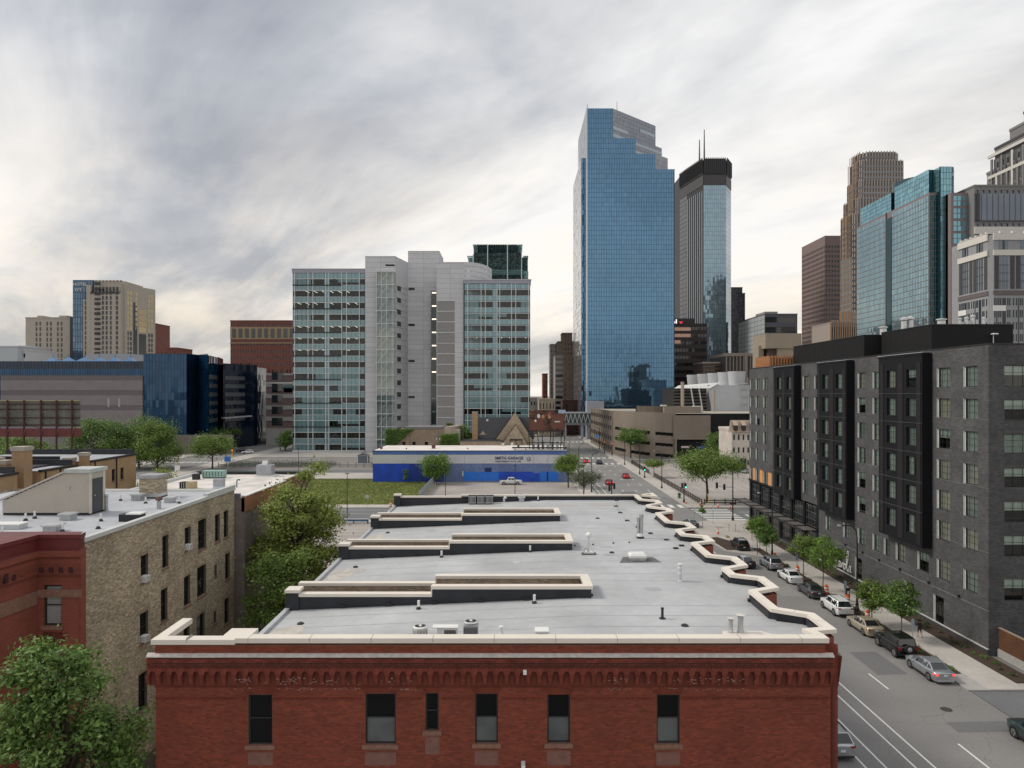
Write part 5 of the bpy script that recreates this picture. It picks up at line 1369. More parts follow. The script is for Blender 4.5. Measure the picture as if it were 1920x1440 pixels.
lettering('SMITH GARAGE',1.10,gr_,(tx0,YG - .06,gz(861.5)),m_navy,bold=.03,space=1.0)
lettering('PUBLIC PARKING | AUTO CARE',.50,gr_,(tx0 + .05,YG - .06,gz(866.3)),m_navy,bold=.01,space=1.0)
cxp,czp = GX(991.5),gz(860.7)
mb = MB()
for r0,r1,y,mm in ((.0,.62,-.05,0),(.0,.52,-.07,1),(.0,.43,-.085,0)):
 c = [(cxp + r1 * math.cos(t),YG + y,czp + r1 * math.sin(t)) for t in [2 * math.pi * k / 24 for k in range(24)]]
 b0 = len(mb.v); mb.v += c; mb.f.append(tuple(b0 + k for k in range(24))); mb.m.append(mm)
mb.build('parking_disc',[m_navy,m_white],gr_)
lettering('P',.78,gr_,(cxp - .24,YG - .1,czp - .27),m_white,bold=.03,name='parking_letter')
for x in (871,948,966,1000,1027): MB().box(GX(x),GX(x) + .06,YG - .06,YG - .03,z_b - 1.6,z_b + 3.2).build('conduit',m_b5,gr_)
MB().box(GX(866.5),GX(869),YG - .3,YG - .03,1.6,3.0).build('meter_box',m_alu,gr_)
for k,(x,y,s_,m_) in enumerate(((715,842,.5,'rust'),(813,841,.8,'rust'),(762,842,.25,'dark_interior'),(877,842,.25,'dark_interior'),(943,836,.7,'light_aluminium'),(960,835,.6,'white_paint'),(972,838,.5,'cast_iron'))):
 X,Y = gp(x,y,gz1)[:2]
 o = thing('roof_vent',('rusty roof vent at the left corner of the garage roof','rusty red vent box on the garage roof','thin dark vent pipe on the left of the garage roof','thin dark vent pipe at the middle of the garage roof','grey vent hood beside the billboard on the garage roof','white vent box beside the billboard on the garage roof','dark vent stub before the stone gable on the garage roof')[k],'vent',(X,Y,gz1))
 MB().box(-s_ * .6,s_ * .6,-s_ * .5,s_ * .5,-.02,s_ * 1.1).local('box',MATS[m_],o); MB().box(-s_ * .8,s_ * .8,-s_ * .7,s_ * .7,s_ * 1.1,s_ * 1.25).local('lid',MATS[m_],o)
# billboard on the garage roof
YP = 198.0
bx = lambda x: XZ(x,0,YP)[0]; bz = lambda y: XZ(0,y,YP)[1]
o = thing('poster_billboard','brown advertising billboard on a black steel frame on the garage roof','billboard',(bx(1025),YP,gz1))
pm = bpy.data.materials.new('printed_poster'); pm.use_nodes = True
N = pm.node_tree.nodes; L = pm.node_tree.links; b = N['Principled BSDF']; b.inputs['Roughness'].default_value = .6
tcn = N.new('ShaderNodeTexCoord'); mp = N.new('ShaderNodeMapping'); mp.inputs['Scale'].default_value = (.35,1,.55); L.new(tcn.outputs['Object'],mp.inputs[0])
nz = N.new('ShaderNodeTexNoise'); nz.inputs['Scale'].default_value = 1.6; nz.inputs['Detail'].default_value = 6; nz.inputs['Roughness'].default_value = .7; L.new(mp.outputs[0],nz.inputs['Vector'])
rp = N.new('ShaderNodeValToRGB'); L.new(nz.outputs['Fac'],rp.inputs[0]); e = rp.color_ramp.elements
e[0].position = .40; e[0].color = (.012,.008,.007,1); e[1].position = .72; e[1].color = (.52,.26,.14,1); q = e.new(.52); q.color = (.11,.042,.026,1); q = e.new(.6); q.color = (.22,.085,.05,1)
L.new(rp.outputs[0],b.inputs['Base Color'])
MB().box(bx(992),bx(1059),YP,YP + .3,bz(808),bz(769)).build('poster',pm,o)
m_ad = mat('poster_brown',(.16,.06,.038),.6,var=.2,scale=1.5)
for x0,x1,y0,y1 in ((993,1019,787,806),(1035,1057,777,803)): MB().box(bx(x0),bx(x1),YP - .01,YP - .002,bz(y1),bz(y0)).build('printed_panel',m_ad,o)
for x,y,r,m_ in ((1010,780,.45,m_white),(1004,789,.28,m_white),(1018,781,.42,mat('print_skin',(.48,.24,.13),.6)),(1030,782,.42,MATS['print_skin'])):
 mb = MB(); c = [(bx(x) + r * math.cos(t),YP - .02,bz(y) + r * 1.3 * math.sin(t)) for t in [2 * math.pi * k / 16 for k in range(16)]]; mb.add(c,[tuple(range(16))]); mb.build('printed_spot',m_,o)
MB().box(bx(1040),bx(1050),YP - .02,YP - .01,bz(791.5),bz(789.5)).build('printed_line',m_white,o)
for y in (808.5,818,830): MB().box(bx(991),bx(1059),YP - .15,YP + .15,bz(y) - .12,bz(y) + .12).build('frame_rail',m_black,o)
for x in (993,1000,1010,1018,1031,1036,1051,1057): MB().bar((bx(x),YP,bz(842)),(bx(x + (-2 if x < 1025 else 2)),YP,bz(808)),.22).build('frame_post',m_black,o)
MB().box(bx(960),bx(1062),YP - 2.5,YP - .8,gz1 + .45,gz1 + .75).build('catwalk',m_black,o)
for x in (965,985,1010,1035,1058): MB().box(bx(x),bx(x) + .15,YP - 2.4,YP + .1,gz1,gz1 + .45).build('catwalk_foot',m_black,o)
MB().box(bx(1047),bx(1060),YP - .4,YP,bz(775),bz(768.5)).build('lamp_box',mat('pale_blue_lamp',(.35,.48,.58),.5),o)
for k in range(6): MB().box(bx(998 + k * 9),bx(1003 + k * 9),YP + 1,YP + 2,gz1,gz1 + 1.5 + (k % 3) * .5).build('frame_ballast',m_alu if k % 2 else m_steel,o)
# ================================================================== stone house with gables behind the garage
YK = 232.0
kx = lambda x: XZ(x,0,YK)[0]; kz = lambda y: XZ(0,y,YK)[1]
m_stone = mat('rubble_stone',(.46,.36,.25),.9,var=.35,scale=2.5,bump=.8,bscale=4,stain=.15)
m_slate = mat('dark_shingles',(.035,.037,.043),.8,var=.2,scale=2)
sh = thing('stone_gabled_house','old stone house with steep gables and dark shingle roof behind the garage','house',(kx(960),YK,0))
MB().box(kx(893),kx(1000),YK + 1.0,YK + 14,0,kz(822)).build('wall',m_stone,sh)
za,zb_ = kz(823),kz(784)
n = 9
for i in range(n):      # shingle courses
 t0,t1 = i / n,(i + 1) / n
 MB().add([(kx(893),YK + .6 + 6 * t0,za + (zb_ - za) * t0),(kx(1002),YK + .6 + 6 * t0,za + (zb_ - za) * t0),(kx(1002),YK + .6 + 6 * t1,za + (zb_ - za) * t1 + .04),(kx(893),YK + .6 + 6 * t1,za + (zb_ - za) * t1 + .04)],[(0,1,2,3)]).build('shingle_course',m_slate,sh)
MB().quad((kx(893),YK + 6.6,zb_),(kx(1002),YK + 6.6,zb_),(kx(1002),YK + 13,za),(kx(893),YK + 13,za)).build('rear_roof',m_slate,sh)
for (xl,xm,xr_,yb,yt,dy) in ((925,966,1002,830,773,0.0),(937,967,992,838,796,-2.2)):
 g_ = MB(); A = (kx(xl),YK + dy,kz(yb)); B = (kx(xr_),YK + dy,kz(yb)); C = (kx(xm),YK + dy,kz(yt))
 g_.add([A,B,C,(A[0],YK + 6,A[2]),(B[0],YK + 6,B[2]),(C[0],YK + 8,C[2]),(A[0],YK + dy,0),(B[0],YK + dy,0)],[(0,1,2),(6,7,1,0)]); g_.build('gable',m_stone,sh)
 MB().add([(A[0] - .3,A[1] - .05,A[2]),(C[0],C[1] - .05,C[2] + .2),(C[0],(YK + 8 if dy == 0 else YK - .1),C[2] + .2),(A[0] - .3,(YK + 5 if dy == 0 else YK - .1),A[2])],[(0,1,2,3),(3,2,1,0)]).build('gable_roof',m_slate,sh)
 MB().add([(B[0] + .3,B[1] - .05,B[2]),(C[0],C[1] - .05,C[2] + .201),(C[0],(YK + 8 if dy == 0 else YK - .1),C[2] + .201),(B[0] + .3,(YK + 5 if dy == 0 else YK - .1),B[2])],[(0,1,2,3),(3,2,1,0)]).build('gable_roof',m_slate,sh)
MB().box(kx(885.5),kx(895.5),YK - .5,YK + 1.3,0,kz(774)).build('chimney',mat('buff_chimney',(.42,.27,.15),.9,var=.2),sh)
MB().box(kx(885),kx(896),YK - .6,YK + 1.4,kz(774),kz(772)).build('chimney_cap',m_concrete,sh)
MB().box(kx(956),kx(979),YK - 2.6,YK - 2.2,kz(824),kz(822.5)).build('gable_rail',m_black,sh)
for x in (957,967,978): MB().box(kx(x),kx(x) + .15,YK - 2.6,YK - 2.3,kz(832),kz(824)).build('rail_post',m_black,sh)
MB().add([(kx(899),YK + .55,kz(815.5)),(kx(912),YK + .55,kz(815.5)),(kx(905),YK + .55,kz(808))],[(0,1,2)]).build('dormer',m_stone,sh)
MB().quad((kx(862),YK - 3,kz(826)),(kx(945),YK - 3,kz(826)),(kx(935),YK + 1,kz(823)),(kx(868),YK + 1,kz(823))).build('porch_roof',m_slate,sh)
MB().box(kx(864),kx(940),YK - 2.9,YK + 1,0,kz(826.5)).build('porch_wall',m_stone,sh)
MB().box(kx(911),kx(915),YK + 3.0,YK + 3.2,kz(790.5),kz(786.5)).build('skylight',m_white,sh)
# ivy-clad low building
ib = thing('ivy_clad_building','low tan building half covered in ivy behind the garage','building',(kx(780),YK,0))
mb = MB(); mb.prism([(kx(727),YK - 1),(kx(838),YK - 1),(kx(860),YK + 11),(kx(752),YK + 11)],0,[kz(806),kz(803),kz(803) ,kz(806)]); mb.build('wall',mat('tan_stucco',(.33,.25,.18),.9,var=.12,stain=.15),ib)
MB().box(kx(760),kx(830),YK - 1.2,YK + 9,kz(804),kz(800)).build('parapet',mat('grey_parapet',(.2,.2,.2),.8),ib)
MB().prism([(kx(834),YK - 1.1),(kx(846),YK - 1.1),(kx(864),YK + 10),(kx(852),YK + 10)],0,kz(799.5)).build('side_wall',mat('pale_stucco',(.45,.38,.31),.9,var=.1),ib)
MB().box(kx(846),kx(862),YK - .5,YK + 3,0,kz(806)).build('stair_wall',MATS['pale_stucco'],ib)
for x in (755,774,797):
 f = MB().box(kx(x),kx(x) + 1.1,YK - 1.08,YK - .99,kz(834),kz(828)).build('window',m_frame,ib); MB().box(kx(x) + .1,kx(x) + 1.0,YK - 1.1,YK - 1.081,kz(833.5),kz(828.5)).build('pane',m_winglass,f)
# ================================================================== white-grey panel and glass office building
YC = 293.0
cX = lambda x: XZ(x,0,YC)[0]; cZ = lambda y: XZ(0,y,YC)[1]
co = thing('glass_office_building','big office building of grey panels with two teal glass wings, centre','building',(cX(770),YC,0))
m_panel = mat('silver_panel',(.57,.57,.595),.55,.1,var=.05,isl=.06,stain=.04)
m_span = mat('teal_spandrel_glass',(.20,.31,.345),.12,.3,var=.06,isl=.10,spec=.7)
m_vis = clear_glass('vision_glass',(.72,.88,.92),.02)
m_bl = mat('teal_blind',(.50,.63,.62),.5,var=.04,isl=.12)
m_mul = mat('white_fin',(.66,.69,.70),.4,.2,var=.04)
m_lit = mat('ceiling_light',(1.0,.86,.66),.5,var=0,emit=1.1)
m_ceil = mat('office_ceiling',(.055,.057,.058),.9,var=0); m_back = mat('office_back_wall',(.03,.032,.034),.9,var=.1); m_floor = mat('office_floor',(.07,.065,.06),.9)
cnt = {'s': 0,'v': 0}
def wing(x0,x1,ytop,nfl,ncol,fins,lit,seed,skipcol=()):
 """curtain wall: spandrel panes, vision glass, blinds, and rooms behind with ceilings, back walls and lamps"""
 rg = random.Random(seed)
 zt,z0 = cZ(ytop),.6
 fh = (zt - z0 - 1.6) / nfl; w = x1 - x0; cw = w / ncol
 D = 7.0
 MB().box(x0,x1,YC + D,YC + 22,0,zt - 1.0).build('wing_core',m_back,co)
 MB().quad((x0,YC + .3,0),(x0,YC + D,0),(x0,YC + D,zt - 1),(x0,YC + .3,zt - 1)).quad((x1,YC + .3,0),(x1,YC + .3,zt - 1),(x1,YC + D,zt - 1),(x1,YC + D,0)).build('wing_side',m_span,co)
 cap = MB().box(x0 - .3,x1 + .3,YC - .25,YC + 22,zt - 1.5,zt).build('roof_band',mat('lilac_band',(.34,.34,.40),.5,.2),co); MB().box(x0 - .5,x1 + .5,YC - .45,YC + 22.2,zt + .001,zt + .3).build('roof_cap',m_panel,co)
 pm_ = MB().box(.05,cw - .05,.0,.12,.04,fh * .46).mesh('spandrel_pane',m_span)
 vm_ = MB().quad((.04,.06,0),(cw - .04,.06,0),(cw - .04,.06,fh * .5),(.04,.06,fh * .5)).mesh('window_pane',m_vis)
 bfull = MB().quad((.03,.25,0),(cw - .03,.25,0),(cw - .03,.25,fh * .52),(.03,.25,fh * .52)).mesh('blind',m_bl)
 bhalf = MB().quad((.03,.25,fh * .22),(cw - .03,.25,fh * .22),(cw - .03,.25,fh * .52),(.03,.25,fh * .52)).mesh('blind',m_bl)
 sp_all = MB(); vis_all = MB()
 for f in range(nfl):
  zf = z0 + f * fh
  MB().box(x0 + .05,x1 - .05,YC + .13,YC + D,zf + fh * .5 + fh * .47,zf + fh * .5 + fh * .5).build('ceiling',m_ceil,co) if False else None
  # slab between two rooms: its underside is the ceiling
  MB().box(x0 + .05,x1 - .05,YC + .14,YC + D - .01,zf + fh * .54,zf + fh * .98).build('floor_slab',m_ceil,co)
  mode = rg.random(); run = 0
  lightrow = f in lit
  for i in range(ncol):
   X = x0 + i * cw
   cnt['s'] += 1; cnt['v'] += 1
   put(pm_,'spandrel_pane',co,(X,YC,zf + fh * .54),(1,0,0)) if cnt['s'] < 290 else sp_all.box(X + .05,X + cw - .05,YC,YC + .12,zf + fh * .58,zf + fh * .98)
   if i in skipcol:
    MB().box(X + .05,X + cw - .05,YC + .0,YC + .12,zf + .02,zf + fh * .52).build('blank_pane',m_span,co); continue
   if cnt['v'] < 290: put(vm_,'window_pane',co,(X,YC,zf + fh * .03),(1,0,0))
   else: vis_all.quad((X + .04,YC + .06,zf + fh * .03),(X + cw - .04,YC + .06,zf + fh * .03),(X + cw - .04,YC + .06,zf + fh * .53),(X + .04,YC + .06,zf + fh * .53))
   if not lightrow:
    if run <= 0: run = rg.randint(2,5); kind = rg.choices('dfhd',(4,3,1.5,2))[0]
    run -= 1
    if kind == 'f': put(bfull,'blind',co,(X,YC,zf + fh * .01),(1,0,0))
    elif kind == 'h': put(bhalf,'blind',co,(X,YC,zf + fh * .01),(1,0,0))
  MB().box(x0,x1,YC - .10,YC - .0,zf + fh * .5,zf + fh * .54).build('transom',m_mul,co)
  MB().box(x0,x1,YC - .06,YC - .0,zf - .06,zf + .06).build('transom',m_mul,co)
  if lightrow:
   k = 0; X = x0 + 1.5
   while X < x1 - 1.5:
    if rg.random() < .8: MB().box(X,X + .16,YC + 1.0,YC + 6.5,zf + fh * .54 - .12,zf + fh * .54 - .02).build('ceiling_light',m_lit,co)
    X += 3.4
 if vis_all.v: vis_all.build('vision_glazing',m_vis,co,kind='stuff')
 if sp_all.v: sp_all.build('spandrel_glazing',m_span,co,kind='stuff')
 for i in range(ncol + 1):
  X = x0 + i * cw
  MB().box(X - .035,X + .035,YC - .04,YC + .1,z0 - .5,zt - 1.5).build('mullion',mat('dark_mullion',(.06,.09,.10),.5),co)
 for fx in fins: MB().box(cX(fx) - .12,cX(fx) + .12,YC - .35,YC - .04,0,zt - 1.5).build('fin',m_mul,co)
wing(cX(549),cX(684),505,15,16,(553,578,587,611,617,641,650,674),(13,12,10,9,8,1),21,(7,))
wing(cX(871),cX(994),525,14,14,(877,902,910,932,937,959,967,991),(8,9),22,(6,))
# dark sun shades on the left wing
fh_ = (cZ(505) - .6 - 1.6) / 15
for f in (14,12,10,8,6,4,2): MB().box(cX(549),cX(641),YC - .5,YC - .1,.6 + f * fh_ - .28,.6 + f * fh_ + .1).build('sun_shade',m_black,co)
# silver tower blocks: each panel course a part
def panelled(x0,x1,y0,y1,z0,z1,rowh=2.05,colw=6.2,nm='panel_block',skip=None):
 MB().box(x0 + .05,x1 - .05,y0 + .05,y1,z0,z1 - .02).build(nm,mat('panel_joint',(.12,.12,.125),.8),co)
 pn = MB(); z = z0
 nn = max(1,round((x1 - x0) / colw)); cw = (x1 - x0) / nn; ns = max(1,round((y1 - y0) / colw)); cs = (y1 - y0) / ns
 while z < z1 - .05:
  zt = min(z + rowh,z1)
  for i in range(nn): pn.box(x0 + i * cw + .03,x0 + (i + 1) * cw - .03,y0,y0 + .05,z + .03,zt - .03)
  for i in range(ns):
   pn.box(x1 - .05,x1,y0 + i * cs + .08,y0 + (i + 1) * cs - .03,z + .03,zt - .03); pn.box(x0,x0 + .05,y0 + i * cs + .08,y0 + (i + 1) * cs - .03,z + .03,zt - .03)
  z = zt
 pn.build('panel_cladding',m_panel,co,kind='stuff')
 MB().box(x0 - .05,x1 + .05,y0 - .05,y1,z1,z1 + .12).build('block_cap',m_panel,co)
panelled(cX(686),cX(743),YC - 1.5,YC + 16,0,cZ(482))
# slanting return of the stair block
mb = MB(); A = (cX(743) - .02,YC - 1.5); B = (cX(757),YC + 12)
mb.quad((A[0],A[1],0),(B[0],B[1],0),(B[0],B[1],cZ(482)),(A[0],A[1],cZ(482))); mb.build('return_wall',m_panel,co)
for k in range(14):
 z = 3 + k * 4.9; MB().add([(A[0] + (B[0] - A[0]) * t + .03,A[1] + (B[1] - A[1]) * t - .04,zz_) for t,zz_ in ((.12,z),(.42,z),(.42,z + 2.0),(.12,z + 2.0))],[(0,1,2,3)]).build('slot_window',m_winglass,co)
 for q in range(2): MB().bar((A[0] + .05,A[1] + .0,z + q * 2.4 - .6),(B[0] + .05,B[1],z + q * 2.4 - .6),.06).build('panel_joint_line',MATS['panel_joint'],co)
panelled(cX(757),cX(818),YC + 12,YC + 30,0,24 + (738 - 471) * (YC + 12) / F)
panelled(cX(818),cX(870),YC + 1,YC + 26,0,cZ(491))
for k in range(12): MB().box(cX(819.5),cX(852),YC + .88,YC + .99,10 + k * 4.4,10 + k * 4.4 + 3.9).build('louvre_panel',mat('grey_louvre',(.27,.26,.26),.6),co)
for k in range(12): MB().box(cX(819.5),cX(852),YC + .7,YC + .9,13.95 + k * 4.4,14.15 + k * 4.4).build('louvre_ledge',m_mul,co)
# curved wall stepping down to the right wing
cv_ = [(cX(870),YC + 1.0),(cX(885),YC + 2.0),(cX(900),YC + 5.0),(cX(912),YC + 10),(cX(920),YC + 18)]
for (a,b),(c,d) in zip(cv_,cv_[1:]):
 zt = 24 + (738 - 491) * (YC + 1) / F
 mb = MB(); z = 40
 while z < zt - .1:
  mb.quad((a,b,z + .05),(c,d,z + .05),(c,d,min(z + 2,zt)),(a,b,min(z + 2,zt))); z += 2.05
 mb.build('curved_wall',m_panel,co)
MB().add([(p[0],p[1],zt) for p in cv_] + [(cX(870),YC + 18,zt)],[tuple(range(6))]).build('curved_roof',m_panel,co)
# tall dark slot with lit landings
MB().box(cX(804),cX(817.5),YC + 8,YC + 11.9,0,cZ(540)).build('slot_glass',glass('slot_glass',(.02,.035,.04),.05),co)
for k in range(11): MB().box(cX(806),cX(814),YC + 7.8,YC + 7.95,cZ(545) - k * 5.6,cZ(545) - k * 5.6 + .5).build('landing_light',m_lit if k < 7 else m_span,co)
for k in range(4): MB().box(cX(758),cX(770),YC + 11.85,YC + 11.94,cZ(536) - k * 15.5,cZ(536) - k * 15.5 + 1.0).build('slot_window',m_winglass,co)
# glazed staircase tower in front of the block
sx0,sx1 = cX(710),cX(742); sz1 = cZ(513)
MB().box(sx0,sx1,YC - 1.45,YC - 1.40,0,sz1).build('stair_back',mat('stair_back',(.16,.20,.20),.8),co)
MB().quad((sx0,YC - 4.2,0),(sx1,YC - 4.2,0),(sx1,YC - 4.2,sz1),(sx0,YC - 4.2,sz1)).quad((sx0,YC - 1.5,0),(sx0,YC - 4.2,0),(sx0,YC - 4.2,sz1),(sx0,YC - 1.5,sz1)).quad((sx1,YC - 4.2,0),(sx1,YC - 1.5,0),(sx1,YC - 1.5,sz1),(sx1,YC - 4.2,sz1)).build('stair_glass',clear_glass('stair_glass_m',(.72,.86,.84),.12),co)
nfl_ = 14; sh_ = sz1 / nfl_
for k in range(nfl_ + 1):
 z = k * sh_
 MB().box(sx0 - .6,sx1 + .5,YC - 4.3,YC - 4.1,z - .1,z + .1).build('stair_transom',m_mul,co)
 if k < nfl_:
  MB().bar((sx0 + .6,YC - 3.4,z + .3),((sx0 + sx1) / 2 + 1.2,YC - 3.4,z + sh_),.3,.5).build('stair_flight',m_mul,co)
  MB().bar(((sx0 + sx1) / 2 + 1.0,YC - 2.2,z + sh_ * .5),(sx0 + .6,YC - 2.2,z + sh_ * .95),.3,.4).build('stair_flight',mat('stair_grey',(.3,.33,.34),.6),co)
  MB().box((sx0 + sx1) / 2 + 1.0,sx1 - .1,YC - 3.8,YC - 1.6,z + sh_ - .25,z + sh_).build('stair_landing',MATS['stair_grey'],co)
for x in (sx0,sx0 + 1.9,(sx0 + sx1) / 2 + .5,sx1 - .7,sx1): MB().box(x - .07,x + .07,YC - 4.32,YC - 4.15,0,sz1).build('stair_mullion',m_mul,co)
MB().box(sx0 - .1,sx1 + .1,YC - 4.4,YC - 1.4,sz1,sz1 + .3).build('stair_roof',m_panel,co)
MB().box(cX(724),cX(741),YC - 1.6,YC - 1.5,cZ(500),cZ(497)).build('slot_window',m_dark,co)
# gap glazing beside wings
for a,b in ((684,686),(869,871)): MB().box(cX(a),cX(b),YC + .5,YC + 2,0,cZ(526)).build('gap_glazing',m_dark,co)
MB().box(cX(549),cX(684),YC - .9,YC - .4,.1,.55).build('planter_wall',m_mul,co)
# ================================================================== towers and far buildings
def glazing(name,parent,O,U,w,h,nx,nz,m,gap=.12,tilt=.03,d=-.10,skip=None,W=(0,0,1),split=None,ms=None,mats=None):
 """a curtain wall of separate panes, each turned a hair so that the sky breaks up in it"""
 mb = MB(); pw,ph = w / nx,h / nz
 rc = []
 for j in range(nz):
  for i in range(nx):
   if skip and skip(i,j): continue
   rc.append((i * pw + gap / 2,j * ph + gap / 2,(i + 1) * pw - gap / 2,(j + 1) * ph - gap / 2))
 panes(mb,O,U,rc,d,0,W,tilt,ms)
 return mb.build(name,mats or m,parent,kind='stuff')
def punched(name,parent,O,U,w,h,nx,nz,ww,wh,mw,mg,depth=.3,**k):
 """masonry wall with real recessed windows, panes in one mesh"""
 rc = grid(w,h,nx,nz,ww,wh,**k)
 mb = MB(); holes(mb,O,U,w,h,rc,depth); mb.build(name,mw,parent)
 mb = MB(); panes(mb,O,U,rc,depth - .02,tilt=.02); mb.build('glazing',mg,parent,kind='stuff')
def tower(name,label,cat,loc): return thing(name,label,cat,loc)
m_tglass = glass('tower_glass_dark',(.02,.026,.03),.05,spec=.7)
m_mull = mat('blue_mullion',(.02,.05,.10),.5)
# ---- the blue glass skyscraper
YTW = 380.0
tX = lambda x: XZ(x,0,YTW)[0]; tZ = lambda y: XZ(0,y,YTW)[1]
m_blue = mat('blue_mirror_glass',(.115,.225,.345),.035,.82,var=.05,scale=.05,isl=.05,bump=.05,bscale=.35)
m_pale = mat('pale_mirror_glass',(.40,.40,.43),.12,.6,var=.05,isl=.08)
m_glz = mat('silver_glass_band',(.55,.60,.64),.1,.6,var=.05)
bt = tower('blue_glass_skyscraper','tall blue mirror-glass skyscraper with stepped top, right of centre','skyscraper',(tX(1180),YTW,0))
lv = [(1149,203),(1191,259),(1228,288),(1263.5,317)]
x0 = tX(1100); xe = tX(1263.5); yb = YTW + 48
prev = 0
levels = [(tX(a),tZ(b)) for a,b in lv]
zlow = 0
for k in range(3,-1,-1):
 xr,zt = levels[k]
 zb = 0 if k == 3 else levels[k + 1][1]
 dg = (xe - xr) * .895
 poly = [(x0,YTW + .1),(xr,YTW + .1)] + ([(xe,YTW + .1 + dg)] if k < 3 else []) + [(xe if k == 3 else xe - (3 - k) * 1.4,yb),(x0,yb)]
 if k < 3: poly[2] = (xe - (3 - k) * 1.6,YTW + .1 + dg - (3 - k) * 1.43)
 MB().prism(poly,zb,zt).build('shaft',m_mull,bt)
 nx = max(3,round((xr - x0) / 1.33)); nz = max(2,round((zt - zb) / 2.55))
 glazing('glazing',bt,(x0,YTW + .1,zb),(1,0,0),xr - x0,zt - zb,nx,nz,m_blue,.13,.009)
 if k < 3:
  p,q = Vector((xr,YTW + .1,zb)),Vector((poly[2][0],poly[2][1],zb))
  U = (q - p).normalized(); ln = (q - p).length
  glazing('striped_glazing',bt,p,U,ln,zt - zb,max(6,round(ln / 1.35)),max(2,round((zt - zb) / 2.4)),m_pale,.1,.02)
  for s0,s1,a,b in (((0,.34,.30,.42),(0,.34,.05,.16),(.62,1,.56,.68)) if k == 0 else ((.0,1,.55,.72),(0,.35,.05,.2)) if k == 1 else ()):
   z = zb + (zt - zb)
   mb = MB(); A = p + U * (ln * s0); B = p + U * (ln * s1); n_ = U.cross(Vector((0,0,1))) * .2
   mb.quad(A + n_ + Vector((0,0,(zt - zb) * a)),B + n_ + Vector((0,0,(zt - zb) * a)),B + n_ + Vector((0,0,(zt - zb) * b)),A + n_ + Vector((0,0,(zt - zb) * b))); mb.build('bright_band',m_glz,bt)
# left return: narrow notch and the lower west wing
glazing('glazing',bt,(x0,yb,0),(0,-1,0),yb - YTW - .1,levels[0][1],30,66,m_pale,.2,.02)
wx0 = x0 - 2.0
MB().box(wx0,x0,YTW + 8,YTW + 60,0,tZ(308) + 6).build('west_wing',m_mull,bt)
glazing('glazing',bt,(wx0,YTW + 8,0),(1,0,0),2.0,tZ(308) + 6,2,54,m_blue,.13,.02)
glazing('glazing',bt,(wx0,YTW + 60,0),(0,-1,0),52,tZ(308) + 6,26,54,m_pale,.15,.03)
MB().box(x0 - .25,x0 + .35,YTW - .1,YTW + .0,0,levels[0][1]).build('corner_fin',m_glz,bt)
MB().box(xe - .1,xe + .4,YTW - .05,YTW + .3,0,levels[3][1]).build('corner_fin',m_mull,bt)
for x,y,h in ((1101.5,203,2.6),(1161.5,208,8.5),(1241,241,2.2)):
 X,Z = tX(x),tZ(y); dY = 0 if x < 1150 else 8 if x < 1200 else 27
 MB().tube((X,YTW + 1 + dY,Z - 2),(X,YTW + 1 + dY,Z + h * (1 + dY / 380)),.22,.1,6).build('aerial',m_black,bt)
MB().box(tX(1098),tX(1130),YTW - 6,YTW,14,20).build('entrance_block',mat('pale_block',(.45,.46,.5),.6),bt); MB().box(tX(1098),tX(1104),YTW - 6,YTW - 1,0,14).build('entrance_pier',MATS['pale_block'],bt)
# old towers left of it
def shaft(name,label,cat,x0p,x1p,yt,Y,D,mw,mg,nx,nz,ww=.5,wh=.55,side=None,nys=6,z0=0,cap=None):
 X0,X1 = XZ(x0p,0,Y)[0],XZ(x1p,0,Y)[0]; Z = XZ(0,yt,Y)[1]
 o = thing(name,label,cat,((X0 + X1) / 2,Y,0))
 w = X1 - X0
 punched('front_wall',o,(X0,Y,z0),(1,0,0),w,Z - z0,nx,nz,w / nx * ww,(Z - z0) / nz * wh,mw,mg,min(.5,w / nx * .2))
 if side == 'l': punched('side_wall',o,(X0,Y + D,z0),(0,-1,0),D,Z - z0,nys,nz,D / nys * ww,(Z - z0) / nz * wh,mw,mg,.4)
 else: MB().quad((X0,Y + D,0),(X0,Y,0),(X0,Y,Z),(X0,Y + D,Z)).build('side_wall',mw,o)
 if side == 'r': punched('side_wall',o,(X1,Y,z0),(0,1,0),D,Z - z0,nys,nz,D / nys * ww,(Z - z0) / nz * wh,mw,mg,.4)
 else: MB().quad((X1,Y,0),(X1,Y + D,0),(X1,Y + D,Z),(X1,Y,Z)).build('side_wall',mw,o)
 MB().box(X0 - .2,X1 + .2,Y - .2,Y + D,Z,Z + (cap or .8)).build('roof_parapet',mw,o)
 return o,X0,X1,Z
m_oldgrey = mat('weathered_grey_stone',(.33,.31,.29),.9,var=.1,stain=.12,streak=True)
m_oldbrown = mat('weathered_brown_brick',(.20,.145,.115),.9,var=.12,stain=.15)
m_oldred = mat('weathered_red_brick',(.19,.072,.058),.9,var=.12,stain=.15)
shaft('old_office_tower','grey-brown prewar tower with stepped top, left of the blue skyscraper','tower',1046,1085,642,470,26,m_oldbrown,m_tglass,7,20,.34,.42)
shaft('old_office_tower','small dark rooftop block on the prewar tower beside the blue skyscraper','tower',1054,1073,626,478,14,m_oldbrown,m_tglass,4,24,.3,.4,z0=30)
shaft('pale_old_tower','pale narrow prewar tower behind the brown one, left of the blue skyscraper','tower',1032,1047,647,490,20,m_oldgrey,m_tglass,4,20,.32,.42)
shaft('banded_tower','brown tower with dark window bands facing the far street end','tower',1041,1056,669,440,20,m_oldgrey,m_tglass,1,14,.94,.5)
shaft('brown_brick_block','brown brick block with paired windows, before the prewar tower','building',1056,1084,669,438,20,m_oldbrown,m_tglass,4,15,.34,.4)
shaft('red_brick_tower','slim red-brown brick tower at the far end of the street','tower',1018,1027,702,560,20,m_oldred,m_tglass,2,10,.3,.4)
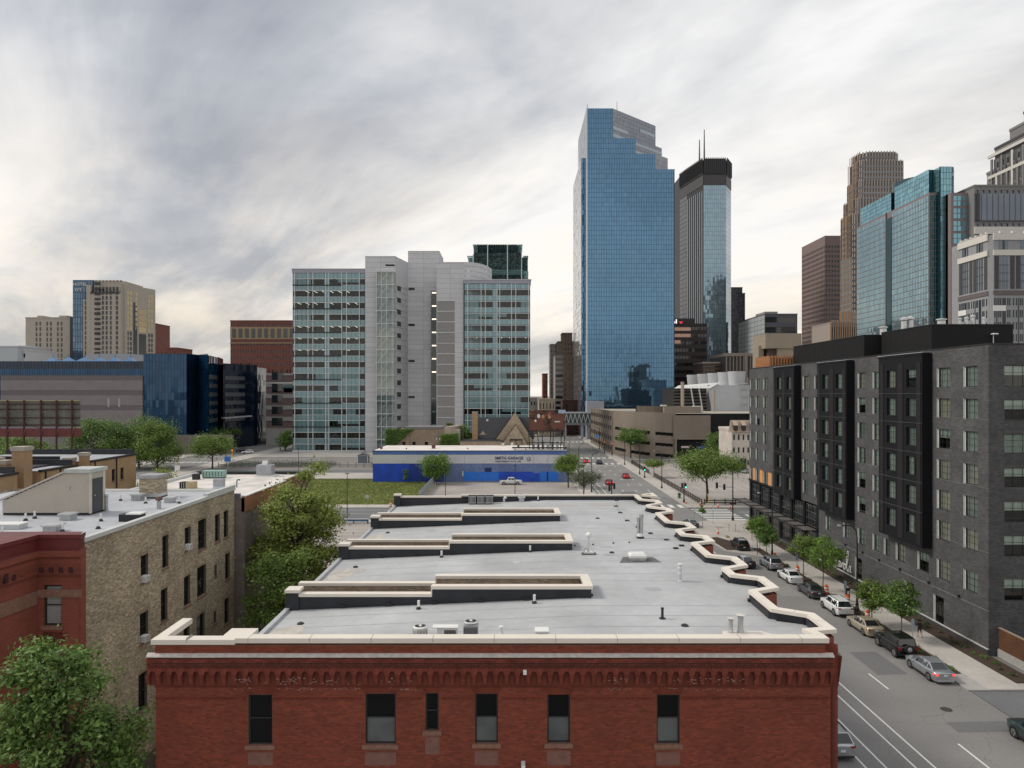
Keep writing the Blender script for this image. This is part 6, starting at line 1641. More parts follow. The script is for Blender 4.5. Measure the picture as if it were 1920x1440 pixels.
shaft('carved_stone_front','pale carved stone building low at the far end of the street','building',1010,1041,750,400,16,mat('cream_carved_stone',(.44,.37,.28),.9,var=.35,scale=1.2,bump=1.0,bscale=2),m_tglass,5,3,.3,.5)
shaft('low_grey_building','small grey building at the far left kerb of the street','building',994,1011,748,420,20,m_oldgrey,m_tglass,3,4,.5,.4)
shaft('dark_arched_hall','dark brown hall with an arch at the far street end','building',1055,1085,752,410,16,mat('dark_brown_brick',(.09,.045,.035),.9,var=.15),m_tglass,2,2,.3,.6)
# ---- dark octagonal tower
oc = tower('dark_octagonal_tower','tall dark glass tower with angled corners and two antenna masts','skyscraper',(150,575,0))
PO = [((1275 - 960) * 602 / F,602),((1288 - 960) * 588 / F,588),((1319 - 960) * 560 / F,560),((1361 - 960) * 560 / F,560),((1370.5 - 960) * 575 / F,575),((1370.5 - 960) * 575 / F,610),((1275 - 960) * 602 / F,640)]
zt = 209.5; zc_ = zt - 21
MB().prism(PO,0,zt - 1).build('shaft',mat('dark_tower_core',(.010,.012,.016),.5),oc)
m_og = mat('steel_blue_glass',(.26,.36,.43),.05,.78,var=.05,isl=.06); m_og2 = mat('grey_side_glass',(.16,.165,.18),.15,.5,var=.06,isl=.12)
m_crown = mat('dark_crown',(.04,.038,.042),.5,.3,var=.1)
def pface(i,d=0.0):
 a,b = Vector((*PO[i],0)),Vector((*PO[i + 1],0)); u = (b - a).normalized(); return a,u,(b - a).length
for i,m_,nx in ((0,m_og2,7),(2,m_og,12),(3,m_og,6)):
 a,u,ln = pface(i); glazing('glazing',oc,a,u,ln,zc_,nx,52,m_,.12 if i else .4,.012)
a,u,ln = pface(1)
n_ = u.cross(Vector((0,0,1)))
for k in range(8):
 p = a + u * (ln * (k + .28) / 8) + n_ * .3; q = p + u * (ln / 8 * .32)
 MB().quad(p,q,q + Vector((0,0,zc_ - 4)),p + Vector((0,0,zc_ - 4))).build('pier',mat('pale_pier_glass',(.24,.28,.32),.15,.6),oc)
for i in range(4):
 a,u,ln = pface(i); n_ = u.cross(Vector((0,0,1)))
 MB().quad(a + n_ * .5 + Vector((0,0,zc_ + 9)),a + u * ln + n_ * .5 + Vector((0,0,zc_ + 9)),a + u * ln + n_ * .5 + Vector((0,0,zt)),a + n_ * .5 + Vector((0,0,zt))).build('crown_band',m_crown,oc)
 MB().quad(a + n_ * .3 + Vector((0,0,zc_)),a + u * ln + n_ * .3 + Vector((0,0,zc_)),a + u * ln + n_ * .3 + Vector((0,0,zc_ + 8)),a + n_ * .3 + Vector((0,0,zc_ + 8))).build('crown_band',mat('crown_mid',(.065,.06,.065),.5,.3),oc)
 nn = max(3,int(ln / 1.6))
 for k in range(nn): MB().bar(a + u * (ln * (k + .5) / nn) + n_ * .8 + Vector((0,0,zt - 11)),a + u * (ln * (k + .5) / nn) + n_ * .8 + Vector((0,0,zt + .8)),.5).build('crown_rib',m_crown,oc)
for x,y0,y1 in ((1311.5,262,300),(1320.5,243,297)):
 X = (x - 960) * 590 / F; MB().tube((X,590,zt - 3),(X,590,24 + (738 - y1 + (y1 - y0)) * 590 / F),.9,.35,6).build('antenna_mast',mat('mast_grey',(.10,.085,.08),.7),oc)
for k in range(5): MB().tube(((1333 + k * 2.2 - 960) * 580 / F,580,zt - 2),((1333 + k * 2.2 - 960) * 580 / F,580,zt + 2 + (k % 3) * 2),.5,.3,6).build('roof_aerial',m_crown,oc)
# ---- dark brown office with a lit sign
do,X0,X1,Z = shaft('dark_brown_office','dark brown office block with sign letters at its top, behind the cooling plant','office block',1258,1325.5,609,430,30,mat('umber_metal',(.035,.024,.024),.5,.2,var=.1),glass('umber_glass',(.016,.013,.015),.08),12,15,.9,.45)
MB().box(XZ(1258,0,432)[0],XZ(1303,0,432)[0],432,450,Z,XZ(0,597,432)[1]).build('sign_block',m_black,do)
for j,(a,b) in enumerate(((1264,1297),(1264,1297),(1264,1278))):
 zz_ = XZ(0,617 + j * 12,430)[1]
 for k in range(int((b - a) / 2.4)): MB().box(XZ(a + k * 2.4,0,430)[0],XZ(a + k * 2.4 + 2,0,430)[0],429.9,429.97,zz_ - 1.0,zz_ + 1.0).build('lit_window',mat('warm_window',(.5,.3,.22),.4,emit=.25),do)
lx = XZ(1261,0,431.9)[0]
lettering('al',4.2,do,(lx,431.6,Z + .5),mat('white_sign_letter',(.9,.9,.88),.5,emit=.9),bold=.12)
lettering('x',3.4,do,(XZ(1274,0,431.9)[0],431.6,Z + .4),mat('red_sign_letter',(.8,.03,.06),.5,emit=.8),bold=.2)
# ---- dark tower and pale box behind
shaft('dark_stepped_tower','dark slim tower right behind the octagonal one','tower',1368,1392,540,640,30,mat('dark_violet_glass',(.07,.07,.09),.25,.5,var=.2,scale=.1),m_tglass,9,40,.5,.5)
shaft('dark_stepped_tower','lower step of the dark slim tower behind the octagonal one','tower',1390,1397,551,644,26,MATS['dark_violet_glass'],m_tglass,3,38,.5,.5)
go,X0,X1,Z = shaft('grey_striped_office','grey office slab with dark striped end and pale side wall','office block',1434,1495,590,520,60,mat('slate_concrete',(.10,.10,.12),.7,var=.1),m_tglass,1,11,.97,.55)
glazing('side_panels' if False else 'side_cladding',go,(X0,580,0),(0,-1,0),60,Z,8,24,mat('pale_cladding',(.46,.49,.50),.4,.2,isl=.06),.3,.01)
MB().box(XZ(1434,0,535)[0],XZ(1458,0,535)[0],535,555,Z,Z + 4).build('plant_room',m_oldgrey,go)
# ---- pink-brown tower
pk = tower('pink_granite_tower','rosy brown granite tower with square windows, left of the teal glass block','skyscraper',(264.7,600,0))
m_pink = mat('rosy_granite',(.215,.155,.145),.7,var=.06,stain=.05)
punched('west_wall',pk,(264.7,648,0),(0,-1,0),48,157,18,36,1.25,2.3,m_pink,m_tglass,.4,dz=4.1,z0=3.5)
punched('south_wall',pk,(264.7,600,0),(1,0,0),22,157,9,36,1.5,2.3,m_pink,m_tglass,.5,dz=4.1,z0=3.5)
MB().box(264.7,286,600,648,157,157.6).build('roof',m_pink,pk)
# ---- stepped bronze-glass tower
wf = tower('stepped_stone_tower','very tall stepped stone and glass tower with rounded crown, right','skyscraper',(256,520,0))
m_wf = mat('kasota_stone',(.36,.31,.27),.6,var=.06); m_wfg = mat('bronze_tower_glass',(.17,.165,.175),.12,.5,var=.08,isl=.15); m_cop = mat('bronze_trim',(.33,.17,.08),.3,.8,var=.1)
# steps: (left px at the far edge, corner px, right px, top y)
for k,(xa,xc,xr,yt,Yn,rnd) in enumerate(((1576,1600,1640,401,505,0),(1581,1606,1650,372,508,0),(1588,1612,1675,338,511,0),(1593,1613,1697,301,514,0),(1597.5,1616,1691,285,518,1))):
 XC = (xc - 960) * Yn / F; XR = (xr - 960) * Yn / F; YF_ = XC * F / (xa - 960); Z = 24 + (738 - yt) * Yn / F
 ch = 5 if rnd else 2
 poly = [(XC,Yn + ch),(XC + ch,Yn),(XR - ch,Yn),(XR,Yn + ch),(XR,YF_),(XC,YF_)]
 MB().prism(poly,0,Z).build('setback_block',m_wfg if False else mat('dark_bronze',(.09,.08,.08),.4,.3),wf)
 zb = 0 if k == 0 else 60
 for (p,q) in zip([poly[5],poly[0],poly[1],poly[2]],[poly[0],poly[1],poly[2],poly[3]]):
  p,q = Vector((*p,zb)),Vector((*q,zb)); u = (q - p).normalized(); ln = (q - p).length
  n_ = u.cross(Vector((0,0,1)))
  nn = max(2,round(ln / 2.1)); mb = MB()
  for i in range(nn):
   a = p + u * (ln * (i + .1) / nn) + n_ * .05; b = p + u * (ln * (i + .55) / nn) + n_ * .05
   mb.quad(a,b,b + Vector((0,0,Z - zb + .8)),a + Vector((0,0,Z - zb + .8)))
  mb.build('pier_ribs' if False else 'pier_facing',m_wf if abs(u.y) < .9 else mat('kasota_sunlit',(.40,.30,.21),.5,.15,var=.1),wf,kind='stuff')  # west piers coloured warmer and lighter, as if sunlit
  nz = int((Z - zb) / 4); mb = MB()
  for j in range(nz):
   a = p + n_ * .1 + Vector((0,0,j * 4.0)); b = q + n_ * .1 + Vector((0,0,j * 4.0)); mb.quad(a,b,b + Vector((0,0,1.3)),a + Vector((0,0,1.3)))
  mb.build('spandrel_facing',MATS['bronze_tower_glass'],wf,kind='stuff')
 for i in range(7): MB().bar((XC - .2,Yn + 3 + i * 2.5,Z - 30),(XC - .2,Yn + 3 + i * 2.5,Z + 1.2),.35).build('finial',m_wf if i % 2 else m_cop,wf)
# lower spiky annexe in front
ax,Xa,Xb,Za = shaft('ribbed_annexe','low ribbed stone annexe at the foot of the stepped tower','building',1558,1608,606,470,30,m_wf,m_tglass,12,3,.45,.8)
for i in range(13): MB().bar((Xa + (Xb - Xa) * i / 12,469.8,40),(Xa + (Xb - Xa) * i / 12,469.8,Za + (8 if 3 < i < 12 else 2)),.7).build('rib',m_wf if i % 2 else mat('copper_rib',(.42,.22,.11),.35,.7),ax)
# ---- teal glass block
tl = tower('teal_glass_block','large teal glass office block with curved corner, at right','skyscraper',(176.4,300,0))
m_teal = mat('teal_glass',(.24,.45,.52),.06,.68,var=.06,scale=.05,isl=.06); m_tealp = mat('pale_teal_glass',(.34,.50,.56),.06,.65,var=.06,scale=.05,isl=.05); m_tgran = mat('mauve_granite',(.22,.18,.18),.6,var=.06); m_tdark = mat('dark_teal_glass',(.02,.075,.09),.06,.5,isl=.2)
XA = 176.4; ZA = 109.0; ZU = 119.3
MB().box(XA,205,300,362.6,0,ZA).build('main_block',m_tgran,tl)
for (ya,yb_,nx) in ((334.4,362.4,12),(300.2,329,12)):
 glazing('west_glazing',tl,(XA,yb_,0),(0,-1,0),yb_ - ya,ZA - 1.0,nx * 2,42,m_tealp,.30,.012,-.15)
MB().box(XA - .25,XA + .3,329,334.4,0,ZA - 3).build('notch',m_tdark,tl); MB().box(XA - .3,XA + .1,333.6,334.6,0,ZA).build('notch_edge',mat('notch_brown',(.07,.05,.05),.6),tl)
MB().box(XA + .6,188,302,328,ZA,ZU).build('upper_block',m_tdark,tl); MB().box(XA + .6,190,331,360,ZA,ZU - 1.5).build('upper_block',m_tdark,tl)
glazing('upper_glazing',tl,(XA + .6,328,ZA),(0,-1,0),27,ZU - ZA,20,5,m_teal,.15,.03); glazing('upper_glazing',tl,(XA + .6,360,ZA),(0,-1,0),29,ZU - 1.5 - ZA,20,5,m_teal,.15,.03)
MB().lathe(XA + 13,330,[(11,ZU - 3),(11,ZU + 3),(10.5,ZU + 3.1)],24).build('drum',mat('slate_teal',(.05,.085,.10),.4,.3),tl)
Xs = lambda x,Y: (x - 960) * Y / F
# south side: dark slot, curved glass corner, framed right block
glazing('slot_glazing',tl,(XA + .2,299.95,0),(1,0,0),Xs(1757,300) - XA - .2,ZA - 1,4,46,m_tdark,.3,.02)
xc0,xc1 = Xs(1756.6,300),Xs(1799,300)
arcp = [(xc0,297.5)] + [(xc0 + (xc1 - xc0) * t,297.5 + 9 * max(0,t - .45) ** 2 * 3) for t in (.25,.5,.65,.8,.92,1.0)]
MB().prism([(a,b + .15) for a,b in arcp] + [(xc1,310),(xc0,310)],0,ZU).build('curved_core',m_tdark,tl)
for (a,b),(c,d) in zip(arcp,arcp[1:]):
 p,q = Vector((a,b,0)),Vector((c,d,0)); u = (q - p).normalized(); ln = (q - p).length
 glazing('curved_glazing',tl,p,u,ln,ZU,max(1,round(ln / 1.3)),46,m_teal,.14,.015)
glazing('curved_glazing',tl,(xc0,310,ZA),(0,-1,0),12,ZU - ZA,8,5,m_teal,.14,.02)
xr0,xr1 = Xs(1783,294),Xs(1835,294)
MB().box(xr0,xr1,294,306,0,24 + (738 - 361.6) * 294 / F).build('framed_block',m_tgran,tl)
ZR = 24 + (738 - 361.6) * 294 / F
mb = MB(); rc = []
for j in range(20):
 for i in range(3): rc.append((1.0 + i * 3.65,3 + j * 5.2,1.0 + i * 3.65 + 3.1,3 + j * 5.2 + 4.1))
panes(mb,(xr0,294,0),(1,0,0),rc,-.12,tilt=.02); mb.build('framed_glazing',m_teal,tl,kind='stuff')
mb = MB()
for a,b,c,d in rc:
 mb.box(xr0 + (a + c) / 2 - .1,xr0 + (a + c) / 2 + .1,293.75,293.95,b,d); mb.box(xr0 + a,xr0 + c,293.8,293.9,(b + d) / 2 - .12,(b + d) / 2 + .12)
mb.build('framed_muntin',m_tgran,tl,kind='stuff'); MB().box(Xs(1779,296),xr0,296,300,0,ZR).build('dark_reveal',m_dark,tl)
# ---- stone buildings at the right edge
m_rst = mat('grey_granite',(.20,.195,.195),.75,var=.08,stain=.08); m_rstw = mat('white_stone_trim',(.62,.60,.55),.7,var=.06); m_rdk = mat('dark_stone_pier',(.06,.055,.058),.7)
r1 = tower('grey_stone_tower','grey stone tower cut by the top right edge of the picture','skyscraper',(230,300,0))
XS = 230.0
for k,(ya,yb_,z) in enumerate(((280,343.5,130),(283,339,140.5),(286,330,146),(289,322,151),(291,314,156))):
 MB().box(XS + k * .8,XS + 30,ya,yb_,0 if k == 0 else 100,z).build('setback_block',m_rst,r1)
 MB().box(XS + k * .8 - .25,XS + k * .8 + .3,ya,yb_ + .2,z - .2,z + 1.0).build('setback_cap',m_rdk if k % 2 else m_rst,r1)
rc = grid(56,60,16,8,1.5,6.2)
mb = MB(); panes(mb,(XS + .5,339,76),(0,-1,0),[(a,b,c,d) for a,b,c,d in rc],-1.0,tilt=.02); mb.build('glazing',m_tglass,r1,kind='stuff')
for i in range(17): MB().box(XS - .6,XS - .1,283 + i * 3.5,284.2 + i * 3.5,70,128 if i % 2 else 136).build('pier',m_rstw if i % 3 == 0 else m_rst,r1)
for z in (129,139): MB().box(XS - .7,XS + .2,281,342,z - 2,z - .6).build('stone_band',m_rstw,r1)
r2,X0,X1,Z = shaft('grey_granite_block','grey granite office block with white band, right edge behind the white-crowned one','office block',1827,1960,350,290,30,m_rst,glass('pale_sky_glass',(.16,.2,.25),.06,.4),12,24,.42,.34)
MB().box(X0 - .3,X1,289.2,289.7,Z - 14,Z - 3).build('top_glazing',glass('blue_grey_glass',(.17,.19,.23),.08,.5),r2)
for i in range(13): MB().box(X0 + i * 2.3,X0 + i * 2.3 + .12,289.0,289.2,Z - 14,Z - 3).build('top_mullion',m_rst,r2)
MB().box(X0 - .3,X1,289.3,289.8,Z - 19.5,Z - 16.5).build('white_band',m_rstw,r2)
MB().box(X0 - .2,X0 + 1.6,289.0,289.6,Z - 14,Z - 3).build('corner_reveal',m_rdk,r2)
r3 = tower('white_crowned_block','grey stone block with white crown band and tall windows, right above the hotel','office block',(155,230,0))
XB,YB3,Z3 = 155.0,230.0,76.0
MB().prism([(XB,YB3 + 1.2),(XB + 1.2,YB3),(XB + 30,YB3),(XB + 30,250),(XB,250)],0,Z3 - .5).build('body',m_rst if False else mat('pale_granite',(.29,.295,.305),.75,var=.06,stain=.06),r3)
for (O,U,ln,nb) in (((XB,246,0),(0,-1,0),15,2),((XB + 1.2,YB3,0),(1,0,0),28,4)):
 O,U_ = Vector(O),Vector(U); n_ = U_.cross(Vector((0,0,1)))
 def sl(a,b,z0,z1,d,m_,nm):
  p,q = O + U_ * a + n_ * d,O + U_ * b + n_ * d
  MB().add([p + Vector((0,0,z0)),q + Vector((0,0,z0)),q + Vector((0,0,z1)),p + Vector((0,0,z1)),p - n_ * d + Vector((0,0,z0)),q - n_ * d + Vector((0,0,z0)),q - n_ * d + Vector((0,0,z1)),p - n_ * d + Vector((0,0,z1))],
     [(0,1,2,3),(4,0,3,7),(1,5,6,2),(3,2,6,7),(4,5,1,0)]).build(nm,m_,r3)
 sl(-.3,ln,Z3 - 2.2,Z3,.4,m_rstw,'crown_band'); sl(-.3,ln,Z3 - 7.2,Z3 - 5.4,.4,m_rstw,'crown_band'); sl(-.2,ln,Z3 - 20,Z3 - 18.6,.25,mat('mauve_band',(.13,.11,.11),.7),'mauve_band')
 bw = ln / nb
 for i in range(nb):
  a = i * bw
  for t,w_,m_ in ((.03,.19,m_rdk),(.76,.2,m_rdk)): sl(a + t * bw,a + (t + w_) * bw,Z3 - 18,Z3 - 7.4,.12,m_,'dark_pier')
  for t in (.24,.40,.56):
   sl(a + t * bw,a + (t + .11) * bw,Z3 - 18,Z3 - 7.4,.06,mat('sky_bay_glass',(.17,.20,.23),.06,.5),'bay_window'); sl(a + t * bw,a + (t + .11) * bw,Z3 - 5.2,Z3 - 2.4,.06,m_tglass if t == .4 else MATS['sky_bay_glass'],'bay_window')
  for q in range(3): sl(a + .22 * bw,a + .7 * bw,Z3 - 10.4 - q * 2.6,Z3 - 10.2 - q * 2.6,.09,m_rdk,'bay_transom')
  for q in range(12):
   for t in (.02,.2,.29,.62,.71,.88): sl(a + t * bw,a + (t + .065) * bw,Z3 - 23.4 - q * 3.9,Z3 - 21 - q * 3.9,.03,m_tglass,'window')
  sl(a + .40 * bw,a + .56 * bw,24,Z3 - 21,.05,mat('slot_dark',(.03,.035,.045),.2),'tall_slot')
  sl(a + .12 * bw,a + .17 * bw,24,Z3 - 21,.05,MATS['slot_dark'],'tall_slot')
  MB().box(0,.1,0,.1,0,.1)
 sl(-.2,bw * .55,Z3 - 25.2,Z3 - 23.4,.15,m_white,'white_plaque')
for i in range(6):
 MB().box(XB - .5,XB + .6,YB3 + 1 + i * 2.6,YB3 + 1.8 + i * 2.6,Z3,Z3 + .7).build('merlon',m_rstw,r3); MB().box(XB + 3 + i * 4,XB + 4.2 + i * 4,YB3 - .5,YB3 + .5,Z3,Z3 + .7).build('merlon',m_rstw,r3)
# ================================================================== far left skyline
hv = tower('hotel_tower','cream stone hotel tower with blue glass side and rooftop sign letters, far left','hotel',(-255,470,0))
Y = 470.0
ix = lambda x,Y_=470.0: (x - 960) * Y_ / F; iz = lambda y,Y_=470.0: 24 + (738 - y) * Y_ / F
m_cream = mat('cream_stone',(.43,.39,.33),.8,var=.05,stain=.05); m_iv = mat('ivy_blue_glass',(.12,.19,.27),.08,.6,isl=.14); m_gold = mat('gold_glass',(.50,.40,.22),.08,.7,isl=.12)
MB().box(ix(133),ix(171),Y + 2,Y + 30,0,iz(524)).build('glass_shaft',m_mull,hv); glazing('glazing',hv,(ix(133),Y + 2,0),(1,0,0),ix(171) - ix(133),iz(524),8,24,m_iv,.3,.02)
for i,(a,b,t) in enumerate(((155,161,560),(161,170,534),(170,226,549))): MB().box(ix(a),ix(b),Y + .2 * (3 - i),Y + 24,0,iz(t)).build('stone_shaft',m_cream,hv)
MB().box(ix(170),ix(230),Y + 3,Y + 26,0,iz(526)).build('crown_block',m_cream,hv)
for j in range(18):
 z = 40 + j * 3.3
 for x,w in ((158.5,2.4),(169.5,2.4),(191,3.4),(198,3.4),(206,3),(217,4)):
  if z < iz(552): MB().box(ix(x),ix(x + w),Y + .05 if x > 170 else Y + .3,Y + .9,z,z + 2.5).build('window',m_tglass,hv)
 MB().box(ix(178),ix(188),Y - .6,Y + .3,z - .1,z + (1.6 if j % 2 else 1.1)).build('balcony',mat('dark_balcony',(.045,.04,.05),.6),hv)
for k in range(7): MB().box(ix(174 + k * 6.6),ix(177.4 + k * 6.6),Y + 2.5,Y + 2.98,iz(548),iz(537)).build('crown_window',m_tglass,hv)
MB().box(ix(169),ix(224),Y - .3,Y + 3,iz(549) - .4,iz(549) + .3).build('crown_ledge',m_rdk,hv)
for k in range(8): MB().box(ix(174 + k * 6.6),ix(178 + k * 6.6),Y + 2.2,Y + 3.4,iz(526),iz(524)).build('merlon',m_cream,hv)
# right-hand side, turned to the east
XE = ix(226)
xe_y = lambda x: XE * F / (x - 960)
for (a,b,t,m_) in ((226,268,560,m_cream),):
 MB().quad((XE,Y + 1,0),(XE + 8,Y + 30,0),(XE + 8,Y + 30,iz(531)),(XE,Y + 1,iz(531))).build('east_wall',m_cream,hv)
U = Vector((8,29,0)).normalized(); p0 = Vector((XE,Y + 1,0))
rc = [(a,36 + j * 3.4,a + 1.6,36 + j * 3.4 + 2.6) for j in range(17) for a in (2,4.6,7.2,12,23.5,26)]
mb = MB(); panes(mb,p0,U,[r for r in rc if r[1] < 66],-.06,tilt=.02); mb.build('glazing',m_tglass,hv,kind='stuff')
mb = MB(); panes(mb,p0,U,[r for r in rc if r[1] >= 66] + [(15,66 + j * 4,21.5,69.6 + j * 4) for j in range(4)],-.06,tilt=.02); mb.build('gold_glazing',m_gold,hv,kind='stuff')
mb = MB(); panes(mb,p0,U,[(15,30,21.5,65),(10,30,13.5,86)],-.05); mb.build('dark_glazing',m_tglass,hv,kind='stuff')
lettering('HOTEL',2.9,hv,(ix(134.3),Y + 1.6,iz(535)),m_white,bold=.03)
lettering('IVY',2.9,hv,(ix(138),Y + 1.6,iz(545)),m_white,bold=.03,space=1.1)
cb_,X0,X1,Z = shaft('cream_hotel_wing','plain cream tower with paired window strips, left of the glass-sided hotel','tower',48,131,597,480,30,m_cream,m_tglass,1,1,.01,.01)
for x in (67,74,87,94,107,114):
 for j in range(11): MB().box(ix(x,480),ix(x + 3,480),479.9,480.2,34 + j * 3.6,36.6 + j * 3.6).build('window',m_tglass,cb_)
for x,w in ((68,10),(109,15)): MB().box(ix(x,480),ix(x + w,480),481,492,Z,Z + 2.0).build('plant_room',m_cream,cb_)
shaft('brown_brick_tower','brown brick tower just right of the cream hotel','tower',267,286.5,607,520,26,m_oldred,m_tglass,5,14,.3,.4,side=None)
shaft('white_flank_building','plain white-walled building at the far left edge','building',-20,33,651,420,30,mat('white_flank',(.46,.49,.51),.8,var=.04),m_tglass,1,1,.01,.01)
shaft('white_banded_building','small white building with dark window bands near the far left edge','building',32,48,657,425,30,mat('white_band_wall',(.60,.61,.62),.7),m_tglass,3,8,.72,.4)
shaft('white_banded_building','narrow blue-windowed top of the small white building, far left','building',36,47,650,440,14,MATS['white_band_wall'],m_iv,2,10,.6,.5)
sm,X0,X1,Z = shaft('brick_hotel_slab','wide red-brown brick slab with arched cream top storey, left of centre','hotel',432,552,603,420,30,m_oldred,m_tglass,22,17,.42,.46)
MB().box(X0,X1,419.6,419.95,Z - 10.5,Z - 3.2).build('cream_storey',mat('cream_brick',(.34,.25,.15),.8),sm)
for k in range(10): MB().box(X0 + 1.2 + k * 3.8,X0 + 3.4 + k * 3.8,419.4,419.59,Z - 9.6,Z - 4.2).build('arched_window',m_tglass,sm)
MB().box(X0,X1,419.5,419.9,Z - 13,Z - 12.4).build('stone_band',MATS['cream_brick'],sm)
# banded office seen between
bd = tower('banded_annexe','low office with mauve brick bands between the blue glass block and the glass offices','office block',(-100,330,0))
Yb = 330.0; bX = lambda x: (x - 960) * Yb / F; bZ = lambda y: 24 + (738 - y) * Yb / F
MB().box(bX(499),bX(552),Yb + .1,Yb + 30,0,bZ(700)).build('body',mat('pale_grey_concrete',(.42,.41,.39),.8),bd)
for k in range(5):
 z = bZ(802) + k * 5.3
 MB().box(bX(499),bX(552),Yb - .2,Yb + .09,z,z + 2.6).build('brick_band',mat('mauve_brick',(.19,.135,.13),.85,var=.12),bd); MB().box(bX(510),bX(530),Yb - .3,Yb - .21,z + 1.0,z + 4.6).build('window_band',m_tglass,bd)
 MB().box(bX(499),bX(552),Yb - .1,Yb + .09,z + 2.6,z + 3.2).build('brick_band',mat('dusky_brick',(.12,.085,.085),.85),bd)
for a,b in ((510,529),(532,552)): MB().box(bX(a),bX(b),Yb - .2,Yb + .0,bZ(736),bZ(722)).build('window_band',m_tdark,bd)
MB().box(bX(499),bX(552),Yb - .3,Yb,bZ(718) - .3,bZ(718) + .3).build('steel_rail',m_alu,bd)
# ---- dark blue glass block with grey masonry wall
db = tower('dark_blue_glass_block','wide dark blue glass block with lilac-grey masonry wall, left','office block',(-170,285,0))
Yd = 285.0; dX = lambda x,Y_=Yd: (x - 960) * Y_ / F; dZ = lambda y,Y_=Yd: 24 + (738 - y) * Y_ / F
m_db = mat('dark_blue_glass',(.010,.055,.125),.06,.35,var=.12,scale=.06,isl=.18,spec=.6); m_db2 = mat('navy_glass',(.008,.020,.045),.06,.3,var=.1,isl=.2,spec=.6)
m_dw = mat('lilac_masonry',(.24,.21,.22),.85,var=.08,stain=.08); m_dw2 = mat('dark_lilac_masonry',(.16,.14,.15),.85,var=.08)
MB().box(dX(-120),dX(270),Yd + 1,Yd + 50,0,dZ(677)).build('left_block',m_db2,db)
glazing('glazing',db,(dX(-120),Yd + 1,dZ(704)),(1,0,0),dX(270) - dX(-120),dZ(691) - dZ(704),90,1,m_db,.1,.02); glazing('glazing',db,(dX(-120),Yd + 1,dZ(691)),(1,0,0),dX(270) - dX(-120),dZ(677) - dZ(691),60,1,m_db2,.1,.02)
for a,b,m_ in ((704,713,m_dw2),(713,732,m_dw),(732,741,m_dw2),(741,760,m_dw),(760,769,m_dw2),(769,860,m_dw)):
 MB().box(dX(4),dX(269),Yd - .8 - (.1 if m_ is m_dw else 0),Yd + .99,dZ(b) if b < 850 else 0,dZ(a) - .02).build('masonry_band',m_,db)
glazing('glazing',db,(dX(-120),Yd + .5,0),(1,0,0),dX(4) - dX(-120),dZ(704),30,14,m_db,.1,.02)
for x in (204,224): MB().box(dX(x),dX(x + 4),Yd - 1.0,Yd - .92,dZ(763),dZ(747)).build('pale_panel',mat('pale_lilac',(.38,.36,.36),.8),db)
seg = [((269,Yd),(350,Yd),663),((350,Yd),(372,Yd + 10),664),((372,Yd + 10),(390,Yd + 2),664),((390,Yd + 2),(408,Yd + 22),668),((408,Yd + 22),(418,Yd + 40),671),((418,Yd + 22),(482,Yd + 44),683),((482,Yd + 44),(499,Yd + 60),690)]
for k,((a,ya),(b,yb_),t) in enumerate(seg):
 p,q = Vector((dX(a,ya),ya,3)),Vector((dX(b,yb_),yb_,3)); u = (q - p).normalized(); ln = (q - p).length; Z = dZ(t,(ya + yb_) / 2)
 n_ = u.cross(Vector((0,0,1)))
 MB().prism([(p.x,p.y),(q.x,q.y),(q.x * 1.12,q.y * 1.12),(p.x * 1.12,p.y * 1.12)],0,Z).build('glass_block',m_db2,db)
 glazing('glazing',db,p,u,ln,Z - 3.2,max(2,round(ln / 1.25)),12,m_db if k in (0,2,3) else m_db2,.09,.03)
 if k in (3,5):
  for j in range(6):
   a_,b_ = p + n_ * .2 + u * (ln * .05),p + n_ * .2 + u * (ln * (.98 if k == 3 else .62))
   zz_ = 9 + j * 3.6; MB().quad(a_ + Vector((0,0,zz_)),b_ + Vector((0,0,zz_)),b_ + Vector((0,0,zz_ + 1.7)),a_ + Vector((0,0,zz_ + 1.7))).build('reflection_band',mat('painted_reflection',(.13,.14,.16),.25,.4),db)  # grey reflections painted as bands over the dark glass
MB().bar((dX(418,300),300,dZ(784,300)),(dX(470,312),312,dZ(780,312)),2.0,.5).build('entrance_canopy',m_alu,db)
MB().box(dX(330),dX(440),Yd - 3,Yd - 1.2,0,dZ(815)).build('retaining_wall',mat('brown_grey_wall',(.17,.15,.14),.9,var=.1),db)
for k in range(6):      # pyramid skylights on its roof
 X = dX(100 + k * 29,300); Z = 24 + (738 - 677) * Yd / F
 o = thing('pyramid_skylight','blue pyramid skylight on the dark blue block, ' + ('leftmost of six','second of six from the left','third of six from the left','fourth of six from the left','fifth of six from the left','rightmost of six')[k],'skylight',(X,300,Z),group='pyramid skylights')
 MB().box(-2.6,2.6,-2.6,2.6,0,.4).local('curb',m_alu,o); MB().add([(-2.5,-2.5,.4),(2.5,-2.5,.4),(2.5,2.5,.4),(-2.5,2.5,.4),(0,0,2.4)],[(0,1,4),(1,2,4),(2,3,4),(3,0,4)]).local('glass_roof',mat('sky_blue_glazing',(.10,.22,.40),.2,.3),o); MB().tube((0,0,2.3),(0,0,3.4),.2,.1,6).local('finial',m_b1,o)
o = thing('curved_roof_wing','curved pale roof wing behind the blue pyramids','building',(dX(185,360),360,0))
mb = MB(); A = [(dX(155,360) + k * 3.2,iz(676,360) - 2 + 5.5 * math.cos((k - 4) / 12) + 0) for k in range(22)]
mb.add([(x,360,z if k else z - 2) for k,(x,z) in enumerate(A)] + [(x,370,z) for x,z in A] + [(x,360,20) for x,z in A],[(k,k + 22,k + 23,k + 1) for k in range(21)] + [(44 + k,45 + k,k + 1,k) for k in range(21)]); mb.build('shell',mat('pale_shell',(.40,.42,.45),.6),o)
shaft('brown_rooftop_block','small brown rooftop block showing over the dark blue glass','building',300,332,654,420,20,m_oldred,m_tglass,4,12,.2,.2)
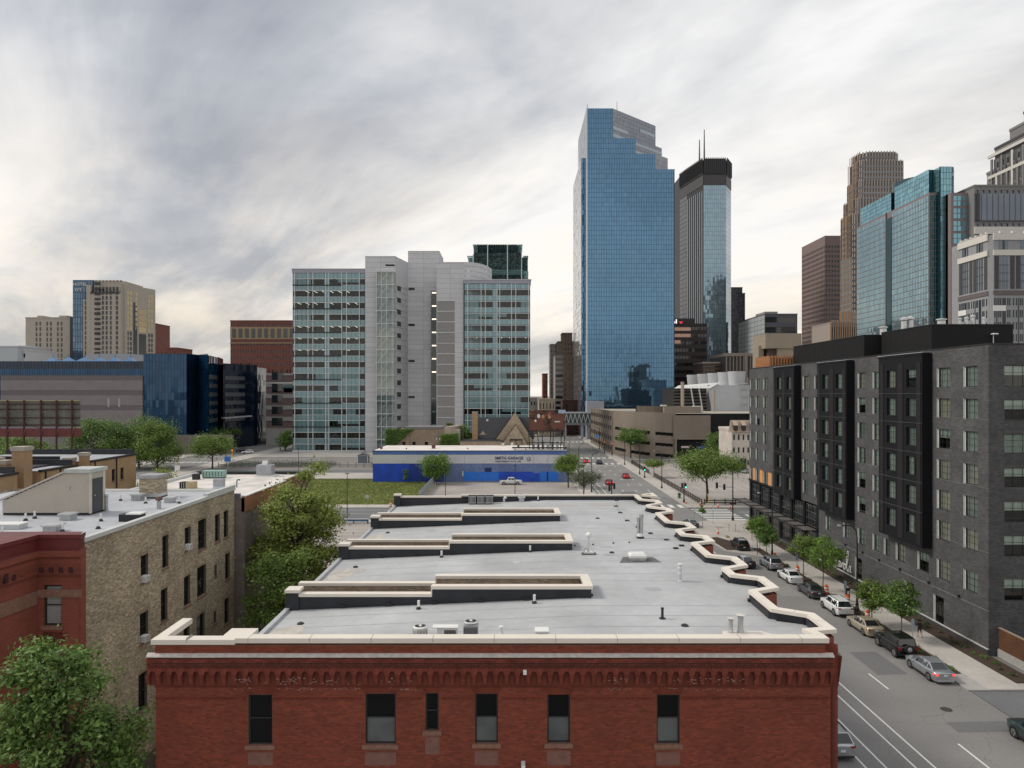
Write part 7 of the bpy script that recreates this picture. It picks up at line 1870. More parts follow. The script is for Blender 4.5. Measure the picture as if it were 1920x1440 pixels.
# ================================================================== crystal-topped teal tower behind the offices
ct = tower('crystal_top_tower','teal glass tower top with flared faceted crown, behind the office building','skyscraper',(60,520,0))
Yc = 470.0; qX = lambda x: (x - 960) * Yc / F; qZ = lambda y: 24 + (738 - y) * Yc / F
m_ct = mat('emerald_dark_glass',(.045,.085,.085),.07,.5,isl=.5,var=.2,scale=.2); m_ctl = mat('aqua_glass',(.26,.45,.45),.08,.5,isl=.12)
def flare(x0,x1,xt0,xt1,y0,y1,m_,nx,nz,dy=0,nm='glazing'):
 mb = MB()
 for j in range(nz):
  for i in range(nx):
   def pt(a,b):
    t = b / nz; xa = x0 + (xt0 - x0) * t; xb = x1 + (xt1 - x1) * t
    return (qX(xa + (xb - xa) * a / nx),Yc + dy - 1.5 * t + RND.uniform(-.04,.04),qZ(y0 + (y1 - y0) * t))
   e_ = .06; mb.quad(pt(i + e_,j + e_),pt(i + 1 - e_,j + e_),pt(i + 1 - e_,j + 1 - e_),pt(i + e_,j + 1 - e_))
 mb.build(nm,m_,ct,kind='stuff')
MB().box(qX(888),qX(978),Yc + 1,Yc + 30,0,qZ(459)).build('core',mat('emerald_core',(.02,.04,.042),.5),ct); MB().box(qX(879),qX(990),Yc + 5,Yc + 28,0,qZ(480)).build('core',MATS['emerald_core'],ct)
for a,b,c,d in ((896,914,895,913),(916,950,916,950),(953,971,953,970)): flare(a,b,c,d,474,459,m_ct,8,6); flare(a - 5 if a == 896 else a,b + 5 if a == 953 else b,a - 4 if a == 896 else a,b + 4 if a == 953 else b,505,475,m_ct,9,10)
flare(889,895,886.5,896,474,459,m_ctl,3,5); flare(972,979,971,980,474,459,m_ctl,3,5)
flare(880,886,875,886,500,478,m_ctl,3,7,4); flare(981,988,981,991,508,478,m_ct,3,8,4)
flare(886,983,886,983,516,506,m_ctl,30,3); flare(886,983,886,983,540,517,m_ct,24,8); flare(981,991,981,991,540,508,m_ctl,4,8,3)
for x in (887.5,914.5,951.5,978): MB().box(qX(x - .9),qX(x + .9),Yc - 2.2,Yc - 1.2,qZ(530),qZ(459 if 900 < x < 970 else 478)).build('bright_fin',mat('aqua_fin',(.40,.58,.60),.2,.3),ct)
# ================================================================== concrete parking ramp, cooling plant, skyway
m_ramp = mat('tan_ramp_concrete',(.265,.22,.18),.9,var=.07,stain=.12,stain_scale=.2,streak=True)
rp_ = tower('parking_ramp','tan concrete parking ramp with a curved drum end and dark slots','parking garage',(60,262,0))
def rw(pts,z0,z1,nm='ramp_wall',m_=m_ramp,t=.6):
 for (a,b),(c,d) in zip(pts,pts[1:]):
  MB().add([(a,b,z0),(c,d,z0),(c,d,z1),(a,b,z1),(a,b + t,z0),(c,d + t,z0),(c,d + t,z1),(a,b + t,z1)],[(0,1,2,3),(3,2,6,7),(1,0,4,5),(0,3,7,4),(2,1,5,6)]).build(nm,m_,rp_)
curve = [((1109 - 960) * 345 / F,345),((1148 - 960) * 288 / F,288)]
YR = 258.0
arc_ = []
cxr,cyr,rr = 57.5,290,27
for k in range(15):
 t = R(200 + k * 80 / 14)
 arc_.append((cxr + rr * math.cos(t) * .70,cyr + rr * math.sin(t) * 1.0))
rZ = lambda y,Y_: 24 + (738 - y) * Y_ / F
wl_ = [((1109 - 960) * 345 / F,345),(arc_[0][0],arc_[0][1])]
MB().prism([(a,b + 1.2) for a,b in arc_] + [(cxr + 60,arc_[-1][1] + 1.2),(cxr + 60,345),((1111 - 960) * 345 / F,345)],0,16.5).build('ramp_core',m_dark,rp_)
for z0,z1 in ((0,1.4),(3.0,5.2),(7.0,9.6),(11.2,13.4),(15.0,17.2)): rw(wl_,z0,z1)
for k in range(12):
 t = k / 11; p = (wl_[0][0] + (wl_[1][0] - wl_[0][0]) * t,wl_[0][1] + (wl_[1][1] - wl_[0][1]) * t); MB().box(p[0] - .3,p[0] + .3,p[1] - .2,p[1] + .8,0,17).build('column',m_ramp,rp_)
n = len(arc_)
for i in range(n - 1):
 seg_ = [arc_[i],arc_[i + 1]]; sl_ = -.14 * i
 full = i in (4,9)
 if full or i < 1: rw(seg_,0,17.3 + sl_ * .2)
 else:
  for z0,z1 in ((0,2.0),(3.2,6.0),(7.2,10.0),(11.2,17.3)): rw(seg_,z0 + sl_ if z0 else 0,z1 + sl_ * (1 if z1 < 17 else .2))
ex = arc_[-1][0]; ey = arc_[-1][1]
xA,xB = (1262 - 960) * ey / F,(1331 - 960) * ey / F
rw([(ex,ey),(xA,ey)],0,16.4); rw([(xA,ey - 1),(xB,ey - 1)],7.0,15.9)
rw([(xB,ey + 3),(xB + 60,ey + 3)],14.0,16.0); rw([(xB,ey + 3),(xB + 60,ey + 3)],6.5,8.4); rw([(xA + .5,ey - .9),(xA + 1.2,ey - .9)],0,7)
MB().box(xA,xB + 60,ey + 2,ey + 4,0,7).build('ramp_entrance',m_dark,rp_)
for x in (xB,xB + 5,xB + 12): MB().box(x,x + .8,ey + 2.6,ey + 3.4,0,14).build('column',m_ramp,rp_)
MB().prism([(a + .3,b + .8) for a,b in arc_] + [(xB + 60,ey + 3),(xB + 60,345),((1111 - 960) * 345 / F,345)],16.5,16.6,bot=False).build('ramp_deck',mat('deck_concrete',(.42,.38,.33),.9,var=.1),rp_)
hx = [(cxr + 9 * math.cos(R(a)) ,cyr - 12 + 6 * math.sin(R(a))) for a in range(150,400,20)]
for (a,b),(c,d) in zip(hx,hx[1:]): MB().add([(a,b,16.6),(c,d,16.6),(c,d,19.2),(a,b,19.2)],[(0,1,2,3),(3,2,1,0)]).build('helix_wall',m_ramp,rp_)
MB().box(xA - 2,xA + 12,ey + 6,ey + 14,16.6,19).build('deck_parapet',m_ramp,rp_)
for x,w,h in ((1240,8,3.0),(1300,14,2.6)): MB().box((x - 960) * 275 / F,(x - 960) * 275 / F + w * .2 * 1.2,274,277,16.6,16.6 + h).build('deck_kiosk',m_white,rp_)
MB().box((1276 - 960) * ey / F,(1291 - 960) * ey / F,ey - 1.2,ey - 1.0,3.9,4.6).build('entrance_sign',mat('white_red_sign',(.7,.55,.55),.5),rp_); MB().box((1308 - 960) * ey / F,(1323 - 960) * ey / F,ey - .2,ey,3.6,4.6).build('entrance_sign',mat('blue_sign',(.03,.08,.38),.5),rp_)
MB().box((1116 - 960) * 322 / F,(1127 - 960) * 322 / F,321,321.5,3.8,5.4).build('garage_sign',mat('bright_blue_sign',(.05,.22,.5),.5,emit=.2),rp_)
for x,y in ((1227,797),(1227,812),(1227,829),(1318,830)): MB().box((x - 960) * 262 / F,(x - 960) * 262 / F + .4,ey + 1.5,ey + 1.8,rZ(y,262),rZ(y,262) + .35).build('deck_lamp',mat('lamp_glow',(1,.9,.75),.5,emit=4),rp_)
# cooling plant
cpn = tower('cooling_plant','white cooling plant with slanted louvre side and four flared fan stacks','plant building',(105,300,0))
Yk = 300.0; pX = lambda x,Y_=Yk: (x - 960) * Y_ / F; pZ = lambda y,Y_=Yk: 24 + (738 - y) * Y_ / F
m_pw = mat('plant_white_cladding',(.50,.52,.55),.6,var=.04,stain=.05)
MB().prism([(pX(1333),Yk),(pX(1420),Yk),(pX(1420),Yk + 40),(pX(1333),Yk + 40)],12,pZ(722)).build('body',m_pw,cpn)
MB().add([(pX(1333),Yk,pZ(722)),(pX(1337),Yk,pZ(780)),(pX(1326),Yk - .1,pZ(722)),(pX(1337),Yk - .1,pZ(783))],[(0,1,3,2)]).build('end_return',m_pw,cpn)
for k in range(9):
 z0,z1 = pZ(783) + k * (pZ(728) - pZ(783)) / 9,pZ(783) + (k + .62) * (pZ(728) - pZ(783)) / 9
 xr_ = 1337 - 14 * k / 9
 MB().add([(pX(1268),Yk + 6 + k * .1,z0),(pX(xr_),Yk + 1,z0),(pX(xr_ - 1.5),Yk - .2,z1),(pX(1268),Yk + 5,z1)],[(0,1,2,3)]).build('louvre',mat('grey_louvre_blade',(.20,.20,.20),.6),cpn)
MB().box(pX(1270),pX(1334),Yk + 7,Yk + 30,12,pZ(728)).build('louvre_core',m_dark,cpn)
for a in (1296,1311): MB().bar((pX(a),Yk + .6,pZ(728)),(pX(a + 8),Yk - .4,pZ(783)),.5).build('louvre_rib',m_alu,cpn)
MB().add([(pX(1268),Yk + 4,pZ(728)),(pX(1330),Yk - 1,pZ(728)),(pX(1350),Yk - .5,pZ(717)),(pX(1285),Yk + 12,pZ(722))],[(0,1,2,3)]).build('shoulder',mat('plant_light',(.66,.67,.66),.6),cpn)
for k in range(5):
 x = 1303 + k * 19.5; Y_ = 322 - k * 4.5; X = pX(x,Y_); zb = pZ(722,Y_) - 2; zt_ = pZ(703 - k * 1.6,Y_)
 MB().lathe(X,Y_,[(3.3,zb),(3.2,zb + 2),(3.7,zt_),(3.4,zt_),(3.2,zt_ - 1)],20).build('fan_stack',mat('stack_white',(.50,.51,.53),.6,var=.08),cpn)
MB().tube((pX(1269),290,10),(pX(1269),290,pZ(716,290)),.7,.7,12).build('exhaust_stack',mat('pale_pipe',(.40,.33,.27),.6),cpn)
MB().tube((pX(1331),294,10),(pX(1331),294,pZ(730,294)),.5,.5,10).build('exhaust_stack',MATS['pale_pipe'],cpn)
for k in range(4): MB().box(pX(1389),pX(1402),Yk - .8,Yk - .2,pZ(730 + k * 14),pZ(730 + k * 14) + .25).build('ladder_landing',m_steel,cpn)
for x in (1389,1401): MB().box(pX(x),pX(x) + .15,Yk - .9,Yk - .75,14,pZ(708)).build('ladder_rail',m_steel,cpn)
MB().box(pX(1384),pX(1402),Yk - .6,Yk - .3,pZ(720),pZ(718)).build('pipe_rail',m_steel,cpn)
# banded concrete slab buildings behind the plant
dkb = tower('ribbed_concrete_block','dark block with pale concrete ribs behind the cooling plant','office block',(125,370,0))
Yq = 370.0
rX = lambda x,Y_=Yq: (x - 960) * Y_ / F; rZ2 = lambda y,Y_=Yq: 24 + (738 - y) * Y_ / F
MB().box(rX(1361),rX(1440),Yq,Yq + 30,0,rZ2(664)).build('body',mat('rib_dark',(.05,.045,.045),.6),dkb)
for k in range(12): MB().box(rX(1361 + k * 6.4),rX(1362.6 + k * 6.4),Yq - .6,Yq,0,rZ2(664)).build('rib',mat('rib_stone',(.28,.24,.2),.9),dkb)
MB().box(rX(1360),rX(1440),Yq - .8,Yq + 30,rZ2(668),rZ2(662)).build('roof_band',MATS['rib_stone'],dkb)
MB().box(rX(1395),rX(1400),Yq - 1.2,Yq - .6,0,rZ2(661)).build('stair_fin',MATS['rib_stone'],dkb)
MB().box(rX(1328),rX(1362),Yq + 10,Yq + 30,0,rZ2(680)).build('lower_body',mat('brown_low',(.13,.085,.065),.8),dkb); MB().box(rX(1327),rX(1361),Yq + 9.5,Yq + 30,rZ2(680),rZ2(677)).build('lower_roof',m_oldgrey,dkb)
for y in (685,692): MB().box(rX(1329),rX(1361),Yq + 9.8,Yq + 10,rZ2(y + 2.2),rZ2(y)).build('window_band',m_tglass,dkb)
tb = tower('tan_concrete_head','overhanging tan concrete block on a narrow stem behind the hotel','building',(112,240,0))
Yt = 240.0; yX = lambda x: (x - 960) * Yt / F; yZ = lambda y: 24 + (738 - y) * Yt / F
MB().box(yX(1435),yX(1503),Yt,Yt + 12,yZ(653),yZ(625)).build('head',mat('tan_head',(.30,.25,.195),.9,var=.06,stain=.08),tb); MB().box(yX(1459),yX(1503),Yt + .6,Yt + 12,0,yZ(653)).build('stem',MATS['tan_head'],tb); MB().box(yX(1445),yX(1459),Yt + 2,Yt + 10,0,yZ(653)).build('stem_recess',mat('umber_stem',(.10,.07,.06),.9),tb); MB().box(yX(1430),yX(1440),Yt + 4,Yt + 10,0,yZ(647)).build('side_block',MATS['tan_head'],tb)
# small white mansard building by the car park
mn,X0,X1,Z = shaft('mansard_building','small white building with tan mansard roof beside the car park','building',1372,1425,808,225,14,mat('stained_white_render',(.55,.50,.45),.85,var=.1,stain=.15),m_tglass,6,3,.4,.42)
MB().add([(X0 - 1.3,224.2,Z - .4),(X1,224.2,Z - .4),(X1,226,Z + 3.4),(X0 - .2,226,Z + 3.4)],[(0,1,2,3)]).build('mansard',mat('tan_mansard',(.42,.33,.26),.85),mn)
for k in range(4): MB().box(X0 + .4 + k * 2.6,X0 + 1.6 + k * 2.6,223.9,225.6,Z + .2,Z + 1.8).build('dormer',m_frame,mn); MB().add([(X0 + .3 + k * 2.6,223.8,Z + 1.8),(X0 + 1.7 + k * 2.6,223.8,Z + 1.8),(X0 + 1.7 + k * 2.6,225.8,Z + 3.2),(X0 + .3 + k * 2.6,225.8,Z + 3.2)],[(0,1,2,3)]).build('dormer_roof',MATS['tan_mansard'],mn)
MB().box(X0 + 2.6,X0 + 4.6,224.8,225.2,0,3.4).build('archway',m_dark,mn)
# skyway bridge
sk = tower('skyway_bridge','glazed skyway bridge with white trusses across the far street','bridge',(30,372,0))
Ys = 372.0; sX = lambda x: (x - 960) * Ys / F; sZ = lambda y: 24 + (738 - y) * Ys / F
MB().box(sX(1052),sX(1110),Ys,Ys + 4,sZ(775),sZ(772.5)).build('roof',m_alu,sk); MB().box(sX(1052),sX(1110),Ys,Ys + 4,sZ(797),sZ(793)).build('deck',mat('deck_grey',(.25,.25,.26),.7),sk)
MB().quad((sX(1052),Ys + .2,sZ(793)),(sX(1110),Ys + .2,sZ(793)),(sX(1110),Ys + .2,sZ(775)),(sX(1052),Ys + .2,sZ(775))).build('glazing',mat('skyway_glass',(.10,.14,.14),.1,.2),sk)
for k in range(6): MB().bar((sX(1058 + k * 8),Ys - .1,sZ(793)),(sX(1062 + k * 8),Ys - .1,sZ(776)),.3).build('truss',m_mul,sk); MB().bar((sX(1066 + k * 8),Ys - .15,sZ(793)),(sX(1062 + k * 8),Ys - .15,sZ(776)),.3).build('truss',m_mul,sk)
for x in (1058,1090,1108): MB().box(sX(x),sX(x) + 1.2,Ys + 1,Ys + 3,0,sZ(797)).build('pier',MATS['pale_block'],sk)
# ================================================================== trees and planting
def leafmat(name,c,c2): return mat(name,c,.55,var=.25,scale=.35,isl=.38,tint=c2,spec=.35)
m_leafA = leafmat('leaf_mid_green',(.13,.215,.04),(.205,.285,.068))
m_leafB = leafmat('leaf_deep_green',(.098,.185,.042),(.165,.26,.06))
m_leafC = leafmat('leaf_yellow_green',(.22,.29,.055),(.29,.34,.09))
m_leafD = leafmat('leaf_fresh_green',(.13,.235,.038),(.19,.30,.06))
m_bark = mat('bark',(.075,.058,.045),.95,var=.3,scale=8,bump=.8,bscale=12)
m_bark2 = mat('pale_bark',(.15,.125,.1),.95,var=.3,scale=8)
for m_ in (m_leafA,m_leafB,m_leafC,m_leafD):
 N = m_.node_tree.nodes; L = m_.node_tree.links; b = N['Principled BSDF']
 tl_ = N.new('ShaderNodeBsdfTranslucent'); mx_ = N.new('ShaderNodeMixShader'); mx_.inputs[0].default_value = .26
 L.new(b.inputs['Base Color'].links[0].from_socket,tl_.inputs[0]); L.new(b.outputs[0],mx_.inputs[1]); L.new(tl_.outputs[0],mx_.inputs[2]); L.new(mx_.outputs[0],N['Material Output'].inputs[0])
def leaves(name,m_,pts,nrm,size,rs,parent,kind=None):
 """many small folded leaves at given points"""
 n = len(pts)
 a = rs.normal(size=(n,3)) * .8 + nrm * 1.3; a /= np.linalg.norm(a,axis=1)[:,None] + 1e-9      # leaf normals lean outward
 t = rs.normal(size=(n,3)); u = np.cross(a,t); u /= np.linalg.norm(u,axis=1)[:,None] + 1e-9
 v = np.cross(a,u); s = size * rs.uniform(.5,1.5,(n,1))
 bend = a * s * .18
 vs = np.stack([pts - u * s,pts - v * s * .5 - bend,pts + u * s,pts + v * s * .5 - bend],1).reshape(-1,3)
 me = bpy.data.meshes.new(name)
 me.vertices.add(4 * n); me.vertices.foreach_set('co',vs.astype(np.float32).ravel())
 me.loops.add(4 * n); me.loops.foreach_set('vertex_index',np.arange(4 * n,dtype=np.int32))
 me.polygons.add(n); me.polygons.foreach_set('loop_start',np.arange(0,4 * n,4,dtype=np.int32)); me.polygons.foreach_set('loop_total',np.full(n,4,dtype=np.int32))
 me.materials.append(m_); me.update(calc_edges=True); me.validate()
 o = bpy.data.objects.new(name,me); link(o); o.parent = parent
 if kind: o['kind'] = kind
 return o
def make_tree(name,label,loc,h,r,m_,nleaf=5000,leaf=.16,base=None,seed=1,shape=(1,1,1),ncl=None,trunk=None,cat='tree',group=None,spread=1.0,bark=None,cl_r=.33,lean=(0,0)):
 """tapered trunk, limbs that fork, twigs, and leaf clumps hung on the ends: uneven outline with gaps"""
 rs = np.random.RandomState(seed); rg = random.Random(seed)
 o = thing(name,label,cat,loc,group=group)
 base = h * .3 if base is None else base
 ch = (h - base) / 2; cz = base + ch
 tr = trunk or max(.06,h * .022)
 mb = MB()
 top = Vector((lean[0],lean[1],cz + ch * .3))
 segs = 5; p = Vector((0,0,-.15))
 for i in range(segs):
  q = top * ((i + 1) / segs) + Vector((rg.uniform(-.1,.1) * r * .2,rg.uniform(-.1,.1) * r * .2,0)) if i < segs - 1 else top
  mb.tube(p,q,tr * (1 - .75 * i / segs),tr * (1 - .75 * (i + 1) / segs),8); p = q
 ncl = ncl or int(14 + r * 7)
 cents = []
 for k in range(ncl):
  d = rs.normal(size=3); d /= np.linalg.norm(d); rad = rg.uniform(.35,1.0) ** .6
  c = np.array([d[0] * r * shape[0] * rad * .8,d[1] * r * shape[1] * rad * .8,d[2] * ch * shape[2] * rad * .82])
  cents.append(c + np.array([lean[0],lean[1],cz]))
 for c in cents:
  s0 = Vector((lean[0],lean[1],0)) * .6 + Vector((0,0,max(base * .75,c[2] - rg.uniform(.25,.6) * ch))) if c[2] > base else Vector((0,0,base * .8))
  s0 = Vector((top.x * s0.z / max(top.z,.1),top.y * s0.z / max(top.z,.1),min(s0.z,top.z)))
  e = Vector(c); mid = s0.lerp(e,.5) + Vector((0,0,ch * .06))
  mb.tube(s0,mid,tr * .38,tr * .22,5,cap=False); mb.tube(mid,e,tr * .22,tr * .06,5,cap=False)
  for _ in range(3):
   f = e + Vector((rg.gauss(0,1),rg.gauss(0,1),rg.gauss(0,.7))) * (r * cl_r * .6)
   mb.tube(mid.lerp(e,.6),f,tr * .08,tr * .02,4,cap=False)
 mb.local('trunk',bark or m_bark,o)
 per = nleaf // ncl; P_,Nn = [],[]
 for c in cents:
  cr = r * cl_r * rg.uniform(.7,1.3) * spread
  d = rs.normal(size=(per,3)); d /= np.linalg.norm(d,axis=1)[:,None]
  q = c + d * (cr * rs.uniform(.1,1.0,(per,1)) ** .6 * np.exp(rs.normal(0,.28,(per,1)))) * np.array([1.15,1.15,.75])
  P_.append(q); Nn.append(d * .6 + np.array([0,0,.7]))
 P_ = np.concatenate(P_); Nn = np.concatenate(Nn)
 keep = P_[:,2] > .1
 leaves('crown',m_,P_[keep],Nn[keep],leaf,rs,o)
 return o
G1 = 'street trees by the hotel'
# foreground and alley
make_tree('leafy_tree','big leafy tree filling the bottom left corner before the tan wall',(-17.8,28.3,0),15.2,3.4,m_leafB,30000,.105,2.5,3,(1.05,.85,1.05),62,.24,cl_r=.23)
make_tree('leafy_tree','second leafy tree at the bottom left, lower and nearer the red front',(-20.5,26.6,0),10.2,2.6,m_leafB,15000,.10,2.0,4,(1.15,.9,1),40,.18,cl_r=.28)
make_tree('leafy_tree','small tree top at bottom left beside the red brick corner',(-15.9,27.6,0),9.6,1.35,m_leafA,8000,.09,2.0,5,(1,.8,1.0),24,.14,cl_r=.32)
make_tree('alley_tree','tall feathery green tree in the gap between the two brick buildings',(-17.8,59.0,0),19.6,4.3,m_leafC,26000,.125,5.0,6,(1,.9,1.05),70,.25,cl_r=.23)
make_tree('alley_tree','wispy grey-green tree with bare twigs in the alley, before the feathery one',(-17.0,52.5,0),13.6,3.7,m_leafA,15000,.105,3.0,7,(1,.8,1),62,.2,cl_r=.22,bark=m_bark2)
make_tree('alley_tree','low bushy tree at the foot of the alley by the grey roof edge',(-15.2,46.5,0),9.8,2.5,m_leafD,9000,.10,2.0,8,(1,.8,1),30,.15,cl_r=.28)
# left, middle distance
for k,(x,y,h,r,m_,sd,l) in enumerate(((-122,224,15.5,8.5,m_leafB,11,'big dark tree behind the rusty billboard, leftmost of the clump'),(-112,230,17,9,m_leafB,12,'big dark tree in the middle of the clump beside the blue glass block'),(-104,226,14,8,m_leafA,13,'big tree at the right end of the clump beside the blue glass block'),(-131,205,10.5,7,m_leafA,14,'tree half hidden behind the billboard at far left'),(-146,210,11,8,m_leafA,15,'tree under the billboard at the far left edge'))):
 make_tree('park_tree',l,(x - 9,y,0),h + 2.5,r + 1.2,m_,12000,.26,h * .03,sd,(1,1,.95),42,.3,group='trees by the blue glass block',cl_r=.3)
make_tree('yellow_green_tree','yellow-green tree right of the buff brick row',(-55.5,112,0),12.6,4.6,m_leafC,9000,.17,1.5,16,(1,1,1),40,.25)
make_tree('yellow_green_tree','smaller yellow-green tree beside the taller one, nearer the white roof',(-49.5,114,0),8.6,3.6,m_leafA,6000,.16,1.0,17)
make_tree('yellow_green_tree','low spreading bush behind the white roof',(-45.5,106,0),8.6,4.0,m_leafC,6000,.16,.8,18,(1.4,1,.7))
make_tree('corner_tree','round-headed tree at the left street corner with a blue sign beside it',(-95.5,226,0),11.2,8.0,m_leafA,9000,.25,3.6,19,(1,1,.9),46,.32)
for k in range(6): make_tree('avenue_tree','small dark street tree along the blue glass block, ' + ('first','second','third','fourth','fifth','sixth')[k] + ' from the left',(-124 - .8 * k,300 + 13 * k,0),10.5,5.2,m_leafB,3500,.28,4.2,30 + k,(1,1,.8),22,.22,group='avenue trees by the blue glass block')
make_tree('shrub_tree','dark bushy tree at the left foot of the glass offices',(-94.5,296,0),9.5,4.0,m_leafB,4000,.26,.6,40)
make_tree('garage_tree','round bright tree against the blue garage wall',(XZ(817,0,188)[0],188.5,0),9.0,4.5,m_leafD,9000,.17,1.0,41,(1,.8,1),40,.2)
make_tree('garage_tree','thin sapling against the deep blue garage wall',(XZ(760,0,190)[0],190.6,0),4.6,1.1,m_leafB,900,.15,.5,42)
make_tree('kerb_tree','full green tree at the right end of the blue garage',(14.4,181,0),9.6,4.2,m_leafA,8000,.17,2.2,43,(1,1,.95),36,.2)
make_tree('kerb_tree','sparse pale tree on the kerb before the blue garage, showing its branches',(16.6,164,0),7.6,4.0,leafmat('leaf_grey_green',(.07,.095,.04),(.11,.13,.06)),4200,.13,1.8,44,(1.1,1,.8),30,.2,bark=m_bark2)
make_tree('car_park_tree','dark round tree before the concrete ramp',(44.2,264,0),12.2,5.8,m_leafB,7000,.24,4.5,45,(1,1,.85),34,.3)
make_tree('car_park_tree','very wide spreading tree at the corner of the car park',(43.0,156.5,0),13.0,8.2,m_leafA,18000,.19,4.6,46,(1.02,1,.82),72,.34,cl_r=.26)
make_tree('car_park_tree','tree beside the white mansard building',(72,246,0),11.5,5.0,m_leafB,6000,.23,2.5,47)
make_tree('car_park_tree','small low tree by the car park fence',(40.6,203,0),5.6,3.1,m_leafA,3500,.16,2.6,48,(1.1,1,.6))
def at(x,y): return gp(x,y,.12)
for k,(x,y,h,r,m_,l) in enumerate(((1420,1040,6.0,1.9,m_leafD,'young street tree by the hotel canopy, farthest of the row'),(1437,1047,5.2,1.7,m_leafB,'young street tree behind the farthest one, darker and lower'),(1506,1082,6.2,2.1,m_leafA,'young street tree before the script sign, left of a pair'),(1543,1108,7.0,2.5,m_leafD,'young street tree before the script sign, fuller right one of the pair'),
           (1635,1172,4.6,1.9,m_leafA,'low round street tree beside the tall lamp post'),(1690,1200,6.0,1.8,m_leafB,'darker pointed street tree beside the walking person'))):
 make_tree('street_tree',l,at(x,y),h,r,m_,5200,.105,h * .36,60 + k,(1,1,1),26,.075,group=G1,bark=m_bark2)
make_tree('sapling','tiny sapling standing on the corner pavement',gp(1317,988,.12),4.2,.8,m_leafD,700,.12,2.2,70,trunk=.04,ncl=8,bark=m_bark2)
# ivy on the low building and bushes behind the garage
rs = np.random.RandomState(5)
def ivy(name,label,x0,x1,zt,zb,Y,n,m_=m_leafB,cat='ivy'):
 o = thing(name,label,cat,((x0 + x1) / 2,Y,0))
 u = rs.uniform(0,1,n); v = rs.uniform(0,1,n)
 X = x0 + (x1 - x0) * u; top = zt(u) if callable(zt) else zt; bot = zb(u) if callable(zb) else zb
 P_ = np.stack([X - (x0 + x1) / 2,rs.uniform(-.7,-.05,n),bot + (top - bot) * v],1)
 leaves('foliage',m_,P_,np.tile([0,-.8,.5],(n,1)),.26,rs,o)
 mb = MB(); w_ = (x1 - x0) / 2
 for k in range(6): mb.tube((-w_ + w_ * k / 3,-.05,0),(-w_ + w_ * (k + .5) / 3,-.05,max(1.0,float(np.mean(top)) - .5)),.06,.03,5)
 mb.local('stem',m_bark,o)
ivy('wall_ivy','thick ivy over the left corner of the low tan building',kx(724),kx(775),kz(804),lambda u: kz(835) + (kz(806) - kz(835)) * np.clip((u - .35) / .6,0,1),YK - 1.1,5000,m_leafB)
ivy('wall_ivy','ivy hanging on the right end of the low tan building',kx(826),kx(860),lambda u: kz(815) + (kz(812) - kz(815)) * u,kz(836),YK - 1.3,2500,m_leafD)
make_tree('backyard_tree','dark tree between the ivy building and the stone house',(kx(868),YK + 6,0),kz(793),3.6,m_leafB,4000,.24,2,75)
make_tree('backyard_tree','small tree top peeping over the ivy building roof',(kx(831),YK + 16,0),kz(791),3.0,m_leafB,2500,.24,6,76)
# planting: low shrubs in the beds
def shrub(label,loc,r,m_,n=260,leaf=.08,seed=0,group='shrubs in the hotel beds',h=1.0):
 o = thing('low_shrub',label,'shrub',loc,group=group); q = np.random.RandomState(seed)
 d = q.normal(size=(n,3)); d /= np.linalg.norm(d,axis=1)[:,None]; d[:,2] = np.abs(d[:,2])
 leaves('foliage',m_,d * r * q.uniform(.3,1,(n,1)) * np.array([1,1,h]),d,leaf,q,o)
 mb = MB()
 for k in range(4): mb.tube((0,0,-.05),(r * .5 * math.cos(k * 1.6),r * .5 * math.sin(k * 1.6),r * .5),.012,.006,4)
 mb.local('stem',m_bark,o)
q = random.Random(8)
m_shr = leafmat('leaf_dusty',(.06,.075,.03),(.10,.11,.06)); m_lav = leafmat('leaf_lavender',(.13,.13,.16),(.2,.2,.24))
k = 0
y = 60.0
while y < 116:
 shrub('small low shrub in the bark bed along the hotel wall',(42.5 + q.uniform(-.4,.4),y,.17),q.uniform(.22,.42),q.choice([m_shr,m_leafB,m_shr]),150,.06,100 + k); y += q.uniform(1.0,2.2); k += 1
for a,b in ((60.5,69.5),(71.5,83),(86,94.5),(97.5,109.5)):
 y = a + .6
 while y < b - .4:
  shrub('small low shrub in the kerbside planting strip',(37.75 + q.uniform(-.35,.35),y,.16),q.uniform(.25,.5),q.choice([m_leafB,m_shr]),180,.06,200 + k,'shrubs in the kerbside strips'); y += q.uniform(.9,2.6); k += 1
for i in range(9): shrub('grey-blue lavender clump in the corner bed',(XR - 3.7 + q.uniform(0,2.6),110 + q.uniform(0,6.8),.2),q.uniform(.4,.6),m_lav,260,.07,300 + i,'lavender in the corner bed',.8)
for i,(x,y) in enumerate(((1364,1007),(1378,1011))):
 X,Y,_ = gp(x,y,.2); shrub('small bush with yellow blooms at the corner bed edge, ' + ('left one' if i == 0 else 'right one'),(X,Y,.2),.4,leafmat('leaf_bloom',(.42,.35,.08),(.5,.42,.1)),200,.06,320 + i,'yellow blooms')
# overgrown fenced plot behind the lawn
o = thing('overgrown_plot','dark green weeds behind a wire fence before the glass offices','weeds',(-75,236,0)); n = 9000; q2 = np.random.RandomState(9)
P_ = np.stack([q2.uniform(-20,16,n),q2.uniform(-6,6,n),np.abs(q2.normal(0,.7,n)) + .05],1); lv_ = leaves('foliage',leafmat('leaf_weeds',(.05,.075,.04),(.1,.12,.08)),P_,np.tile([0,0,1.0],(n,1)),.16,q2,o); o['kind'] = 'stuff'
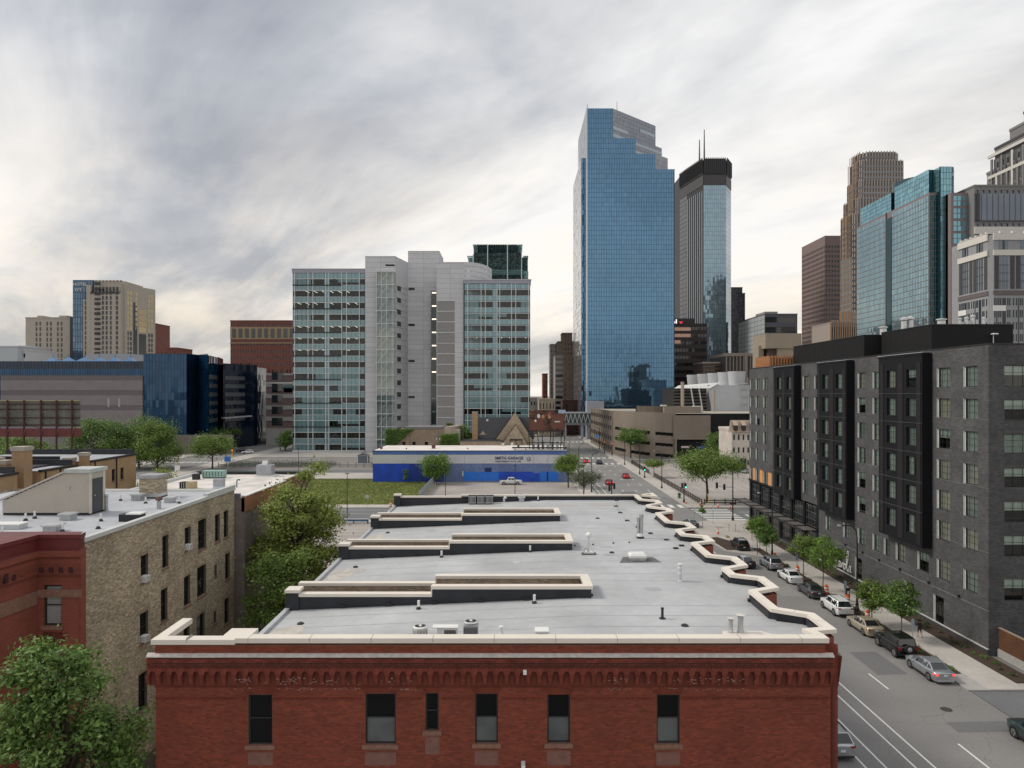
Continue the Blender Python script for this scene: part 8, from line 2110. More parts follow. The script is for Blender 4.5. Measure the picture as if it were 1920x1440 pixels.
# ================================================================== vehicles
m_tyre = mat('tyre_rubber',(.014,.014,.014),.85); m_rim = mat('alloy_rim',(.45,.46,.47),.3,.8)
m_cglass = mat('car_glass',(.012,.015,.018),.03,spec=.9,var=0); m_trim = mat('black_trim',(.015,.015,.016),.5,var=0)
m_tail = mat('tail_lamp',(.28,.008,.01),.15,var=0); m_tailon = mat('tail_lamp_lit',(.9,.03,.02),.2,var=0,emit=2.2); m_head = mat('head_lamp',(.6,.62,.63),.1,.3,var=0); m_plate = mat('licence_plate',(.62,.65,.68),.5,var=.05)
def carpaint(n,c,metal=.35,rough=.22):
 m = mat('paint_' + n,c,rough,metal,var=.02); m.node_tree.nodes['Principled BSDF'].inputs['Coat Weight'].default_value = .6; m.node_tree.nodes['Principled BSDF'].inputs['Coat Roughness'].default_value = .05
 return m
CARS = {  # half width, length, hood z, belt z, roof z, (x of cowl, roof front, roof rear, tail glass foot), deck z, tail top, wheel r, wheelbase
 'sedan': dict(w=.91,L=4.8,hood=.86,belt=.93,roof=1.45,g=(1.00,.28,-1.05,-1.78),deck=1.02,wr=.33,wb=2.8,gc=.20,wt=.60),
 'suv':   dict(w=.95,L=4.7,hood=1.04,belt=1.10,roof=1.70,g=(1.12,.45,-1.75,-2.18),deck=1.12,wr=.37,wb=2.75,gc=.26,wt=.66),
 'jeep':  dict(w=.92,L=4.55,hood=1.14,belt=1.18,roof=1.85,g=(.72,.42,-1.95,-2.08),deck=1.18,wr=.41,wb=2.95,gc=.36,wt=.80),
 'pickup': dict(w=.98,L=5.9,hood=1.22,belt=1.24,roof=1.92,g=(1.55,.85,-.75,-1.02),deck=1.24,wr=.41,wb=3.65,gc=.36,wt=.74)}
def vehicle(kind,paint,label,loc,rz,lit=False,name=None,roofm=None,cat=None,group=None,detail=True):
 c = CARS[kind]; w,L_,gr = c['w'],c['L'],c['gc']
 o = thing(name or {'sedan': 'sedan_car','suv': 'suv_car','jeep': 'off_road_car','pickup': 'pickup_truck'}[kind],label,cat or {'pickup': 'pickup truck'}.get(kind,'car'),loc,rz,group)
 f,r = L_ / 2,-L_ / 2                     # local x forward
 # lower body: stations nose to tail (x, half width, bottom, shoulder, top)
 hz,bz_,dz_ = c['hood'],c['belt'],c['deck']
 bx = kind in ('jeep',)
 st = [(f,w * (.62 if not bx else .78),gr + .18,.55,hz - .22),(f - .10,w * (.80 if not bx else .86),gr + .06,.62,hz - .10),(f - .45,w * .93,gr,.66,hz - .03),(c['g'][0] + .2,w * .985,gr,.68,hz + .02),(c['g'][0] - .3,w,gr,.70,bz_),
    (0,w,gr,.70,bz_),(c['g'][2] - .1,w,gr,.70,bz_ + .02),(r + .55,w * .985,gr,.70,dz_),(r + .14,w * .94,gr + .03,.68,dz_ - .02),(r + .02,w * .88,gr + .08,.62,dz_ - .10),(r,w * .84,gr + .16,.58,dz_ - .28)]
 mb = MB(); n = 12
 for (x,hw,zb,zs,zt) in st:
  ring = [(0,zb),(hw * .9,zb),(hw * .985,zb + .12),(hw,zs * .5 + zt * .5 - .12),(hw * .985,zt - .09),(hw * .90,zt - .015),(0,zt + .02)]
  pts_ = [(x,y,z) for y,z in ring] + [(x,-y,z) for y,z in ring[-2:0:-1]]
  mb.v += pts_
 m_ = 12
 for k in range(len(st) - 1):
  for i in range(m_): mb.f.append((k * m_ + i,k * m_ + (i + 1) % m_,(k + 1) * m_ + (i + 1) % m_,(k + 1) * m_ + i)); mb.m.append(0)
 mb.f.append(tuple(range(m_))[::-1]); mb.m.append(0); mb.f.append(tuple((len(st) - 1) * m_ + i for i in range(m_))); mb.m.append(0)
 body = mb.local('body',paint,o,smooth=True)
 es = body.modifiers.new('bevel','EDGE_SPLIT'); es.split_angle = R(38)
 # cabin
 a,b,d,e = c['g']; wt = c['wt']; zr = c['roof']; zb = bz_ - .03; wb_ = w * .93
 cab = MB()
 low = [(a,wb_ * .88,zb),(b - .02,wb_,zb),(d,wb_,zb + .02),(e,wb_ * (.86 if kind == 'sedan' else .95),dz_ - .03 if kind != 'pickup' else zb)]
 up = [(b,wt,zr - .04),((b + d) / 2,wt * 1.02,zr),(d,wt * .98,zr - .05)]
 A = lambda p,s: (p[0],p[1] * s,p[2])
 V = []
 for s in (1,-1): V += [A(low[0],s),A(low[1],s),A(low[2],s),A(low[3],s),A(up[0],s),A(up[1],s),A(up[2],s)]
 cab.add(V,[(0,1,4),(1,2,6,5,4),(2,3,6),(7,11,8),(8,11,12,13,9),(9,13,10),(0,4,11,7),(4,5,12,11),(5,6,13,12),(6,3,10,13)])
 cab.local('cabin',roofm or paint,o,bevel=.045)
 # glass, a hair proud of the cabin
 def gl(pts,nm,k=.10,out=.008):
  P_ = [Vector(p) for p in pts]; cc = sum(P_,Vector()) / len(P_); nn = (P_[1] - P_[0]).cross(P_[2] - P_[0]).normalized()
  if nn.dot(cc - Vector((-.2,0,.9))) < 0: nn = -nn
  MB().add([p.lerp(cc,k) + nn * out for p in P_],[tuple(range(len(P_)))]).local(nm,m_cglass,o)
 gl([V[0],V[4],V[11],V[7]],'windscreen',.10); gl([V[3],V[6],V[13],V[10]],'rear_window',.12)
 for s in (0,7):
  B0,B1,T0,T1 = (Vector(V[i + s]) for i in (1,2,4,6))
  bil = lambda u,v: (B0.lerp(B1,u)).lerp(T0.lerp(T1,u),v)
  for u0,u1 in ((.03,.46),(.52,.96)): gl([bil(u0,.14),bil(u1,.14),bil(u1,.86),bil(u0,.86)],'side_window',.0,.022)
  gl([Vector(V[s]).lerp(B0,.35),B0,T0],'quarter_window',.22,.014)
  if kind != 'pickup': gl([B1,Vector(V[3 + s]),T1],'quarter_window',.25,.014)
 # wheels
 wr = c['wr']
 for sx in (1,-1):
  for sy in (1,-1):
   x = sx * c['wb'] / 2 - .05; y = sy * (w - .09)
   arch = MB().tube((x,y - .06 * sy,wr + .01),(x,sy * (w + .004),wr + .01),wr * 1.17,wr * 1.17,18).local('wheel_arch',m_trim,o)
   t = MB().tube((x,y - .11 * sy,wr),(x,sy * (w + .012),wr),wr,wr,18).local('wheel',m_tyre,o)
   MB().tube((x,sy * (w + .006),wr),(x,sy * (w + .018),wr),wr * .66,wr * .60,14).local('rim',m_rim,t)
   sp = MB()
   for q in range(5): tq = q * 1.2566; sp.bar((x,sy * (w + .02),wr),(x + math.cos(tq) * wr * .58,sy * (w + .02),wr + math.sin(tq) * wr * .58),.05,.012)
   sp.local('spoke',m_trim,t)
 # lamps, plate, bumper, mirrors, sills
 zt = dz_ - .30 if kind == 'sedan' else dz_ - .22
 for s in (1,-1):
  if kind == 'jeep': MB().box(r - .05,r + .08,s * .78 - .09,s * .78 + .09,.88,1.12).local('tail_light',m_tail,o)
  else: MB().add([(r + .012,s * w * .50,zt),(r - .012,s * w * .84,zt + .02),(r + .30,s * w * .985,zt + .04),(r + .30,s * w * .985,zt + .16),(r - .002,s * w * .86,zt + .17),(r + .022,s * w * .50,zt + .14)],
        [(0,1,4,5),(1,2,3,4)] + [(5,4,1,0),(4,3,2,1)]).local('tail_light',m_tailon if lit else m_tail,o)
  MB().add([(f + .015,s * w * .45,hz - .30),(f - .06,s * w * .80,hz - .28),(f - .40,s * w * .97,hz - .16),(f - .10,s * w * .83,hz - .13),(f + .012,s * w * .48,hz - .19)],[(0,1,3,4),(1,2,3),(4,3,1,0),(3,2,1)]).local('headlight',m_head,o)
  MB().box(a - .28,a - .12,s * (w + .02) - .03 + (.07 if s > 0 else -.11),s * (w + .02) + .03 + (.11 if s > 0 else -.07),bz_ + .0,bz_ + .14).local('mirror',paint,o,bevel=.03)
  MB().box(-c['wb'] / 2 + wr,c['wb'] / 2 - wr - .05,s * (w - .01) - .02,s * (w - .01) + .02,gr - .02,gr + .10).local('sill',m_trim,o)
  for hx in (.05,-.95): MB().box(hx - .1,hx + .1,s * (w + .0) - .012,s * (w + .0) + .012,bz_ - .16,bz_ - .12).local('door_handle',paint,o)
  for hx in (a - .25,-.30,-1.18 if kind != 'pickup' else -.9): MB().box(hx - .006,hx + .006,s * (w + .001) - .003,s * (w + .001) + .003,gr + .14,bz_ - .06).local('door_seam',m_trim,o)
 MB().box(r - .03,r + .16,-w * .78,w * .78,gr + .03,gr + .17).local('rear_bumper',m_trim if kind != 'sedan' else paint,o,bevel=.03)
 MB().box(f - .16,f + .02,-w * .66,w * .66,gr + .05,gr + .2).local('front_bumper',m_trim,o,bevel=.03)
 MB().box(r - .022,r + .03,-.16,.16,.66 if kind != 'sedan' else .70,.80 if kind != 'sedan' else .83).local('licence_plate',m_plate,o)
 if kind == 'jeep':
  MB().tube((r - .02,0,.98),(r - .24,0,.98),.39,.39,18).local('spare_wheel',m_tyre,o); MB().tube((r - .24,0,.98),(r - .26,0,.98),.22,.2,12).local('spare_rim',m_rim,o)
  for s in (1,-1):
   for x in (c['wb'] / 2 - .05,-c['wb'] / 2 - .05): MB().box(x - .52,x + .52,s * (w + .06) - .1,s * (w + .06) + .1,.84,.92).local('fender_flare',m_trim,o,bevel=.03)
 if kind == 'pickup':
  MB().box(r + .12,c['g'][3] - .06,-w * .8,w * .8,dz_ - .03,dz_ + .035).local('bed_opening',m_dark,o)
 if kind == 'suv':
  for s in (1,-1): MB().bar((.3,s * wt * .9,zr + .03),(-1.5,s * wt * .9,zr + .02),.04).local('roof_rail',m_trim,o)
 return o
UP = R(90)
XP = 35.72
p_black = carpaint('black',(.012,.012,.014)); p_white = carpaint('white',(.72,.73,.73),.0,.3); p_silver = carpaint('silver',(.40,.42,.45),.6); p_grey = carpaint('gunmetal',(.075,.078,.082),.5)
p_beige = carpaint('champagne',(.50,.43,.32),.4); p_red = carpaint('red',(.36,.012,.014),.2); p_teal = carpaint('dark_green',(.045,.075,.075),.5); p_blue = carpaint('navy',(.03,.035,.075),.5); p_lsil = carpaint('light_silver',(.52,.53,.54),.5)
G = 'cars parked along the hotel kerb'
def park(kind,paint,label,yrear,x=XP,**k): return vehicle(kind,paint,label,(x,yrear + CARS[kind]['L'] / 2,0),UP,group=G,**k)
park('sedan',p_silver,'silver sedan with lit red tail lights, nearest parked car by the hotel',58.4,lit=True)
park('jeep',p_black,'boxy black off-road car with spare wheel on its back',63.9)
park('sedan',p_beige,'champagne beige sedan parked ahead of the black off-road car',69.5)
park('suv',p_white,'white crossover parked beside the tall lamp post',75.8)
park('sedan',p_grey,'dark grey sedan parked between a white sedan and a white crossover',82.4)
park('sedan',p_white,'white sedan parked ahead of the dark grey one',88.9)
park('suv',p_silver,'silver SUV parked under the farthest street lamp',95.6)
park('suv',p_black,'black SUV parked farthest along the hotel kerb',107.4,x=35.2)
vehicle('suv',p_teal,'dark green car cut off by the right edge of the picture',(35.95,48.2,0),UP)
vehicle('sedan',p_black,'black sedan with red tail lights driving in the lane beside the silver SUV',(32.5,99.2,0),UP,lit=False,roofm=p_lsil)
vehicle('sedan',p_grey,'grey sedan with pale roof waiting near the junction behind the zigzag parapet',(32.3,128.2,0),UP + .05,roofm=p_lsil)
vehicle('suv',p_silver,'grey car parked at the near left kerb, half hidden by the brick corner',(21.55,48.5,0),UP)
vehicle('sedan',p_white,'white car at the bottom edge beside the brick corner, only its roof showing',(21.6,41.2,0),UP)
vehicle('sedan',p_red,'red car driving away, nearest beyond the junction',(25.7,187.5,0),UP,lit=True)
vehicle('sedan',p_red,'red car driving away in the right lane beyond the junction',(32.4,202,0),UP,lit=True)
vehicle('sedan',p_red,'red car stopped at the far crossing, left lane',(25.6,246,0),UP,lit=True)
vehicle('sedan',p_blue,'dark blue car stopped at the far crossing, right of the red one',(29.8,242.5,0),UP)
vehicle('suv',p_white,'white van far up the street under the skyway',(34.0,420,0),UP)
vehicle('pickup',p_white,'white pickup truck parked sideways before the blue garage',(XZ(958,0,188)[0],187.2,0),0)
vehicle('sedan',p_silver,'silver car at the far right of the car park',(71.5,214,0),R(200))
vehicle('suv',p_white,'white SUV on the left street by the round-headed tree',(-105.5,283,0),R(200)); vehicle('suv',p_black,'black SUV behind the white one on the left street',(-110.5,290,0),R(205))
vehicle('sedan',p_black,'black car in the alley beyond the end of the tan wall',(-25.0,79,0),R(8)); vehicle('suv',p_white,'white car in the lot behind the alley tree',(-24.6,87.5,0),0)
# ================================================================== street furniture
def street_lamp(loc,rz,label,h=9.4,arm=1.7):
 o = thing('street_lamp',label,'street lamp',loc,rz,group='shepherd-crook street lamps')
 MB().lathe(0,0,[(.26,0),(.26,.25),(.18,.45),(.15,.9),(.12,1.0)],12).local('base',m_black,o)
 mb = MB(); mb.tube((0,0,1.0),(0,0,h - 1.3),.11,.075,10)
 pts_ = [(arm * .5 * (1 - math.cos(t)) ,0,h - 1.3 + 1.3 * math.sin(t)) for t in [math.pi / 2 * k / 6 for k in range(7)]] + [(arm * .75,0,h + .04),(arm,0,h)]
 mb.path(pts_,.065,8); mb.local('pole',m_black,o)
 MB().lathe(arm + .25,0,[(.0,h - .1),(.28,h - .04),(.26,h + .06),(.1,h + .12)],12).local('lamp_head',mat('lamp_head_grey',(.3,.31,.32),.4,.4),o)
 return o
for x,y,rz,l in ((37.9,77.9,math.pi,'tall black street lamp before the hotel wall, nearest one'),(38.0,103.6,math.pi,'black street lamp by the hotel canopy behind the silver SUV'),
     (37.8,179,math.pi,'street lamp on the car park pavement, nearest beyond the junction'),(37.8,210,math.pi,'street lamp on the car park pavement, second beyond the junction'),(37.8,238,math.pi,'street lamp on the car park pavement, third beyond the junction'),(37.4,304,math.pi,'street lamp beside the concrete ramp'),
     (19.3,172,0,'street lamp by the blue garage, nearest on the left kerb'),(19.3,205,0,'street lamp on the left kerb, second from the junction'),(19.3,240,0,'street lamp on the left kerb beside the billboard'),
     (-107 + 3,258,math.pi,'street lamp above the round-headed tree at left'),(-118,240,0,'street lamp before the dark clump of trees at left'),(-98,300,math.pi,'street lamp far along the left street')):
 street_lamp((x,y,.1),rz,l)
def plain_pole(loc,h,label,r=.08):
 o = thing('light_pole',label,'light pole',loc); MB().lathe(0,0,[(.2,0),(.18,.3),(r,.4),(r * .7,h)],10).local('pole',m_black,o); MB().box(-.35,.35,-.12,.12,h - .05,h + .08).local('lamp_head',m_black,o)
plain_pole((-30.9,137.2,.0) if False else (-30.9,133.0,.1),8.9,'black light pole beside the blue guard rail')
plain_pole((-15.2,162,.02),6.6,'black light pole in the garage lot, left one'); plain_pole((.7,164,.02),7.4,'black light pole in the garage lot before the pickup'); plain_pole((15.8,156.5,.1),8.0,'black light pole at the sparse pale tree')
plain_pole((-62,206,.1),8.0,'black light pole on the pavement behind the lawn')
o = thing('utility_pole','wooden utility pole rising behind the blue garage','utility pole',(XZ(822,0,214)[0],214,0)); MB().tube((0,0,0),(0,0,24 - (806 - 738) * 214 / F),.2,.14,8).local('pole',m_bark2,o); MB().box(-1.1,1.1,-.1,.1,11.2,11.4).local('crossarm',m_bark2,o); [MB().lathe(x,0,[(.12,10.0),(.14,10.6),(.05,10.7)],8).local('transformer',m_steel,o) for x in (-.5,.4)]
def signal_head(o,x,y,z,face,col=None,n=3):
 hd = MB().box(x - .19,x + .19,y - .14,y + .14,z - .55,z + .55).local('signal_head',m_black,o,bevel=.02)
 for k in range(3):
  on = col and ((col == 'r' and k == 2) or (col == 'g' and k == 0))
  mm = mat('signal_' + col,(.9,.12,.02) if col == 'r' else (.05,.9,.6),.4,emit=3.0,var=0) if on else m_dark
  MB().tube((x,y - .14,z - .34 + k * .34),(x,y - .20,z - .34 + k * .34),.12,.13,12).local('signal_lens',mm,hd)
def signal_post(loc,label,h,arm=0,heads=(),rz=0):
 o = thing('traffic_signal',label,'traffic light',loc,rz)
 MB().lathe(0,0,[(.24,0),(.22,.5),(.12,.8),(.1,h)],12).local('pole',m_black,o)
 if arm: MB().tube((0,0,h * .66),(arm,0,h * .66 + .3),.07,.05,8).local('mast_arm',m_steel,o)
 for x,y,z,c in heads: signal_head(o,x,y,z,1,c)
 return o
signal_post(gp(1282.5,942,.12),'traffic light post with green lamp at the near corner of the car park',4.4,0,((.35,0,3.7,'g'),(-.4,0,3.7,None)))
o = signal_post(gp(1374,976,.12),'tall mast with side-facing signal at the hotel crosswalk',9.4,-3.2,((-1.6,0,6.3,None),(-3.0,0,6.6,None)))
MB().box(-.6,.6,-.12,.12,3.0,3.4).local('control_box',m_rust,o)
signal_post((38.6,274,.12),'far traffic light with red lamp by the concrete ramp, nearer one',5.0,0,((0,-.2,4.2,'r'),)); signal_post((36.9,283,.12),'far traffic light with red lamp by the concrete ramp, farther one',5.0,0,((0,-.2,4.2,'r'),)); signal_post((37.6,201,.12),'traffic light on the car park pavement before the fence',3.4,0,((0,0,2.6,'g'),))
o = signal_post((18.6,132.5,.12),'black signal post with side arm behind the zigzag parapet',7.6,1.8,((.5,0,6.6,None),(-.4,0,6.2,None)))
for k,(x,y) in enumerate(((-99,251),(-103,240))):
 o = thing('yellow_signal',('yellow signal post at the left street corner, right one','yellow signal post at the left street corner, left one')[k],'traffic light',(x if k == 0 else -113,y,.1)); MB().lathe(0,0,[(.2,0),(.15,.4),(.09,.5),(.09,4.2)],10).local('pole',m_yellow,o); MB().box(-.22,.22,-.16,.16,3.1,4.2).local('signal_head',m_yellow,o); MB().tube((0,-.16,3.9),(0,-.22,3.9),.13,.13,10).local('signal_lens',mat('signal_r',(.9,.12,.02)),o)
m_or = mat('safety_orange',(.78,.13,.02),.6,var=.06); m_rw = mat('reflective_white',(.8,.8,.8),.5)
def barrel(loc,label):
 o = thing('traffic_barrel',label,'traffic barrel',loc,group='orange traffic barrels')
 MB().lathe(0,0,[(.38,0),(.38,.08),(.30,.1)],14).local('base',m_black,o)
 for k in range(5): MB().lathe(0,0,[(.29 - .018 * k,.1 + .18 * k),(.28 - .018 * k,.28 + .18 * k)],16).local('band',m_or if k % 2 == 0 else m_rw,o)
 MB().box(-.12,.12,-.03,.03,1.0,1.12).local('handle',m_or,o)
for x,y,l in ((37.5,84.6,'orange and white barrel behind the dark grey sedan'),(37.4,74.6,'orange and white barrel behind the champagne sedan'),(37.6,101.5,'orange barrel top behind the silver SUV'),(37.8,93.9,'orange barrel top behind the white sedan'),(38.0,80.4,'orange barrel top above the white crossover'),(-25.6,149.6,'orange barrel by the lawn at the far kerb')): barrel((x,y,.12),l)
def cone(loc,label):
 o = thing('traffic_cone',label,'traffic cone',loc,group='orange traffic cones')
 MB().box(-.24,.24,-.24,.24,0,.06).local('base',m_or,o); MB().lathe(0,0,[(.17,.06),(.13,.4),(.11,.55),(.05,.95)],12).local('body',m_or,o); MB().lathe(0,0,[(.138,.42),(.105,.66)],12).local('stripe',m_rw,o)
for (x,y),l in zip(((1286,944),(1313,947),(1346.5,951),(1369,953),(1346.5,1001)),('orange cone at the foot of the green signal post','orange cone at the car park fence corner','orange cone below the wide spreading tree','orange cone just left of the tall signal mast','orange cone in the lavender bed')): cone(gp(x,y,.13),l)
# car park fence: posts and two timber rails
def fence_run(label,a,b,h=1.05,step=1.6,m_=None,nm='post_fence'):
 m_ = m_ or mat('dark_fence_timber',(.05,.038,.032),.85,var=.2); A,B = Vector((*a,.1)),Vector((*b,.1)); o = thing(nm,label,'fence',A); ln = (B - A).length; n = int(ln / step); u = (B - A) / ln
 post = MB().lathe(0,0,[(.11,0),(.11,h),(.15,h + .03),(.15,h + .12),(.04,h + .2)],8).mesh('post',m_)
 for k in range(n + 1):
  p = bpy.data.objects.new('post',post); link(p); p.parent = o; p.location = u * (ln * k / n)
 for z in (.45,.9): MB().bar(Vector((0,0,z)),(B - A) + Vector((0,0,z)),.1,.16).local('rail',m_,o)
 return o
fence_run('dark post-and-rail fence along the car park pavement, near stretch',(40.9,152.9),(40.9,203)); fence_run('dark post-and-rail fence along the car park pavement, far stretch',(40.9,212),(40.9,243)); fence_run('dark fence along the south side of the car park',(41.4,152.7),(95,152.7),step=2.2); fence_run('dark fence along the far side of the car park by the ramp',(41.4,243.3),(96,243.3),step=2.4)
# galvanised privacy fence by the lawn
o = thing('slatted_fence','grey slatted metal fence between lawn and garage lot','fence',(-20.8,158,0)); sm_ = MB().box(-.03,.03,.02,.56,.1,2.1).mesh('slat',mat('fence_galv',(.34,.38,.40),.5,.3))
for k in range(52): put(sm_,'slat',o,(-20.8,158 + k * .6,0))
for k in range(14): MB().tube((-20.7,158 + k * 2.4,0),(-20.7,158 + k * 2.4,2.2),.05).build('post',m_alu,o)
for k in range(8):
 p = thing('bollard','short yellow bollard along the slatted fence, ' + ('first','second','third','fourth','fifth','sixth','seventh','eighth')[k] + ' from the street','bollard',(-20.0,160 + k * 3.6,0),group='yellow bollards by the slatted fence'); MB().lathe(0,0,[(.11,0),(.11,.95),(.06,1.03)],10).local('post',mat('faded_yellow',(.55,.47,.28),.7),p); MB().lathe(0,0,[(.115,.7),(.115,.8)],10).local('band',m_white,p)
# blue guard rail and cabinet by the near lot
o = thing('guard_rail','blue steel guard rail at the edge of the near parking lot','guard rail',(-37,131,0))
MB().box(-48,-26.4,130.6,130.75,.45,.62).build('rail',mat('rail_blue',(.02,.10,.24),.5),o); MB().box(-48,-26.4,130.56,130.6,.66,.86).build('rail',MATS['rail_blue'],o); MB().box(-48,-26.4,130.5,130.8,.87,.92).build('rail_cap',m_white,o)
for k in range(9): MB().box(-47.5 + k * 2.6,-47.3 + k * 2.6,130.76,130.9,0,.85).build('post',MATS['rail_blue'],o)
o = thing('utility_cabinet','small grey utility cabinet behind the blue guard rail','cabinet',(-34,132.6,.12)); MB().box(-.55,.55,-.4,.4,0,1.2).local('box',mat('cabinet_grey',(.42,.44,.45),.5),o,bevel=.03); MB().box(-.5,.5,-.42,-.4,.1,1.1).local('door',m_alu,o); MB().box(-.3,-.1,-.43,-.42,.8,.95).local('vent',m_dark,o)
o = thing('garden_shed','small grey shed with white trim beside the blue garage','shed',(-51.5,246,0)); MB().box(-1.8,1.8,-1.4,1.4,0,2.6).local('wall',mat('shed_grey',(.15,.18,.21),.7),o); MB().add([(-2,-1.6,2.6),(2,-1.6,2.6),(0,-1.6,3.7),(-2,1.6,2.6),(2,1.6,2.6),(0,1.6,3.7)],[(0,1,2),(3,5,4),(0,2,5,3),(1,4,5,2)]).local('roof',mat('shed_roof',(.2,.2,.21),.8),o); [MB().box(x - .1,x + .1,-1.45,-1.4,0,2.6).local('corner_trim',m_white,o) for x in (-1.75,1.75)]; MB().box(-1.9,1.9,-1.46,-1.4,2.5,2.7).local('eaves_trim',m_white,o)
fence_run('wire fence round the overgrown plot before the glass offices',(-95,229.5),(-40,229.5),1.5,2.6,mat('wire_fence_grey',(.16,.17,.17),.7),'wire_fence')
for k,x in enumerate((-70.5,-66.5)): o = thing('storage_crate',('white storage crate in the overgrown plot, left one','white storage crate in the overgrown plot, right one')[k],'crate',(x,243,0)); MB().box(-1.3,1.3,-.8,.8,.1,1.5).local('box',m_white,o,bevel=.03); MB().box(-1.36,1.36,-.86,.86,1.5,1.62).local('lid',m_alu,o); MB().box(-1.0,1.0,-.6,.6,-.02,.1).local('pallet',m_bark2,o)
# kiosk, bin, posts
o = thing('pay_station','black parking pay station on the hotel pavement','pay station',(38.6,81.6,.14)); MB().box(-.22,.22,-.18,.18,0,1.35).local('cabinet',mat('kiosk_navy',(.02,.025,.04),.4),o,bevel=.03); MB().box(-.32,.32,-.25,.2,1.4,1.5).local('hood',m_black,o); MB().box(-.13,.13,-.19,-.18,.85,1.2).local('screen',m_head,o)
lettering('P',.42,o,(38.6 - .13,81.6 - .2,.14 + .42),m_white,bold=.02,name='parking_letter')
o = thing('litter_bin','green litter bin on the corner of the car park','litter bin',gp(1273.7,934,.13)); MB().lathe(0,0,[(.3,0),(.36,.9),(.38,.92)],12).local('bin',mat('bin_green',(.07,.17,.06),.6),o); MB().lathe(0,0,[(.4,.92),(.4,1.02),(.2,1.15)],12).local('lid',m_black,o)
for k,(x,y) in enumerate(((37.95,67.2),(38.0,80.9),(38.0,94.6),(37.9,108.5))):
 o = thing('sign_post',('grey sign post behind the black off-road car','grey sign post beside the pay station','grey sign post behind the white sedan','grey sign post behind the black SUV')[k],'sign',(x,y,.12)); MB().box(-.03,.03,-.03,.03,0,2.6).local('post',m_steel,o); MB().box(-.16,.16,-.045,-.03,1.7,2.5).local('plate',mat('sign_plate',(.28,.36,.40),.5),o)
o = thing('street_sign','blue sign board on a post at the left street corner','sign',(-89.0,222,.1)); MB().box(-.05,.05,-.05,.05,0,4.2).local('post',m_steel,o); MB().box(-1.0,1.0,-.08,-.05,2.6,4.2).local('board',mat('sign_blue',(.02,.16,.5),.5),o)
o = thing('street_sign','white sign board on a post left of the round-headed tree','sign',(-100.0,212,.1)); MB().box(-.05,.05,-.05,.05,0,2.4).local('post',m_steel,o); MB().box(-.8,.8,-.08,-.05,.6,2.4).local('board',m_white,o)
o = thing('street_sign','octagonal grey back of a stop sign at the near lot exit','sign',(-30.4,148.9,.1)); MB().box(-.03,.03,-.03,.03,0,2.6).local('post',m_steel,o); MB().tube((0,-.03,2.3),(0,-.06,2.3),.42,.42,8).local('plate',m_alu,o)
# bent pipe railings of the bike rack on the corner
o = thing('bike_rack','bike rack of bent white hoops on the corner pavement','bike rack',gp(1367,997,.13))
for k in range(4): mb = MB(); mb.path([(k * .55,0,0),(k * .55,0,1.1),(k * .55 + .1,.3,1.35),(k * .55 + .2,.6,1.1),(k * .55 + .2,.6,0)],.035,6); mb.local('hoop',m_white if k % 2 else mat('red_hoop',(.5,.1,.07),.5),o)
for k,(x,y) in enumerate(((1226,975),(1377 - 40,969),(1410,1000),(1302,972))):
 p = gp(x if k else 1326,y + 12,.13); o = thing('parking_sign',('thin yellow sign pole before the wide spreading tree','thin grey sign pole on the crosswalk island','thin black pole on the corner pavement','short sign pole at the corner kerb')[k],'sign',p if k else gp(1328,954,.13)); MB().tube((0,0,0),(0,0,3.2),.05,.05,8).local('post',(mat('faded_yellow'if False else 'pole_yellow',(.62,.45,.12),.6),m_steel,m_black,m_steel)[k],o); MB().box(-.18,.18,-.06,-.045,2.6,3.1).local('plate',m_white if k != 2 else m_black,o)
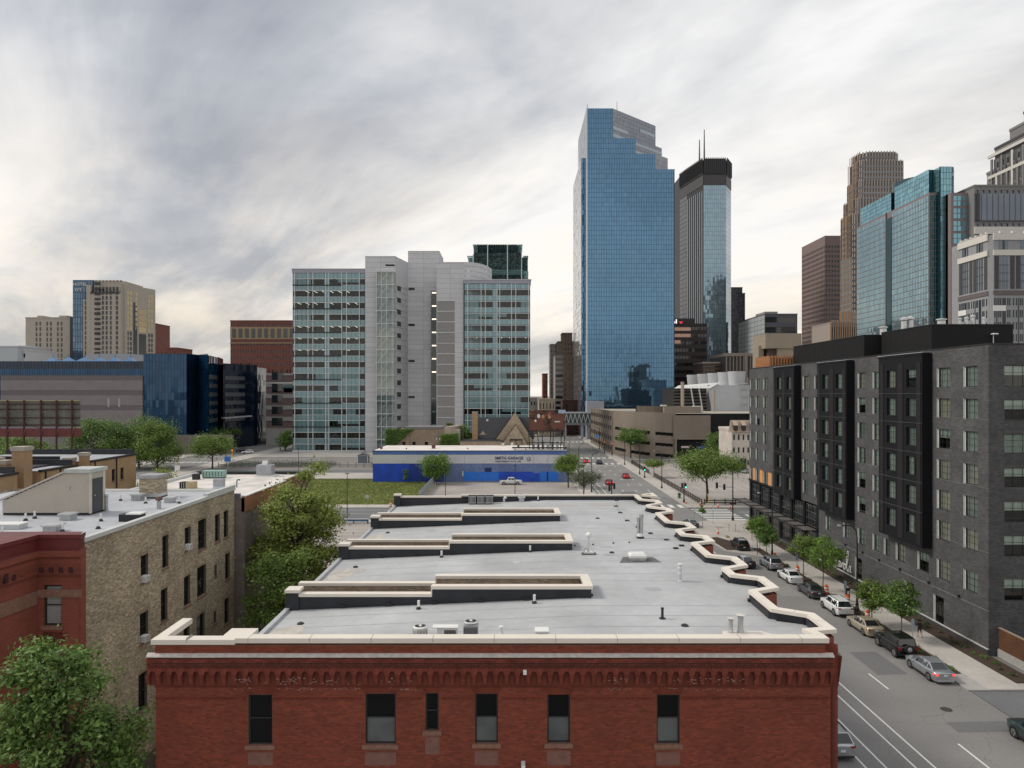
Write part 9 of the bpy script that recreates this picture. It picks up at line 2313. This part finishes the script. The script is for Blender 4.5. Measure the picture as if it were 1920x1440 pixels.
# ================================================================== walking person
def person(loc,rz,label,top,bottom,skin,hair):
 o = thing('person',label,'person',loc,rz)
 J = {'pel': (0,0,.92),'sp': (0,.02,1.15),'ch': (0,.03,1.36),'nk': (0,.05,1.47),'hd': (0,.07,1.60),'ht': (0,.08,1.70),
   'hl': (-.10,0,.88),'kl': (-.11,.16,.50),'al': (-.11,.10,.08),'tl': (-.11,.24,.04),'hr': (.10,0,.88),'kr': (.11,.02,.48),'ar': (.11,-.26,.14),'tr': (.11,-.16,.03),
   'sl': (-.18,.03,1.38),'el': (-.24,-.08,1.14),'wl': (-.22,.05,.92),'fl': (-.21,.10,.84),'sr': (.18,.03,1.38),'er': (.25,.10,1.14),'wr': (.20,.28,1.02),'fr': (.18,.34,.98)}
 rad = {'pel': .15,'sp': .125,'ch': .145,'nk': .055,'hd': .095,'ht': .07,'hl': .095,'kl': .06,'al': .042,'tl': .04,'hr': .095,'kr': .06,'ar': .042,'tr': .04,'sl': .062,'el': .045,'wl': .032,'fl': .03,'sr': .062,'er': .045,'wr': .032,'fr': .03}
 E = [('pel','sp'),('sp','ch'),('ch','nk'),('nk','hd'),('hd','ht'),('pel','hl'),('hl','kl'),('kl','al'),('al','tl'),('pel','hr'),('hr','kr'),('kr','ar'),('ar','tr'),('ch','sl'),('sl','el'),('el','wl'),('wl','fl'),('ch','sr'),('sr','er'),('er','wr'),('wr','fr')]
 ks = list(J); me = bpy.data.meshes.new('body'); me.from_pydata([J[k] for k in ks],[(ks.index(a),ks.index(b)) for a,b in E],[])
 ob = bpy.data.objects.new('body',me); link(ob)
 sk_ = ob.modifiers.new('skin','SKIN');
 for i,k in enumerate(ks): me.skin_vertices[0].data[i].radius = (rad[k],rad[k] * (.8 if k in ('pel','sp','ch') else 1)); me.skin_vertices[0].data[i].use_root = (k == 'pel')
 ob.modifiers.new('subdivision','SUBSURF').levels = 2; ob.modifiers['subdivision'].render_levels = 2
 bpy.context.view_layer.update()
 m2 = bpy.data.meshes.new_from_object(ob.evaluated_get(bpy.context.evaluated_depsgraph_get())); bpy.data.objects.remove(ob)
 m2.materials.clear(); [m2.materials.append(x) for x in (skin,top,bottom,m_trim)]
 for p in m2.polygons:
  c = p.center; p.use_smooth = True
  p.material_index = 1 if (.98 < c.z < 1.46 and not (abs(c.x) > .2 and c.z < 1.2)) else 2 if .62 < c.z <= .98 and abs(c.x) < .19 else 3 if c.z < .075 else 0
 b = bpy.data.objects.new('body',m2); link(b); b.parent = o
 hp = []
 for k in range(7): t = math.pi * (k / 6) * .62; hp.append((max(.004,.108 * math.sin(t)),1.735 - .135 * (1 - math.cos(t))))
 MB().lathe(0,.055,hp,14).local('hair',hair,o,smooth=True)
 for s in (-1,1): MB().box(s * .03 - .012,s * .03 + .012,.158,.168,1.615,1.63).local('eye',m_trim,o)
 MB().add([(-.014,.16,1.585),(.014,.16,1.585),(0,.19,1.583),(0,.162,1.62)],[(0,1,2),(0,2,3),(1,3,2)]).local('nose',skin,o); MB().box(-.025,.025,.155,.163,1.552,1.56).local('mouth',mat('lip',(.25,.09,.08),.6),o)
 MB().box(-.14,.14,-.2,-.08,1.06,1.4).local('backpack',m_trim,o,bevel=.04)
 for (hx,hy,hz_) in ((-.21,.10,.84),(.18,.34,.98)):
  for q in range(4): MB().tube((hx - .025 + q * .016,hy,hz_ - .01),(hx - .025 + q * .016,hy + .03,hz_ - .075 - (.01 if q in (1,2) else 0)),.009,.007,5).local('finger',skin,o)
  MB().tube((hx + .03,hy + .01,hz_),(hx + .05,hy + .03,hz_ - .04),.010,.008,5).local('thumb',skin,o)
person((39.9,69.4,.14),0,'person in dark top and shorts walking along the hotel pavement',mat('dark_shirt',(.02,.02,.024),.9),mat('dark_shorts',(.025,.023,.026),.9),mat('skin',(.42,.25,.18),.6),mat('dark_hair',(.015,.011,.009),.7))
